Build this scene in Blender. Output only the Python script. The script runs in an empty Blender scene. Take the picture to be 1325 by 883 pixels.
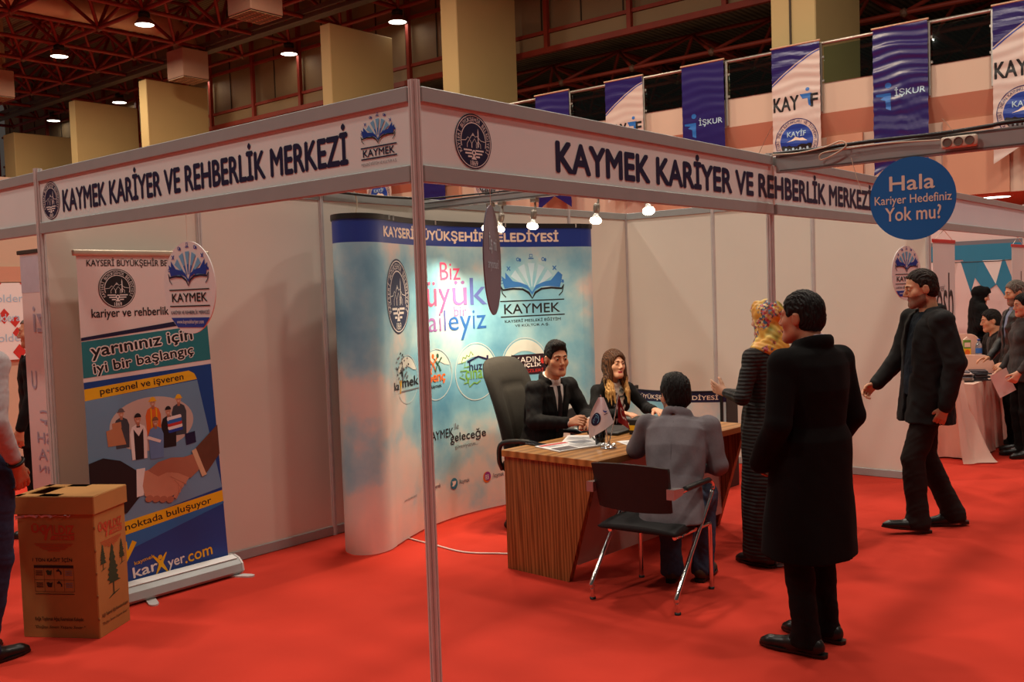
import bpy, bmesh, math, random
import numpy as np
from mathutils import Vector, Matrix, Euler

SC = bpy.context.scene
COL = SC.collection
random.seed(7)
PI = math.pi

# ------------------------------------------------------------------ camera
F_PX, YAW, PITCH, ROLL = 1255.65, 0.6958, -0.0504, -0.0337
CAM = (2.537, -2.530, 1.729)


def cam_axes():
    cy, sy, cp, sp = math.cos(YAW), math.sin(YAW), math.cos(PITCH), math.sin(PITCH)
    f = Vector((-sy * cp, cy * cp, sp))
    r = Vector((cy, sy, 0))
    u = r.cross(f)
    cr, sr = math.cos(ROLL), math.sin(ROLL)
    return cr * r + sr * u, -sr * r + cr * u, f


cam_data = bpy.data.cameras.new('camera')
cam_data.sensor_width = 36.0
cam_data.lens = F_PX * 36.0 / 1325.0
cam_data.clip_end = 300
cam = bpy.data.objects.new('camera', cam_data)
COL.objects.link(cam)
_r, _u, _f = cam_axes()
M4 = Matrix(((_r.x, _u.x, -_f.x, CAM[0]), (_r.y, _u.y, -_f.y, CAM[1]), (_r.z, _u.z, -_f.z, CAM[2]), (0, 0, 0, 1)))
cam.matrix_world = M4
SC.camera = cam

# ------------------------------------------------------------------ world, exposure
SC.view_settings.view_transform = 'Standard'
SC.view_settings.look = 'None'
SC.view_settings.gamma = 1.0
SC.view_settings.use_curve_mapping = False
SC.view_settings.exposure = 0.0
SC.cycles.use_denoising = True
SC.cycles.max_bounces = 7
SC.cycles.caustics_reflective = False
SC.cycles.caustics_refractive = False
SC.cycles.sample_clamp_indirect = 4.0
world = bpy.data.worlds.new('hall_air')
SC.world = world
world.use_nodes = True
bg = world.node_tree.nodes['Background']
bg.inputs[0].default_value = (1.0, 0.84, 0.72, 1)
bg.inputs[1].default_value = 0.05


def light(name, kind, loc, energy, color, size=0.1, target=None, spot=None, blend=0.6):
    d = bpy.data.lights.new(name, kind)
    d.energy = energy
    d.color = color
    if kind == 'AREA':
        d.shape = 'DISK'
        d.size = size
    else:
        d.shadow_soft_size = size
    if kind == 'SPOT':
        d.spot_size = spot
        d.spot_blend = blend
    o = bpy.data.objects.new(name, d)
    COL.objects.link(o)
    o.location = loc
    if target is not None:
        o.rotation_euler = (Vector(target) - Vector(loc)).to_track_quat('-Z', 'Y').to_euler()
    return o


WARM = (1.0, 0.87, 0.75)
# the hall's high-bay lamps over the aisles around the booth (the ones in view have their own bodies below)
for lx, ly, e in ((-8.6, -2.5, 520), (-3.0, -5.5, 560), (2.8, -2.8, 190), (2.8, 2.6, 270), (-3.2, 3.0, 560), (-8.6, 8.2, 480), (2.8, 8.2, 400), (-3.0, 8.6, 380), (8.0, 5.4, 260)):
    light('high_bay_light', 'AREA', (lx, ly, 10.3), e * 0.56, WARM, 0.8)
for lx, ly, e in ((-31.7, 14.11, 300), (-26.0, 14.11, 300), (-38.0, 12.5, 300), (-17.4, 12.0, 300), (-12.0, 12.0, 240), (-6.0, 11.5, 200), (1.0, 11.5, 200)):
    light('high_bay_light', 'AREA', (lx, ly, 10.48), e, (1.0, 0.80, 0.56), 0.6)


# ------------------------------------------------------------------ materials
def lin(c):
    out = []
    for v in c:
        v = v / 255.0
        out.append(v / 12.92 if v <= 0.04045 else ((v + 0.055) / 1.055) ** 2.4)
    return out


MATS = {}


def mat(name, rgb, rough=0.6, metal=0.0, var=0.05, scale=12.0, bump=0.0, emit=0.0, spec=0.5, trans=0.0, coat=0.0):
    if name in MATS:
        return MATS[name]
    m = bpy.data.materials.new(name)
    m.use_nodes = True
    nt = m.node_tree
    b = nt.nodes['Principled BSDF']
    c = lin(rgb)
    tc = nt.nodes.new('ShaderNodeTexCoord')
    nz = nt.nodes.new('ShaderNodeTexNoise')
    nz.inputs['Scale'].default_value = scale
    nz.inputs['Detail'].default_value = 3
    nt.links.new(tc.outputs['Object'], nz.inputs['Vector'])
    rp = nt.nodes.new('ShaderNodeValToRGB')
    rp.color_ramp.elements[0].position = 0.3
    rp.color_ramp.elements[1].position = 0.7
    rp.color_ramp.elements[0].color = [max(0, x * (1 - var)) for x in c] + [1]
    rp.color_ramp.elements[1].color = [min(1, x * (1 + var)) for x in c] + [1]
    nt.links.new(nz.outputs['Fac'], rp.inputs['Fac'])
    nt.links.new(rp.outputs['Color'], b.inputs['Base Color'])
    b.inputs['Roughness'].default_value = rough
    b.inputs['Metallic'].default_value = metal
    b.inputs['Specular IOR Level'].default_value = spec
    b.inputs['Transmission Weight'].default_value = trans
    b.inputs['Coat Weight'].default_value = coat
    if emit:
        nt.links.new(rp.outputs['Color'], b.inputs['Emission Color'])
        b.inputs['Emission Strength'].default_value = emit
    if bump:
        bp = nt.nodes.new('ShaderNodeBump')
        bp.inputs['Strength'].default_value = bump
        bp.inputs['Distance'].default_value = 0.01
        nz2 = nt.nodes.new('ShaderNodeTexNoise')
        nz2.inputs['Scale'].default_value = scale * 6
        nt.links.new(tc.outputs['Object'], nz2.inputs['Vector'])
        nt.links.new(nz2.outputs['Fac'], bp.inputs['Height'])
        nt.links.new(bp.outputs['Normal'], b.inputs['Normal'])
    MATS[name] = m
    return m


def wave_mat(name, dark, light_, scale, axis, rough=0.5, distortion=4.0, stretch=(1, 1, 1), bump=0.0, metal=0.0, detail=3.0):
    """bands: wood grain, corrugated sheet, ribbed cloth"""
    m = bpy.data.materials.new(name)
    m.use_nodes = True
    nt = m.node_tree
    b = nt.nodes['Principled BSDF']
    tc = nt.nodes.new('ShaderNodeTexCoord')
    mp = nt.nodes.new('ShaderNodeMapping')
    mp.inputs['Scale'].default_value = stretch
    nt.links.new(tc.outputs['Object'], mp.inputs['Vector'])
    w = nt.nodes.new('ShaderNodeTexWave')
    w.bands_direction = axis
    w.inputs['Scale'].default_value = scale
    w.inputs['Distortion'].default_value = distortion
    w.inputs['Detail'].default_value = detail
    w.inputs['Detail Scale'].default_value = 1.4
    nt.links.new(mp.outputs['Vector'], w.inputs['Vector'])
    rp = nt.nodes.new('ShaderNodeValToRGB')
    rp.color_ramp.elements[0].color = lin(dark) + [1]
    rp.color_ramp.elements[1].color = lin(light_) + [1]
    nt.links.new(w.outputs['Fac'], rp.inputs['Fac'])
    nt.links.new(rp.outputs['Color'], b.inputs['Base Color'])
    b.inputs['Roughness'].default_value = rough
    b.inputs['Metallic'].default_value = metal
    if bump:
        bp = nt.nodes.new('ShaderNodeBump')
        bp.inputs['Strength'].default_value = bump
        bp.inputs['Distance'].default_value = 0.02
        nt.links.new(w.outputs['Fac'], bp.inputs['Height'])
        nt.links.new(bp.outputs['Normal'], b.inputs['Normal'])
    MATS[name] = m
    return m


def cloud_mat(name):
    """the printed sky of the display: blue above, pinkish clouds in patches"""
    m = bpy.data.materials.new(name)
    m.use_nodes = True
    nt = m.node_tree
    b = nt.nodes['Principled BSDF']
    tc = nt.nodes.new('ShaderNodeTexCoord')
    mp = nt.nodes.new('ShaderNodeMapping')
    mp.inputs['Scale'].default_value = (1.0, 1.0, 1.0)
    nt.links.new(tc.outputs['Object'], mp.inputs['Vector'])
    n1 = nt.nodes.new('ShaderNodeTexNoise')
    n1.inputs['Scale'].default_value = 1.5
    n1.inputs['Detail'].default_value = 8
    n1.inputs['Roughness'].default_value = 0.52
    nt.links.new(mp.outputs['Vector'], n1.inputs['Vector'])
    sep = nt.nodes.new('ShaderNodeSeparateXYZ')
    nt.links.new(tc.outputs['Object'], sep.inputs[0])
    # print design: more cloud at the foot and along the top edge
    rz = nt.nodes.new('ShaderNodeValToRGB')
    e = rz.color_ramp.elements
    e[0].position, e[0].color = 0.0, (0.20, 0.20, 0.20, 1)
    e[1].position, e[1].color = 1.0, (0.07, 0.07, 0.07, 1)
    k = e.new(0.30)
    k.color = (0.08, 0.08, 0.08, 1)
    k = e.new(0.55)
    k.color = (0.0, 0.0, 0.0, 1)
    dv = nt.nodes.new('ShaderNodeMath')
    dv.operation = 'DIVIDE'
    dv.inputs[1].default_value = 2.1
    nt.links.new(sep.outputs['Z'], dv.inputs[0])
    nt.links.new(dv.outputs[0], rz.inputs['Fac'])
    ad = nt.nodes.new('ShaderNodeMath')
    ad.operation = 'ADD'
    nt.links.new(n1.outputs['Fac'], ad.inputs[0])
    nt.links.new(rz.outputs['Color'], ad.inputs[1])
    rp = nt.nodes.new('ShaderNodeValToRGB')
    e = rp.color_ramp.elements
    e[0].position, e[0].color = 0.34, lin((92, 156, 190)) + [1]
    e[1].position, e[1].color = 0.80, lin((244, 216, 202)) + [1]
    k = e.new(0.48)
    k.color = lin((132, 192, 214)) + [1]
    k = e.new(0.565)
    k.color = lin((172, 210, 218)) + [1]
    k = e.new(0.64)
    k.color = lin((222, 214, 206)) + [1]
    nt.links.new(ad.outputs[0], rp.inputs['Fac'])
    nt.links.new(rp.outputs['Color'], b.inputs['Base Color'])
    b.inputs['Roughness'].default_value = 0.42
    MATS[name] = m
    return m


def floral_mat(name):
    m = bpy.data.materials.new(name)
    m.use_nodes = True
    nt = m.node_tree
    b = nt.nodes['Principled BSDF']
    tc = nt.nodes.new('ShaderNodeTexCoord')
    v = nt.nodes.new('ShaderNodeTexVoronoi')
    v.inputs['Scale'].default_value = 80
    nt.links.new(tc.outputs['Object'], v.inputs['Vector'])
    n = nt.nodes.new('ShaderNodeTexNoise')
    n.inputs['Scale'].default_value = 7
    n.inputs['Detail'].default_value = 2
    nt.links.new(tc.outputs['Object'], n.inputs['Vector'])
    base = nt.nodes.new('ShaderNodeValToRGB')
    e = base.color_ramp.elements
    e[0].position, e[0].color = 0.36, lin((120, 128, 44)) + [1]
    e[1].position, e[1].color = 0.62, lin((226, 150, 36)) + [1]
    k = e.new(0.46)
    k.color = lin((238, 200, 92)) + [1]
    nt.links.new(n.outputs['Fac'], base.inputs['Fac'])
    pet = nt.nodes.new('ShaderNodeValToRGB')
    pet.color_ramp.interpolation = 'CONSTANT'
    e = pet.color_ramp.elements
    cols = [(190, 60, 66), (240, 214, 150), (70, 120, 150), (232, 170, 60), (128, 70, 50), (214, 120, 130)]
    e[0].color = lin(cols[0]) + [1]
    e[1].position, e[1].color = 0.85, lin(cols[5]) + [1]
    for i in range(1, 5):
        k = e.new(i * 0.17)
        k.color = lin(cols[i]) + [1]
    sp = nt.nodes.new('ShaderNodeSeparateColor')
    nt.links.new(v.outputs['Color'], sp.inputs[0])
    nt.links.new(sp.outputs[0], pet.inputs['Fac'])
    msk = nt.nodes.new('ShaderNodeValToRGB')
    msk.color_ramp.elements[0].position = 0.52
    msk.color_ramp.elements[1].position = 0.58
    n2 = nt.nodes.new('ShaderNodeTexNoise')
    n2.inputs['Scale'].default_value = 10
    nt.links.new(tc.outputs['Object'], n2.inputs['Vector'])
    nt.links.new(n2.outputs['Fac'], msk.inputs['Fac'])
    mx = nt.nodes.new('ShaderNodeMix')
    mx.data_type = 'RGBA'
    nt.links.new(msk.outputs['Color'], mx.inputs['Factor'])
    nt.links.new(base.outputs['Color'], mx.inputs[6])
    nt.links.new(pet.outputs['Color'], mx.inputs[7])
    nt.links.new(mx.outputs[2], b.inputs['Base Color'])
    b.inputs['Roughness'].default_value = 0.45
    MATS[name] = m
    return m


ALU = mat('brushed_aluminium', (214, 208, 204), 0.45, 0.1, 0.04, 20)
RAIL = mat('satin_aluminium_rail', (170, 174, 172), 0.5, 0.2, 0.03, 9)
PANEL = mat('white_laminate_panel', (234, 224, 208), 0.62, 0, 0.02, 2)
FASCIA = mat('white_fascia_board', (232, 240, 236), 0.6, 0, 0.015, 3)
CARPET = mat('red_needle_felt_carpet', (200, 58, 42), 0.95, 0, 0.15, 1.0, 0.5, spec=0.15)  # broad tone patches: wear, with soft shadow blotches worked into the colour
CHROME = mat('polished_chrome', (225, 225, 225), 0.12, 1.0, 0.01, 5)
BLACKP = mat('black_plastic', (22, 21, 21), 0.45, 0, 0.1, 20)
DARKMETAL = mat('dark_metal', (52, 48, 44), 0.5, 0.6, 0.1, 10)
WHITE = mat('white_print', (240, 236, 230), 0.55, 0, 0.01, 5)
NAVY = mat('navy_ink', (22, 24, 66), 0.5, 0, 0.03, 5)
BLACKINK = mat('black_ink', (24, 22, 26), 0.5, 0, 0.03, 5)
BLUE = mat('royal_blue_ink', (28, 66, 164), 0.45, 0, 0.04, 5)
MIDBLUE = mat('mid_blue_ink', (40, 112, 196), 0.45, 0, 0.04, 5)
LIGHTBLUE = mat('light_blue_ink', (120, 186, 226), 0.45, 0, 0.05, 5)
PALEBLUE = mat('pale_blue_ink', (178, 210, 228), 0.45, 0, 0.05, 5)
CREAM = mat('cream_ink', (246, 226, 206), 0.5, 0, 0.02, 5)
PINK = mat('pink_ink', (226, 84, 128), 0.5, 0, 0.03, 5)
LILAC = mat('lilac_ink', (146, 104, 168), 0.5, 0, 0.03, 5)
BLUINK = mat('blue_lettering_ink', (44, 102, 178), 0.5, 0, 0.03, 5)
GREEN = mat('green_ink', (110, 164, 64), 0.5, 0, 0.03, 5)
ORANGE = mat('orange_ink', (232, 112, 40), 0.5, 0, 0.03, 5)
YELLOW = mat('yellow_ink', (242, 192, 28), 0.5, 0, 0.03, 5)
REDINK = mat('red_ink', (204, 52, 44), 0.5, 0, 0.03, 5)
GREYINK = mat('grey_ink', (120, 122, 128), 0.5, 0, 0.03, 5)
TEALINK = mat('teal_ink', (44, 132, 164), 0.5, 0, 0.03, 5)


# ------------------------------------------------------------------ object helpers
def thing(name, label, cat, loc=(0, 0, 0), rotz=0.0, group=None, scale=None):
    o = bpy.data.objects.new(name, None)
    o.empty_display_size = 0.1
    COL.objects.link(o)
    o.location = loc
    o.rotation_euler = (0, 0, rotz)
    if scale:
        o.scale = (scale,) * 3
    o['label'] = label
    o['category'] = cat
    if group:
        o['group'] = group
    return o


def tag(o, label, cat, group=None):
    o['label'] = label
    o['category'] = cat
    if group:
        o['group'] = group
    return o


def structure(o):
    o['kind'] = 'structure'
    return o


def dup(root, loc, rotz, label, group=None):
    r = root.copy()
    COL.objects.link(r)
    r.location = loc
    r.rotation_euler = (0, 0, rotz)
    r['label'] = label
    if group:
        r['group'] = group
    for ch in list(root.children):
        c = ch.copy()
        COL.objects.link(c)
        c.parent = r
        for g in list(ch.children):
            d = g.copy()
            COL.objects.link(d)
            d.parent = c
    return r


class MB:
    """collects shapes into one mesh; every face keeps a material slot"""

    def __init__(self):
        self.v, self.f, self.m, self.s = [], [], [], []
        self.mats = []

    def slot(self, m):
        if m not in self.mats:
            self.mats.append(m)
        return self.mats.index(m)

    def raw(self, verts, faces, m, smooth=False):
        o = len(self.v)
        self.v += [tuple(p) for p in verts]
        k = self.slot(m)
        for f in faces:
            self.f.append(tuple(i + o for i in f))
            self.m.append(k)
            self.s.append(smooth)
        return self

    def bm(self, b, m, smooth=False):
        b.verts.index_update()
        self.raw([v.co[:] for v in b.verts], [[v.index for v in f.verts] for f in b.faces], m, smooth)
        b.free()
        return self

    def box(self, c, s, m, bev=0.0, rot=None, seg=1, taper=None):
        b = bmesh.new()
        bmesh.ops.create_cube(b, size=1.0)
        for v in b.verts:
            v.co = Vector((v.co.x * s[0], v.co.y * s[1], v.co.z * s[2]))
            if taper and v.co.z > 0:
                v.co.x *= taper[0]
                v.co.y *= taper[1]
        if bev:
            bmesh.ops.bevel(b, geom=b.edges[:], offset=bev, segments=seg, affect='EDGES', profile=0.5)
        mt = Matrix.Translation(c)
        if rot is not None:
            mt = mt @ (rot.to_matrix().to_4x4() if isinstance(rot, Euler) else rot.to_4x4())
        bmesh.ops.transform(b, matrix=mt, verts=b.verts)
        return self.bm(b, m, seg > 1)

    def tube(self, pts, r, m, seg=10, closed=False, flat=None, caps=True):
        pts = [Vector(p) for p in pts]
        n = len(pts)
        rs = r if isinstance(r, (list, tuple)) else [r] * n
        vs, fs = [], []
        prev = None
        for i, p in enumerate(pts):
            if closed:
                t = pts[(i + 1) % n] - pts[i - 1]
            elif i == 0:
                t = pts[1] - pts[0]
            elif i == n - 1:
                t = pts[-1] - pts[-2]
            else:
                t = (pts[i + 1] - p).normalized() + (p - pts[i - 1]).normalized()
            t = t.normalized() if t.length > 1e-9 else Vector((0, 0, 1))
            if prev is None:
                a = Vector((0, 0, 1)) if abs(t.z) < 0.9 else Vector((1, 0, 0))
                x = t.cross(a).normalized()
            else:
                x = (prev - t * prev.dot(t)).normalized()
            prev = x
            y = t.cross(x)
            for k in range(seg):
                an = 2 * PI * k / seg
                vs.append(p + x * (math.cos(an) * rs[i]) + y * (math.sin(an) * rs[i] * (flat or 1)))
        m_ = n if closed else n - 1
        for i in range(m_):
            j = (i + 1) % n
            for k in range(seg):
                k2 = (k + 1) % seg
                fs.append((i * seg + k, i * seg + k2, j * seg + k2, j * seg + k))
        self.raw(vs, fs, m, True)
        if caps and not closed:
            self.raw(vs[:seg], [tuple(range(seg))[::-1]], m)
            self.raw(vs[-seg:], [tuple(range(seg))], m)
        return self

    def lathe(self, prof, c, m, seg=24, axis='z', smooth=True, mtx=None):
        vs, fs = [], []
        n = len(prof)
        for (r, z) in prof:
            for k in range(seg):
                a = 2 * PI * k / seg
                p = Vector((r * math.cos(a), r * math.sin(a), z))
                if axis == 'x':
                    p = Vector((p.z, p.x, p.y))
                elif axis == 'y':
                    p = Vector((p.y, p.z, p.x))
                if mtx is not None:
                    p = mtx @ p
                vs.append(p + Vector(c))
        for i in range(n - 1):
            for k in range(seg):
                k2 = (k + 1) % seg
                fs.append((i * seg + k, i * seg + k2, (i + 1) * seg + k2, (i + 1) * seg + k))
        self.raw(vs, fs, m, smooth)
        if prof[0][0] > 1e-5:
            self.raw(vs[:seg], [tuple(range(seg))[::-1]], m)
        if prof[-1][0] > 1e-5:
            self.raw(vs[-seg:], [tuple(range(seg))], m)
        return self

    def prism(self, poly, fn, d0, d1, m):
        """poly in (u,v); fn(u,v,d) -> point; extruded from d0 to d1"""
        n = len(poly)
        vs = [fn(u, v, d0) for u, v in poly] + [fn(u, v, d1) for u, v in poly]
        fs = [tuple(range(n))[::-1], tuple(range(n, 2 * n))]
        for i in range(n):
            j = (i + 1) % n
            fs.append((i, j, n + j, n + i))
        return self.raw(vs, fs, m)

    def grid(self, fn, nu, nv, m, smooth=True):
        vs = [fn(i / nu, j / nv) for j in range(nv + 1) for i in range(nu + 1)]
        fs = [(j * (nu + 1) + i, j * (nu + 1) + i + 1, (j + 1) * (nu + 1) + i + 1, (j + 1) * (nu + 1) + i) for j in range(nv) for i in range(nu)]
        return self.raw(vs, fs, m, smooth)

    def build(self, name, parent=None, loc=None, fix=True):
        me = bpy.data.meshes.new(name)
        me.from_pydata([tuple(p) for p in self.v], [], self.f)
        for m in self.mats:
            me.materials.append(m)
        me.polygons.foreach_set('material_index', self.m)
        me.polygons.foreach_set('use_smooth', self.s)
        if fix:
            b = bmesh.new()
            b.from_mesh(me)
            bmesh.ops.recalc_face_normals(b, faces=b.faces)
            b.to_mesh(me)
            b.free()
        me.update()
        o = bpy.data.objects.new(name, me)
        COL.objects.link(o)
        if parent is not None:
            o.parent = parent
        if loc is not None:
            o.location = loc
        return o


def arc_pts(c, r, a0, a1, n):
    return [(c[0] + r * math.cos(a0 + (a1 - a0) * i / n), c[1] + r * math.sin(a0 + (a1 - a0) * i / n)) for i in range(n + 1)]


def smooth_path(ctrl, n=8):
    pts = [Vector(p) for p in ctrl]
    pts = [2 * pts[0] - pts[1]] + pts + [2 * pts[-1] - pts[-2]]
    out = []
    for i in range(1, len(pts) - 2):
        for k in range(n):
            t = k / n
            a, b, c, d = pts[i - 1:i + 3]
            out.append(0.5 * ((2 * b) + (c - a) * t + (2 * a - 5 * b + 4 * c - d) * t * t + (3 * b - a - 3 * c + d) * t ** 3))
    out.append(pts[-2])
    return out


# ------------------------------------------------------------------ flat printed artwork
_TXT = {}


def text_mesh(s, bold=0.0, shear=0.0):
    key = (s, bold, shear)
    if key not in _TXT:
        cu = bpy.data.curves.new('lettering', 'FONT')
        cu.body = s
        cu.size = 1.0
        cu.offset = bold
        cu.shear = shear
        cu.resolution_u = 3
        cu.fill_mode = 'FRONT'
        o = bpy.data.objects.new('lettering', cu)
        COL.objects.link(o)
        dg = bpy.context.evaluated_depsgraph_get()
        me = bpy.data.meshes.new_from_object(o.evaluated_get(dg))
        vs = [(v.co.x, v.co.y) for v in me.vertices]
        fs = [tuple(p.vertices) for p in me.polygons]
        bpy.data.objects.remove(o)
        bpy.data.curves.remove(cu)
        bpy.data.meshes.remove(me)
        _TXT[key] = (vs, fs)
    return _TXT[key]


class Art:
    """print on a panel: shapes in the panel's own metres (u across, v up), in thin layers of ink"""

    def __init__(self):
        self.items = []
        self.marks = []

    def mark(self, name):
        """what follows is printed as a piece of its own"""
        self.marks.append((len(self.items), name))

    def poly(self, pts, m, layer=1):
        self.items.append(([tuple(p) for p in pts], [tuple(range(len(pts)))], m, layer))

    def rect(self, u0, v0, u1, v1, m, layer=1):
        self.poly([(u0, v0), (u1, v0), (u1, v1), (u0, v1)], m, layer)

    def ellipse(self, u, v, ru, rv, m, layer=1, n=40):
        self.poly([(u + ru * math.cos(2 * PI * i / n), v + rv * math.sin(2 * PI * i / n)) for i in range(n)], m, layer)

    def ring(self, u, v, r0, r1, m, layer=1, n=48, a0=0.0, a1=2 * PI, sq=1.0):
        vs, fs = [], []
        for i in range(n + 1):
            a = a0 + (a1 - a0) * i / n
            for r in (r0, r1):
                vs.append((u + r * math.cos(a) * sq, v + r * math.sin(a)))
        for i in range(n):
            fs.append((2 * i, 2 * i + 1, 2 * i + 3, 2 * i + 2))
        self.items.append((vs, fs, m, layer))

    def stroke(self, pts, w, m, layer=1):
        vs, fs = [], []
        P = [Vector(p) for p in pts]
        for i, p in enumerate(P):
            t = (P[min(i + 1, len(P) - 1)] - P[max(i - 1, 0)])
            t = t.normalized() if t.length else Vector((1, 0))
            n = Vector((-t.y, t.x))
            ww = w[i] if isinstance(w, (list, tuple)) else w
            vs += [tuple(p + n * ww / 2), tuple(p - n * ww / 2)]
        for i in range(len(P) - 1):
            fs.append((2 * i, 2 * i + 1, 2 * i + 3, 2 * i + 2))
        self.items.append((vs, fs, m, layer))

    def text(self, s, box, m, layer=2, bold=0.0, rot=0.0, shear=0.0, mirror=False):
        """box = (u0, v0, u1, v1) the lettering's bounding box before a turn by rot about its lower left corner"""
        vs, fs = text_mesh(s, 0.0, shear)
        if not vs:
            return
        x0 = min(p[0] for p in vs)
        x1 = max(p[0] for p in vs)
        y0 = min(p[1] for p in vs)
        y1 = max(p[1] for p in vs)
        sx = (box[2] - box[0]) / (x1 - x0)
        sy = (box[3] - box[1]) / (y1 - y0)
        c, sn = math.cos(rot), math.sin(rot)
        out = []
        for x, y in vs:
            a = (x - x0) * sx
            if mirror:
                a = (x1 - x) * sx
            b = (y - y0) * sy
            out.append((box[0] + a * c - b * sn, box[1] + a * sn + b * c))
        for dx, dy in self.stamps(1.3 * bold * min(sx * (x1 - x0) / max(1, len(s)) * 1.2, sy * (y1 - y0)) if bold else 0, rot):
            self.items.append(([(p[0] + dx, p[1] + dy) for p in out], fs, m, layer))

    @staticmethod
    def stamps(d, rot=0.0):
        """heavier lettering: the same letters printed again a hair's breadth apart"""
        if d <= 0:
            return [(0, 0)]
        n = 8 if d > 0.006 else 4
        return [(0, 0)] + [(d * math.cos(2 * PI * k / n + rot), d * math.sin(2 * PI * k / n + rot)) for k in range(n)]

    def quadtext(self, s, bl, br, h, m, layer=2, bold=0.0):
        """lettering from corner bl to corner br with height h (its box, turned along bl-br)"""
        w = math.hypot(br[0] - bl[0], br[1] - bl[1])
        self.text(s, (bl[0], bl[1], bl[0] + w, bl[1] + h), m, layer, bold, math.atan2(br[1] - bl[1], br[0] - bl[0]))

    def arctext(self, s, u, v, r, h, a0, a1, m, layer=2, bold=0.02, inward=False):
        n = len(s)
        for i, ch in enumerate(s):
            if ch == ' ':
                continue
            a = a0 + (a1 - a0) * (i + 0.5) / n
            vs, fs = text_mesh(ch, 0.0)
            x0 = min(p[0] for p in vs)
            x1 = max(p[0] for p in vs)
            k = h / 0.72
            rot = a + PI / 2 if inward else a - PI / 2
            c, sn = math.cos(rot), math.sin(rot)
            out = []
            for x, y in vs:
                p, q = (x - (x0 + x1) / 2) * k * 0.9, (y - 0.35) * k
                out.append((u + r * math.cos(a) + p * c - q * sn, v + r * math.sin(a) + p * sn + q * c))
            self.items.append((out, fs, m, layer))

    def build(self, name, parent, fn, cuts=None, step=0.0006, vcuts=()):
        """fn(u, v, height) -> point; cuts = u positions at which to split faces so that they follow a curved panel"""
        mb = MB()
        marks = dict(self.marks)
        last = None
        for it, (vs, fs, m, layer) in enumerate(self.items):
            if it in marks:
                if mb.f:
                    last = mb.build(name, parent, fix=False)
                mb, name = MB(), marks[it]
            dh = (it % 10) * 0.00004
            if cuts:
                b = bmesh.new()
                bv = [b.verts.new((p[0], p[1], 0)) for p in vs]
                for f in fs:
                    try:
                        b.faces.new([bv[i] for i in f])
                    except ValueError:
                        pass
                us = [p[0] for p in vs]
                lo, hi = min(us), max(us)
                if any(len(f.verts) > 4 for f in b.faces):
                    bmesh.ops.triangulate(b, faces=[f for f in b.faces if len(f.verts) > 4])
                for cu in cuts:
                    if lo < cu < hi:
                        bmesh.ops.bisect_plane(b, geom=b.verts[:] + b.edges[:] + b.faces[:], plane_co=(cu, 0, 0), plane_no=(1, 0, 0), dist=1e-6)
                vsx = [p[1] for p in vs]
                lo, hi = min(vsx), max(vsx)
                for cv in vcuts:
                    if lo < cv < hi and hi - lo > 0.05:
                        bmesh.ops.bisect_plane(b, geom=b.verts[:] + b.edges[:] + b.faces[:], plane_co=(0, cv, 0), plane_no=(0, 1, 0), dist=1e-6)
                b.verts.index_update()
                vs = [(v.co.x, v.co.y) for v in b.verts]
                fs = [[v.index for v in f.verts] for f in b.faces]
                b.free()
            mb.raw([fn(p[0], p[1], 0.0012 + layer * step + dh) for p in vs], fs, m)
        return mb.build(name, parent, fix=False) if mb.f else last


def emblem(art, u, v, r, L=1, fg=WHITE, bgm=NAVY, sq=1.0):
    """round city emblem: dark disc, pale rings, lettering around a mountain, dome and minaret, 1869 below"""
    art.ellipse(u, v, r * sq, r, bgm, L)
    art.ring(u, v, r * 0.925, r * 0.955, fg, L + 1, sq=sq)
    art.ring(u, v, r * 0.655, r * 0.69, fg, L + 1, a0=math.radians(-18), a1=math.radians(198), sq=sq)
    sub = Art()
    sub.arctext('KAYSERİ BÜYÜKŞEHİR BELEDİYESİ', 0, 0, r * 0.805, r * 0.155, math.radians(212), math.radians(-32), fg, L + 1)
    sub.text('1869', (-0.2 * r, -0.885 * r, 0.2 * r, -0.70 * r), fg, L + 1, 0.02)
    # mountain range
    sub.stroke([(-0.64 * r, 0.0), (-0.42 * r, 0.02 * r), (-0.3 * r, 0.14 * r), (-0.2 * r, 0.08 * r), (-0.02 * r, 0.3 * r), (0.1 * r, 0.16 * r), (0.2 * r, 0.2 * r), (0.4 * r, 0.05 * r), (0.64 * r, 0.02 * r)], 0.022 * r, fg, L + 1)
    sub.poly([(-0.09 * r, 0.18 * r), (-0.02 * r, 0.27 * r), (0.05 * r, 0.19 * r), (-0.02 * r, 0.215 * r)], fg, L + 1)
    # minaret
    sub.poly([(0.235 * r, -0.2 * r), (0.235 * r, 0.36 * r), (0.26 * r, 0.5 * r), (0.285 * r, 0.36 * r), (0.285 * r, -0.2 * r)], fg, L + 1)
    # domed tombs
    for cx, w, h in ((-0.22, 0.13, 0.16), (0.05, 0.16, 0.2), (0.26, 0.12, 0.12)):
        sub.stroke([(cx * r - w * r, -0.24 * r), (cx * r - w * r, -0.1 * r), (cx * r, -0.1 * r + h * r), (cx * r + w * r, -0.1 * r), (cx * r + w * r, -0.24 * r)], 0.022 * r, fg, L + 1)
    # road and town walls
    for k in range(3):
        y = -0.30 * r - 0.115 * r * k
        hw = math.sqrt(max(0.0, 0.62 ** 2 - (y / r) ** 2)) * r
        sub.rect(-hw, y - 0.06 * r, -0.10 * r, y, fg, L + 1)
        sub.rect(0.10 * r, y - 0.06 * r, hw, y, fg, L + 1)
    sub.ring(0, -0.42 * r, 0.05 * r, 0.11 * r, fg, L + 2, n=16)
    sub.poly([(-0.03 * r, -0.52 * r), (-0.14 * r, -0.66 * r), (0.14 * r, -0.66 * r), (0.03 * r, -0.52 * r)], fg, L + 1)
    for vs, fs, m, layer in sub.items:
        art.items.append(([(u + p[0] * sq, v + p[1]) for p in vs], fs, m, layer))


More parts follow.
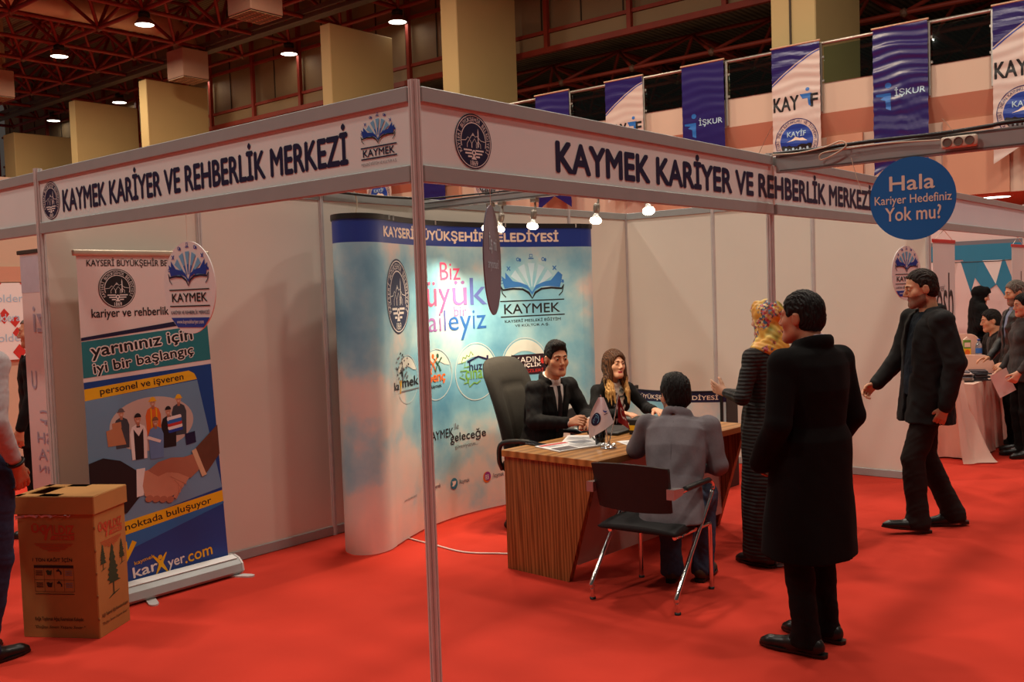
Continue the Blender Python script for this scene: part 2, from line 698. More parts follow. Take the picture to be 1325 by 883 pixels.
def book_logo(art, u, v, w, L=1, page=BLUE, ray=LIGHTBLUE, ink=BLACKINK, small=True):
    """open book with a fan of rays and small signs above it; (u, v) is the foot of the spine, w the width"""
    k = w / 2.0
    for i in range(7):
        a = math.radians(90 + (i - 3) * 24)
        d = math.radians(5.2)
        r0, r1 = 0.16 * k, 0.80 * k
        o = (u, v + 0.18 * k)
        p = lambda r, an: (o[0] + r * math.cos(an), o[1] + r * math.sin(an))
        art.poly([p(r0, a - d * 0.8), p(r1 * 0.55, a - d), p(r1 * 0.55, a + d), p(r0, a + d * 0.8)], MIDBLUE if ray is LIGHTBLUE else ray, L)
        art.poly([p(r1 * 0.55, a - d), p(r1, a - d * 1.5), p(r1, a + d * 1.5), p(r1 * 0.55, a + d)], ray, L)
        if small:
            q = p(0.98 * k, a)
            g = 0.055 * k
            if i == 3:
                art.ring(q[0], q[1] + 0.01 * k, g * 0.8, g * 1.2, page, L, n=4, a0=PI / 4, a1=2 * PI + PI / 4)
                art.rect(q[0] - 1.5 * g, q[1] - 1.4 * g, q[0] + 1.5 * g, q[1] - 0.9 * g, page, L)
            elif i % 2:
                art.stroke([(q[0] - g, q[1] - g), (q[0] + g, q[1] + g)], 0.03 * k, page, L)
                art.stroke([(q[0] - g, q[1] + g), (q[0] + g, q[1] - g)], 0.03 * k, page, L + 1)
            else:
                art.ring(q[0] - 0.4 * g, q[1], g * 0.55, g * 0.95, page, L, n=14)
                art.ellipse(q[0] + 0.9 * g, q[1] - 0.3 * g, g * 0.6, g * 0.9, page, L, 10)
    for s in (-1, 1):
        P = lambda a, b: (u + s * a * k, v + b * k)
        # page block and its upper leaf
        art.poly([P(0, 0.12), P(0.12, 0.27), P(0.3, 0.34), P(0.55, 0.34), P(0.88, 0.31), P(0.97, 0.64), P(0.84, 0.56), P(0.84, 0.74), P(0.6, 0.5), P(0.36, 0.46), P(0.14, 0.38), P(0, 0.2)], page, L + 1)
        # cover outline
        art.stroke([P(1.0, 0.38), P(0.93, 0.27), P(0.6, 0.30), P(0.3, 0.28), P(0.1, 0.18), P(0, 0.02)], [0.015 * k, 0.05 * k, 0.05 * k, 0.055 * k, 0.06 * k, 0.02 * k], ink, L + 2)
        art.stroke([P(1.0, 0.38), P(0.95, 0.18), P(0.84, 0.08)], 0.03 * k, ink, L + 1)


# ================================================================== THE SETTING
def quad_sheet(name, p0, p1, p2, p3, m, thick=0.0):
    mb = MB()
    mb.raw([p0, p1, p2, p3], [(0, 1, 2, 3)], m)
    return structure(mb.build(name, fix=False))


fl = MB()
fl.raw([(-45, -9, 0), (16, -9, 0), (16, 34, 0), (-45, 34, 0)], [(0, 1, 2, 3)], CARPET)
structure(fl.build('floor', fix=False))

DECK = wave_mat('corrugated_roof_sheet', (120, 98, 74), (176, 150, 116), 2.2, 'Y', 0.6, 0.0, bump=0.5)
ceil_mb = MB()
ceil_mb.box((-27.0, 14.2, 13.25), (46, 12.4, 0.12), DECK)
structure(ceil_mb.build('ceiling'))
ann = MB()
ann.box((-18, 28.1, 9.1), (66, 15.0, 0.1), wave_mat('annex_roof_sheet', (70, 64, 54), (128, 118, 100), 1.8, 'X', 0.6, 0.0, bump=0.5))
structure(ann.build('ceiling_annex'))

# cladding wall above the gallery: vertical sheets with seams
CLAD = mat('cream_wall_sheet', (150, 124, 92), 0.65, 0, 0.08, 0.8)
SEAM = mat('sheet_seam', (70, 56, 42), 0.7)
TRUSS = mat('oxide_red_steel', (146, 48, 34), 0.55, 0.0, 0.10, 3)
wl = MB()
wl.box((-21, 20.42, 11.02), (60, 0.14, 4.5), CLAD)
for i in range(42):
    wl.box((-50.4 + i * 1.415, 20.335, 11.02), (0.035, 0.03, 4.5), SEAM)
wl.box((-21, 20.28, 8.95), (60, 0.12, 0.42), mat('cream_wall_foot_sheet', (158, 132, 98), 0.6, 0, 0.06, 1))
clad = structure(wl.build('wall_upper'))
g = MB()
for z in (9.22, 10.75, 12.7):
    g.box((-21, 20.2, z), (60, 0.10, 0.10), TRUSS)
g.box((-21, 20.15, 8.68), (60, 0.14, 0.16), TRUSS)
for i in range(22):
    g.box((-51.5 + i * 2.83, 20.15, 10.9), (0.13, 0.13, 4.5), TRUSS)
g.build('girt', clad)
far = MB()
far.box((-18, 34.4, 6), (66, 0.2, 12), mat('annex_far_wall', (58, 48, 38), 0.8))
structure(far.build('wall_far'))


def space_frame(name, x0, nx, y0, ny, z0, z1, step, r, nodes=True):
    """two-way lattice: lower grid, upper grid half a bay over, web bars between"""
    mb = MB()

    def bar(a, b, rr):
        mb.tube([a, b], rr, TRUSS, 5, caps=False)
    lo = lambda i, j: (x0 + i * step, y0 + j * step, z0)
    hi = lambda i, j: (x0 + (i + .5) * step, y0 + (j + .5) * step, z1)
    for i in range(nx + 1):
        for j in range(ny + 1):
            if i < nx:
                bar(lo(i, j), lo(i + 1, j), r)
            if j < ny:
                bar(lo(i, j), lo(i, j + 1), r)
            for di in (-1, 0):
                for dj in (-1, 0):
                    if 0 <= i + di < nx and 0 <= j + dj < ny:
                        bar(lo(i, j), hi(i + di, j + dj), r * 0.85)
            if i < nx and j < ny:
                if i < nx - 1:
                    bar(hi(i, j), hi(i + 1, j), r)
                if j < ny - 1:
                    bar(hi(i, j), hi(i, j + 1), r)
            if nodes:
                b = bmesh.new()
                bmesh.ops.create_icosphere(b, subdivisions=1, radius=r * 1.9)
                bmesh.ops.translate(b, verts=b.verts, vec=lo(i, j))
                mb.bm(b, mat('lattice_node', (120, 84, 66), 0.5))
    o = mb.build(name, fix=False)
    return structure(o)


space_frame('ceiling_space_frame', -48.7, 15, 8.45, 4, 11.0, 12.9, 2.83, 0.075)
space_frame('ceiling_space_frame', -40.0, 17, 21.2, 4, 7.95, 8.85, 2.5, 0.06)

# fin piers in one row in front of the cladding
PIER = mat('ochre_painted_pier', (208, 182, 128), 0.7, 0, 0.03, 0.7)
for (x0, x1, dy, zt) in ((-43.4, -42.3, 2.6, 9.6), (-37.1, -36.6, 2.75, 10.16), (-31.6, -31.07, 2.6, 10.1), (-21.0, -20.55, 2.6, 10.05), (-15.93, -15.33, 2.5, 13.1), (-6.39, -5.42, 2.5, 13.1)):
    mb = MB()
    mb.box(((x0 + x1) / 2, 17.0 + dy / 2, zt / 2), (x1 - x0, dy, zt), PIER, 0.02)
    if x0 > -7:
        mb.box(((x0 + x1) / 2 - 0.05, 16.985, 8.5), (0.04, 0.03, 6.0), SEAM)
    structure(mb.build('column'))

# gallery: stepped front, soffit with lights, floor
GAL = mat('gallery_front_plaster', (214, 188, 168), 0.7, 0, 0.03, 0.5)
GALS = mat('gallery_salmon_plaster', (206, 150, 122), 0.7, 0, 0.03, 0.5)
mb = MB()
prof = [(16.0, 5.555, None), (16.0, 4.98, GAL), (16.22, 4.55, GALS), (16.22, 3.19, GAL), (24.0, 3.19, GAL), (24.0, 5.40, GAL), (16.25, 5.40, GAL), (16.25, 5.555, GAL)]
for a, b in zip(prof, prof[1:] + prof[:1]):
    m = b[2] or GAL
    mb.raw([(-45, a[0], a[1]), (12, a[0], a[1]), (12, b[0], b[1]), (-45, b[0], b[1])], [(0, 1, 2, 3)], m)
# pilaster-like stripes of the lower front
for x, w in ((-2.2, 1.1), (-4.55, 0.7), (-8.3, 1.1), (-11.8, 1.1), (-15.2, 1.1)):
    mb.box((x, 16.19, 3.87), (w, 0.05, 1.36), GALS)
gal = structure(mb.build('wall_gallery', fix=True))
mb = MB()
mb.box((-16, 22.5, 1.6), (60, 0.2, 3.2), GAL)
structure(mb.build('wall_ground_floor'))

# ------------------------------------------------------------------ the booth: two panel walls with posts and rails
def octa(mb, x, y, z0, z1, r=0.022, m=None):
    """system post: eight sides with a groove in each"""
    m = m or ALU
    pts = []
    for k in range(8):
        a = 2 * PI * (k + 0.5) / 8
        b = 2 * PI * (k + 1.5) / 8
        p, q = Vector((math.cos(a), math.sin(a))) * r, Vector((math.cos(b), math.sin(b))) * r
        for t, s in ((0.0, 1), (0.36, 1), (0.40, 0.80), (0.60, 0.80), (0.64, 1)):
            v = p.lerp(q, t) * s
            pts.append((x + v.x, y + v.y))
    mb.prism(pts, lambda u, v, d: (u, v, d), z0, z1, m)


def panel_wall(name, a, b, n):
    """n one-metre white panels from a to b between grooved posts, with a rail along head and foot"""
    a, b = Vector((*a, 0)), Vector((*b, 0))
    d = (b - a) / n
    mb = MB()
    ang = math.atan2(d.y, d.x)
    for i in range(n):
        c = a + d * (i + 0.5)
        mb.box((c.x, c.y, 1.25), (d.length - 0.03, 0.006, 2.36), PANEL, rot=Euler((0, 0, ang)))
    w = structure(mb.build(name))
    rl = MB()
    for i in range(n):
        c = a + d * (i + 0.5)
        rl.box((c.x, c.y, 2.465), (d.length - 0.04, 0.03, 0.066), RAIL, 0.003, Euler((0, 0, ang)))
        rl.box((c.x, c.y, 0.035), (d.length - 0.04, 0.03, 0.066), RAIL, 0.003, Euler((0, 0, ang)))
    rl.build('rail', w)
    return w, a, d


wl_, a_, d_ = panel_wall('wall_left', (-3, 0), (-3, 6), 6)
for i in range(1, 7):
    p = MB()
    octa(p, a_.x + d_.x * i, a_.y + d_.y * i, 0, 2.5)
    p.build('post', wl_)
wb_, a_, d_ = panel_wall('wall_back', (-3, 6), (0, 6), 3)
for i in range(1, 4):
    p = MB()
    octa(p, a_.x + d_.x * i, a_.y + d_.y * i, 0, 2.5)
    p.build('post', wb_)

# free-standing posts that carry the headers
def booth_post(x, y, label):
    t = thing('booth_post', label, 'post', (x, y, 0), 0, 'front posts of the booth')
    p = MB()
    octa(p, 0, 0, 0.012, 2.51, 0.024)
    p.build('shaft', t)
    p = MB()
    p.lathe([(0.045, 0), (0.045, 0.006), (0.03, 0.014), (0.0, 0.014)], (0, 0, 0), ALU, 16)
    p.build('foot_plate', t)


booth_post(0, 0, 'aluminium booth post at the near outer corner where both header boards meet')
booth_post(-3, 0, 'aluminium booth post behind the cardboard box, at the left end of the header')
booth_post(-0.021, 3, 'aluminium booth post in front of the woman in the floral headscarf')


# ------------------------------------------------------------------ header boards
def header(label, a, b, outward, posts, board=None):
    """top and bottom rail with a white board between; a, b ends in plan; printed on the outward side"""
    a, b = Vector((*a, 0)), Vector((*b, 0))
    d = (b - a).normalized()
    ang = math.atan2(d.y, d.x)
    t = thing('header_sign', label, 'sign', ((a.x + b.x) / 2, (a.y + b.y) / 2, 2.142))
    base = Vector(t.location)
    for nm, z0, z1 in (('top_rail', 2.433, 2.49), ('bottom_rail', 2.142, 2.205)):
        mb = MB()
        ps = [a] + [a + d * s for s in posts] + [b]
        for p, q in zip(ps, ps[1:]):
            c = (p + q) / 2 - base
            mb.box((c.x, c.y, (z0 + z1) / 2 - base.z), ((q - p).length - 0.046, 0.032, z1 - z0), RAIL, 0.003, Euler((0, 0, ang)))
        mb.build(nm, t)
    mb = MB()
    c = (a + b) / 2 - base
    mb.box((c.x, c.y, 2.319 - base.z), ((b - a).length - 0.05, 0.008, 0.236), board or FASCIA, 0, Euler((0, 0, ang)))
    mb.build('board', t)
    return t, base


tA, bA = header('left white header board with navy lettering, city emblem and small book logo', (-3, 0), (0, 0), (0, -1), [])
ar = Art()
ar.text('KAYMEK KARİYER VE REHBERLİK MERKEZİ', (-2.712, 2.248, -0.372, 2.402), NAVY, 1, 0.040)
ar.mark('city_emblem')
emblem(ar, -2.85, 2.319, 0.103, 1)
ar.mark('book_logo')
book_logo(ar, -0.195, 2.305, 0.19, 1)
ar.rect(-0.293, 2.293, -0.095, 2.298, NAVY, 1)
ar.text('KAYMEK', (-0.282, 2.262, -0.108, 2.288), NAVY, 1, 0.02)
ar.rect(-0.293, 2.251, -0.095, 2.256, NAVY, 1)
ar.text('MESLEKİ EĞİTİM VE KÜLTÜR A.Ş.', (-0.293, 2.225, -0.097, 2.242), GREYINK, 1)
ar.build('lettering', tA, lambda u, v, h: (u - bA.x, -0.004 - h - bA.y, v - bA.z))

tB, bB = header('right white header board with large navy lettering and city emblem above the visitors', (0, 0), (0, 6), (1, 0), [3.0])
ar = Art()
ar.text('KAYMEK KARİYER VE REHBERLİK MERKEZİ', (0.842, 2.243, 4.66, 2.413), NAVY, 1, 0.040)
ar.mark('city_emblem')
emblem(ar, 0.308, 2.318, 0.106, 1)
ar.build('lettering', tB, lambda u, v, h: (0.004 + h - bB.x, u - bB.y, v - bB.z))
# clear tape where the two boards of the header meet
tp = MB()
tp.box((0.0052, 0.0, 0.175), (0.001, 0.022, 0.235), mat('clear_tape', (214, 190, 178), 0.35))
tp.build('joint_tape', tB)

tC, bC = header('blank white header board of the neighbouring booth at the far left', (-6, 0), (-3, 0), (0, -1), [])
tD, bD = header('blank white header board of the booth behind, right of the blue round sign', (0, 6), (0, 9.45), (1, 0), [], mat('cool_lit_white_board', (226, 240, 246), 0.5, 0, 0.02, 2))  # white board with the cooler light on it put into its bluish colour

# cross beam over the aisle and light rail over the booth
def beam(name, label, x0, x1, y, z0, z1, cat='beam'):
    t = thing(name, label, cat, ((x0 + x1) / 2, y, z0))
    mb = MB()
    mb.box((0, 0, (z1 - z0) / 2), (x1 - x0, 0.034, z1 - z0), RAIL, 0.003)
    mb.build('profile', t)
    mb = MB()
    for z in (0.012, z1 - z0 - 0.012):
        mb.box((0, -0.0185, z), (x1 - x0 - 0.05, 0.004, 0.006), mat('rail_groove', (110, 106, 104), 0.5, 0.4))
    mb.build('groove', t)
    return t


beam('light_rail', 'aluminium rail across the booth carrying the spotlights', -2.97, -0.03, 3, 2.40, 2.465)
beam('cross_beam', 'aluminium beam over the aisle carrying cables, power strip and blue round sign', 0.03, 3.97, 3, 2.385, 2.49)
booth_post(4.0, 3, 'aluminium post at the far end of the aisle beam')
booth_post(-6.0, 0, 'aluminium post at the far end of the blank neighbouring header')
booth_post(0, 9.47, 'aluminium post at the far end of the header of the booth behind')

CABLE = mat('black_cable', (26, 24, 24), 0.5)
CABLEW = mat('cream_cable', (222, 204, 178), 0.5)
mb = MB()
mb.tube(smooth_path([(0.02, 2.975, 2.50), (0.3, 2.975, 2.497), (0.6, 2.97, 2.502), (0.95, 2.975, 2.498), (1.2, 2.972, 2.505), (1.35, 2.975, 2.512), (2.0, 2.975, 2.50), (3.9, 2.98, 2.497)]), 0.011, CABLE, 8)
tag(mb.build('power_cable'), 'thick black cable lying along the top of the aisle beam', 'cable')
mb = MB()
mb.tube(smooth_path([(0.02, 2.965, 2.495), (0.18, 2.955, 2.485), (0.35, 2.95, 2.50), (0.44, 2.945, 2.52), (0.47, 2.945, 2.49), (0.40, 2.945, 2.45), (0.32, 2.95, 2.43), (0.33, 2.945, 2.465), (0.45, 2.95, 2.475), (0.7, 2.955, 2.478), (0.97, 2.955, 2.462)]), 0.0045, CABLEW, 6)
tag(mb.build('extension_cord'), 'thin cream cord looping along the aisle beam to the power strip', 'cord')
ps = thing('power_strip', 'cream three-socket power strip fixed to the aisle beam', 'power strip', (1.07, 2.962, 2.44))
mb = MB()
mb.box((0, -0.012, 0), (0.18, 0.036, 0.062), mat('cream_plastic', (226, 208, 186), 0.45), 0.012, None, 3)
mb.build('housing', ps)
for k in range(3):
    mb = MB()
    mb.lathe([(0.024, 0), (0.024, 0.004), (0.020, 0.004), (0.018, -0.006), (0, -0.006)], (0, 0, 0), mat('socket_grey', (120, 104, 92), 0.5), 18, mtx=Matrix.Rotation(PI / 2, 4, 'X'))
    for dx in (-0.008, 0.008):
        mb.lathe([(0.0028, 0), (0.0028, 0.003), (0, 0.003)], (dx, 0.004, 0), BLACKP, 8, mtx=Matrix.Rotation(PI / 2, 4, 'X'))
    mb.build('socket', ps, (-0.055 + 0.055 * k, -0.031, 0))
for (x, dz, lean, lab) in ((-0.06, 0.16, 0.10, 'white cable tie end standing up by the header joint'), (0.50, -0.20, 0.06, 'white cable tie hanging down in front of the header lettering'), (1.04, 0.07, -0.05, 'white cable tie end above the power strip')):
    mb = MB()
    z0 = 2.50 if dz > 0 else 2.42
    mb.tube([(x, 2.94, z0), (x + lean * 0.5, 2.935, z0 + dz * 0.55), (x + lean, 2.93, z0 + dz)], 0.0035, CABLEW, 5, flat=0.4)
    tag(mb.build('cable_tie'), lab, 'cable tie', 'cable ties')
mb = MB()
mb.tube(smooth_path([(-2.96, 1.4, 2.52), (-2.95, 2.0, 2.50), (-2.94, 2.5, 2.485), (-2.93, 2.93, 2.49)]), 0.010, CABLE, 8)
mb.tube(smooth_path([(-2.93, 2.93, 2.48), (-2.2, 2.985, 2.475), (-1.4, 2.985, 2.472), (-0.1, 2.985, 2.475)]), 0.007, CABLE, 8)
tag(mb.build('power_cable'), 'black cable along the top of the left wall and light rail', 'cable')
mb = MB()
mb.tube(smooth_path([(-2.955, 2.28, 2.52), (-2.955, 2.31, 2.43), (-2.955, 2.29, 2.33), (-2.955, 2.30, 2.25)]), 0.005, CABLEW, 6)
tag(mb.build('extension_cord'), 'white cord end dangling over the top of the left wall', 'cord')

# ------------------------------------------------------------------ spotlights on the light rail
GLOW = mat('glowing_bulb_glass', (255, 232, 196), 0.3, 0, 0.0, 5, emit=22)
SILVER = mat('silvered_bulb_neck', (236, 226, 206), 0.2, 0.6, 0.02, 5, emit=0.6)
SOCK = mat('spotlight_socket_grey', (150, 142, 130), 0.4, 0.5, 0.05, 8)
for i, (x, dy, lean, lab) in enumerate(((-2.24, -0.05, 0.5, 'leftmost spotlight on the light rail, half behind the narrow hanging disc'),
                                         (-2.13, 0.03, 0.2, 'spotlight just right of the narrow hanging disc, lit'),
                                         (-1.82, 0.0, 0.08, 'lit spotlight above the book logo of the display'),
                                         (-1.27, -0.02, 0.05, 'lit spotlight just right of the display end'),
                                         (-0.86, 0.0, -0.25, 'rightmost lit spotlight, tucked up under the header'))):
    zt = 2.40
    t = thing('spotlight', lab, 'spotlight', (x, 3 + dy * 0, zt), 0, 'spotlights on the light rail')
    mb = MB()
    mb.box((0, -0.006, -0.015), (0.05, 0.05, 0.03), SOCK, 0.004)
    mb.build('clamp', t)
    drop = 0.075 if i < 4 else 0.045
    mb = MB()
    mb.tube([(0, 0, -0.025), (0, 0, -drop), (lean * 0.05, -0.02, -drop - 0.02)], 0.008, SOCK, 8)
    mb.build('arm', t)
    rot = Matrix.Rotation(lean * 0.8, 4, 'Y') @ Matrix.Rotation(-0.12, 4, 'X')
    o = (lean * 0.05, -0.02, -drop - 0.01)
    mb = MB()
    mb.lathe([(0.0, 0.0), (0.018, -0.002), (0.024, -0.02), (0.022, -0.055), (0.017, -0.07), (0, -0.07)], o, SOCK, 18, mtx=rot)
    mb.build('lamp_holder', t)
    mb = MB()
    mb.lathe([(0.014, -0.068), (0.018, -0.085), (0.034, -0.102)], o, SILVER, 20, mtx=rot)
    mb.lathe([(0.034, -0.102), (0.040, -0.116), (0.038, -0.130), (0.024, -0.140), (0, -0.142)], o, GLOW, 20, mtx=rot)
    mb.build('bulb', t)
    tip = Vector(o) + (rot.to_3x3() @ Vector((0, 0, -0.165))) + Vector(t.location)
    tgt = {0: (-2.55, 2.3, 0.5), 1: (-2.55, 3.1, 0.4), 2: (-2.4, 3.8, 0.8), 3: (-1.9, 4.3, 0.9), 4: (-1.2, 4.6, 0.8)}[i]
    light('bulb_light', 'SPOT', tip, (80, 80, 62, 13, 10)[i], (1.0, 0.76, 0.50), 0.03, tgt, math.radians((96, 96, 100, 120, 120)[i]), 1.0)


# ------------------------------------------------------------------ round hanging signs
def hanging_disc(label, pos, r, rotz, face, artfn, ztop, tilt=0.0):
    """disc 5 mm thick on a nylon line; printed side faces local -y"""
    t = thing('hanging_disc_sign', label, 'sign', (pos[0], pos[1], pos[2]), rotz, 'round hanging signs')
    mb = MB()
    n = 64
    mb.prism([(r * math.cos(2 * PI * k / n), r * math.sin(2 * PI * k / n)) for k in range(n)], lambda u, v, d: (u, d, v), -0.0025, 0.0025, face)
    d = mb.build('disc', t)
    a = Art()
    artfn(a, r)
    if a.items:
        a.build('print', t, lambda u, v, h: (u, -0.0025 - h, v))
    mb = MB()
    mb.tube([(0, 0, r - 0.012), (0.001, 0, ztop - pos[2])], 0.0012, CREAM, 5)
    mb.build('line', t)
    return t


DISCW = mat('white_foam_board', (238, 232, 228), 0.55, 0, 0.01, 3)


def kay_disc(a, r):
    book_logo(a, 0, 0.005, r * 1.56, 1, ink=NAVY)
    a.mark('lettering')
    a.rect(-0.78 * r, -0.055 * r, 0.78 * r, -0.03 * r, BLACKINK, 1)
    a.text('KAYMEK', (-0.68 * r, -0.30 * r, 0.68 * r, -0.12 * r), BLACKINK, 1, 0.02)
    a.rect(-0.78 * r, -0.41 * r, 0.78 * r, -0.385 * r, BLACKINK, 1)
    a.text('KARİYER VE REHBERLİK MERKEZİ', (-0.74 * r, -0.575 * r, 0.74 * r, -0.475 * r), NAVY, 1, 0.01)
    a.mark('web_band')
    lo, hi = -0.86 * r, -0.65 * r
    w = lambda y: math.sqrt(r * r - y * y) * 0.985
    a.poly([(-w(lo), lo), (w(lo), lo), (w(hi), hi), (-w(hi), hi)], BLUE, 1)
    a.text('www.kaymekkariyer.com', (-0.52 * r, -0.805 * r, 0.52 * r, -0.695 * r), WHITE, 2, 0.01)


def hala_disc(a, r):
    a.text('Hala', (-0.52 * r, 0.21 * r, 0.52 * r, 0.56 * r), CREAM, 1, 0.018)
    a.text('Kariyer Hedefiniz', (-0.88 * r, -0.17 * r, 0.90 * r, 0.10 * r), CREAM, 1, 0.014)
    a.text('Yok mu?', (-0.63 * r, -0.52 * r, 0.66 * r, -0.19 * r), CREAM, 1, 0.018)


def is_disc(a, r):
    a.text('İş mi', (-0.42 * r, 0.12 * r, 0.42 * r, 0.50 * r), PALEBLUE, 1, 0.02)
    a.text('arıyorsun?', (-0.62 * r, -0.2 * r, 0.62 * r, 0.02 * r), PALEBLUE, 1, 0.01)


hanging_disc('round white sign with book logo hanging in front of the roll-up banner', (-1.497, -0.02, 1.80), 0.214, 0.0, DISCW, kay_disc, 2.142)
hanging_disc('round bright blue sign reading Hala Kariyer Hedefiniz Yok mu', (0.82, 2.97, 2.166), 0.226, 0.03, mat('blue_foam_board', (20, 110, 190), 0.5, 0, 0.02, 3), hala_disc, 2.385)
hanging_disc('round grey-blue sign seen almost edge-on in front of the display', (0.0, 0.403, 1.858), 0.218, math.radians(122), mat('slate_foam_board', (112, 104, 124), 0.55, 0, 0.02, 3), is_disc, 2.142)
hanging_disc('round white book-logo sign turned sideways behind the walking man', (0.0, 5.43, 1.775), 0.215, math.radians(78), DISCW, kay_disc, 2.142)
# ================================================================== CURVED DISPLAY WALL
CLOUD = cloud_mat('printed_cloud_sky')
_ctrl = [(-2.348, 2.011), (-2.445, 2.247), (-2.535, 2.52), (-2.58, 2.85), (-2.56, 3.21), (-2.50, 3.5), (-2.40, 3.8), (-2.25, 4.15)]
_cv = [p.to_3d() for p in smooth_path([Vector(c) for c in _ctrl], 20)]
_L = [0.0]
for p, q in zip(_cv, _cv[1:]):
    _L.append(_L[-1] + (q - p).length)
DISP = Vector((-2.5, 3.0, 0))


def disp_at(s, z, h=0.0):
    s_ = min(max(s, 0.0), _L[-1] - 1e-6)
    i = max(k for k in range(len(_L) - 1) if _L[k] <= s_)
    t = (s_ - _L[i]) / (_L[i + 1] - _L[i])
    p = _cv[i].lerp(_cv[i + 1], t)
    a = (_cv[min(i + 1, len(_cv) - 1)] - _cv[i]).normalized()
    b = (_cv[min(i + 2, len(_cv) - 1)] - _cv[max(i, 0) + 1]).normalized() if i + 2 < len(_cv) else a
    d = a.lerp(b, t).normalized()
    n = Vector((d.y, -d.x, 0))
    p = p + n * h + d * (s - s_)
    return Vector((p.x, p.y, z)) - DISP


dt = thing('display_wall', 'curved pop-up display printed with sky, logos and a royal blue title band', 'display', DISP)
SLEN = _L[-1]
BANDB = mat('title_band_blue', (26, 58, 150), 0.45, 0, 0.03, 3)
mb = MB()
zs = [0.012, 0.7, 1.4, 2.093, 2.249]
ns = 72
for j in range(4):
    m = CLOUD if j < 3 else BANDB
    mb.grid(lambda a, b, j=j: disp_at(a * SLEN, zs[j] + (zs[j + 1] - zs[j]) * b), ns, 1, m)
mb.grid(lambda a, b: disp_at(a * SLEN, 0.012 + 2.237 * b, -0.006), ns, 1, BLACKP)
mb.build('front_panel', dt, fix=False)
# end panels wrapping round to the back
for nm, pts in (('end_panel', [(-2.348, 2.011), (-2.31, 1.92), (-2.301, 1.831), (-2.324, 1.749), (-2.384, 1.699), (-2.455, 1.687), (-2.56, 1.73), (-2.66, 1.84), (-2.70, 2.0)]),
                ('end_panel', [(-2.25, 4.15), (-2.235, 4.24), (-2.27, 4.33), (-2.36, 4.38), (-2.47, 4.36), (-2.56, 4.26), (-2.60, 4.1)])):
    pp = [q.to_3d() - DISP for q in smooth_path([Vector(c) for c in pts], 6)]
    mb = MB()
    for z0, z1, m in ((0.008, 1.2, CLOUD), (1.2, 2.093, CLOUD), (2.093, 2.249, BANDB)):
        vs, fs = [], []
        for q in pp:
            vs += [(q.x, q.y, z0), (q.x, q.y, z1)]
        for i in range(len(pp) - 1):
            fs.append((2 * i, 2 * i + 2, 2 * i + 3, 2 * i + 1))
        mb.raw(vs, fs, m, True)
    mb.build(nm, dt, fix=False)
    mb = MB()
    top = [Vector((q.x, q.y, 2.264)) for q in pp]
    n_ = len(top)
    for i in range(n_ - 1):
        a, b = top[i], top[i + 1]
        d = (b - a).normalized()
        w = Vector((-d.y, d.x, 0)) * 0.008
        mb.raw([a - w - Vector((0, 0, .017)), b - w - Vector((0, 0, .017)), b - w + Vector((0, 0, .019)), a - w + Vector((0, 0, .019)),
                a + w - Vector((0, 0, .017)), b + w - Vector((0, 0, .017)), b + w + Vector((0, 0, .019)), a + w + Vector((0, 0, .019))],
               [(0, 1, 2, 3), (4, 5, 6, 7), (3, 2, 6, 7), (0, 1, 5, 4)], BLACKP)
    mb.build('top_rail', dt, fix=False)
mb = MB()
for i in range(ns):
    s0, s1 = SLEN * i / ns, SLEN * (i + 1) / ns
    q = [disp_at(s, z, h) for h in (-0.012, 0.006) for s in (s0, s1) for z in (2.247, 2.284)]
    mb.raw(q, [(4, 6, 7, 5), (0, 2, 3, 1), (1, 3, 7, 5), (0, 2, 6, 4)], BLACKP)
mb.build('top_rail', dt, fix=False)
for s in (0.06, 0.13, 0.75, 1.5, 2.18):
    mb = MB()
    c = disp_at(s, 2.268, 0.009)
    mb.box(c, (0.006, 0.016, 0.034), CHROME, 0.001)
    mb.build('clip', dt)

ar = Art()
ar.text('KAYSERİ BÜYÜKŞEHİR BELEDİYESİ', (-0.02, 2.118, 2.012, 2.228), CREAM, 1, 0.034)
ar.mark('city_emblem')
emblem(ar, 0.172, 1.725, 0.262, 1, WHITE, mat('emblem_blue', (30, 36, 78), 0.45), 0.72)
lt = [('B', 0), ('i', 1), ('z', 2)]
ar.mark('slogan_lettering')
ar.text('Biz', (0.795, 1.838, 1.022, 1.972), PINK, 1, 0.0)
ar.text('b', (0.500, 1.638, 0.600, 1.845), PINK, 1, 0.0)
ar.text('ü', (0.620, 1.640, 0.742, 1.826), PINK, 1, 0.0)
ar.text('y', (0.765, 1.588, 0.905, 1.772), mat('rose_violet_ink', (188, 88, 146), 0.5), 1, 0.0)
ar.text('ü', (0.930, 1.640, 1.085, 1.830), LILAC, 1, 0.0)
ar.text('k', (1.120, 1.640, 1.298, 1.850), mat('slate_blue_ink', (88, 104, 176), 0.5), 1, 0.0)
ar.text('bir', (0.940, 1.555, 1.075, 1.634), LILAC, 1, -0.002)
for ch, a, b, z0, z1, m in (('a', .628, .735, 1.452, 1.555, LILAC), ('i', .765, .785, 1.452, 1.592, LILAC), ('l', .822, .842, 1.452, 1.608, mat('slate_blue_ink', (88, 104, 176))),
                            ('e', .876, .988, 1.450, 1.555, BLUINK), ('y', 1.000, 1.122, 1.372, 1.555, BLUINK), ('i', 1.140, 1.162, 1.452, 1.598, BLUINK), ('z', 1.180, 1.280, 1.452, 1.555, BLUINK)):
    ar.text(ch, (a, z0, b, z1), m, 1, 0.004)
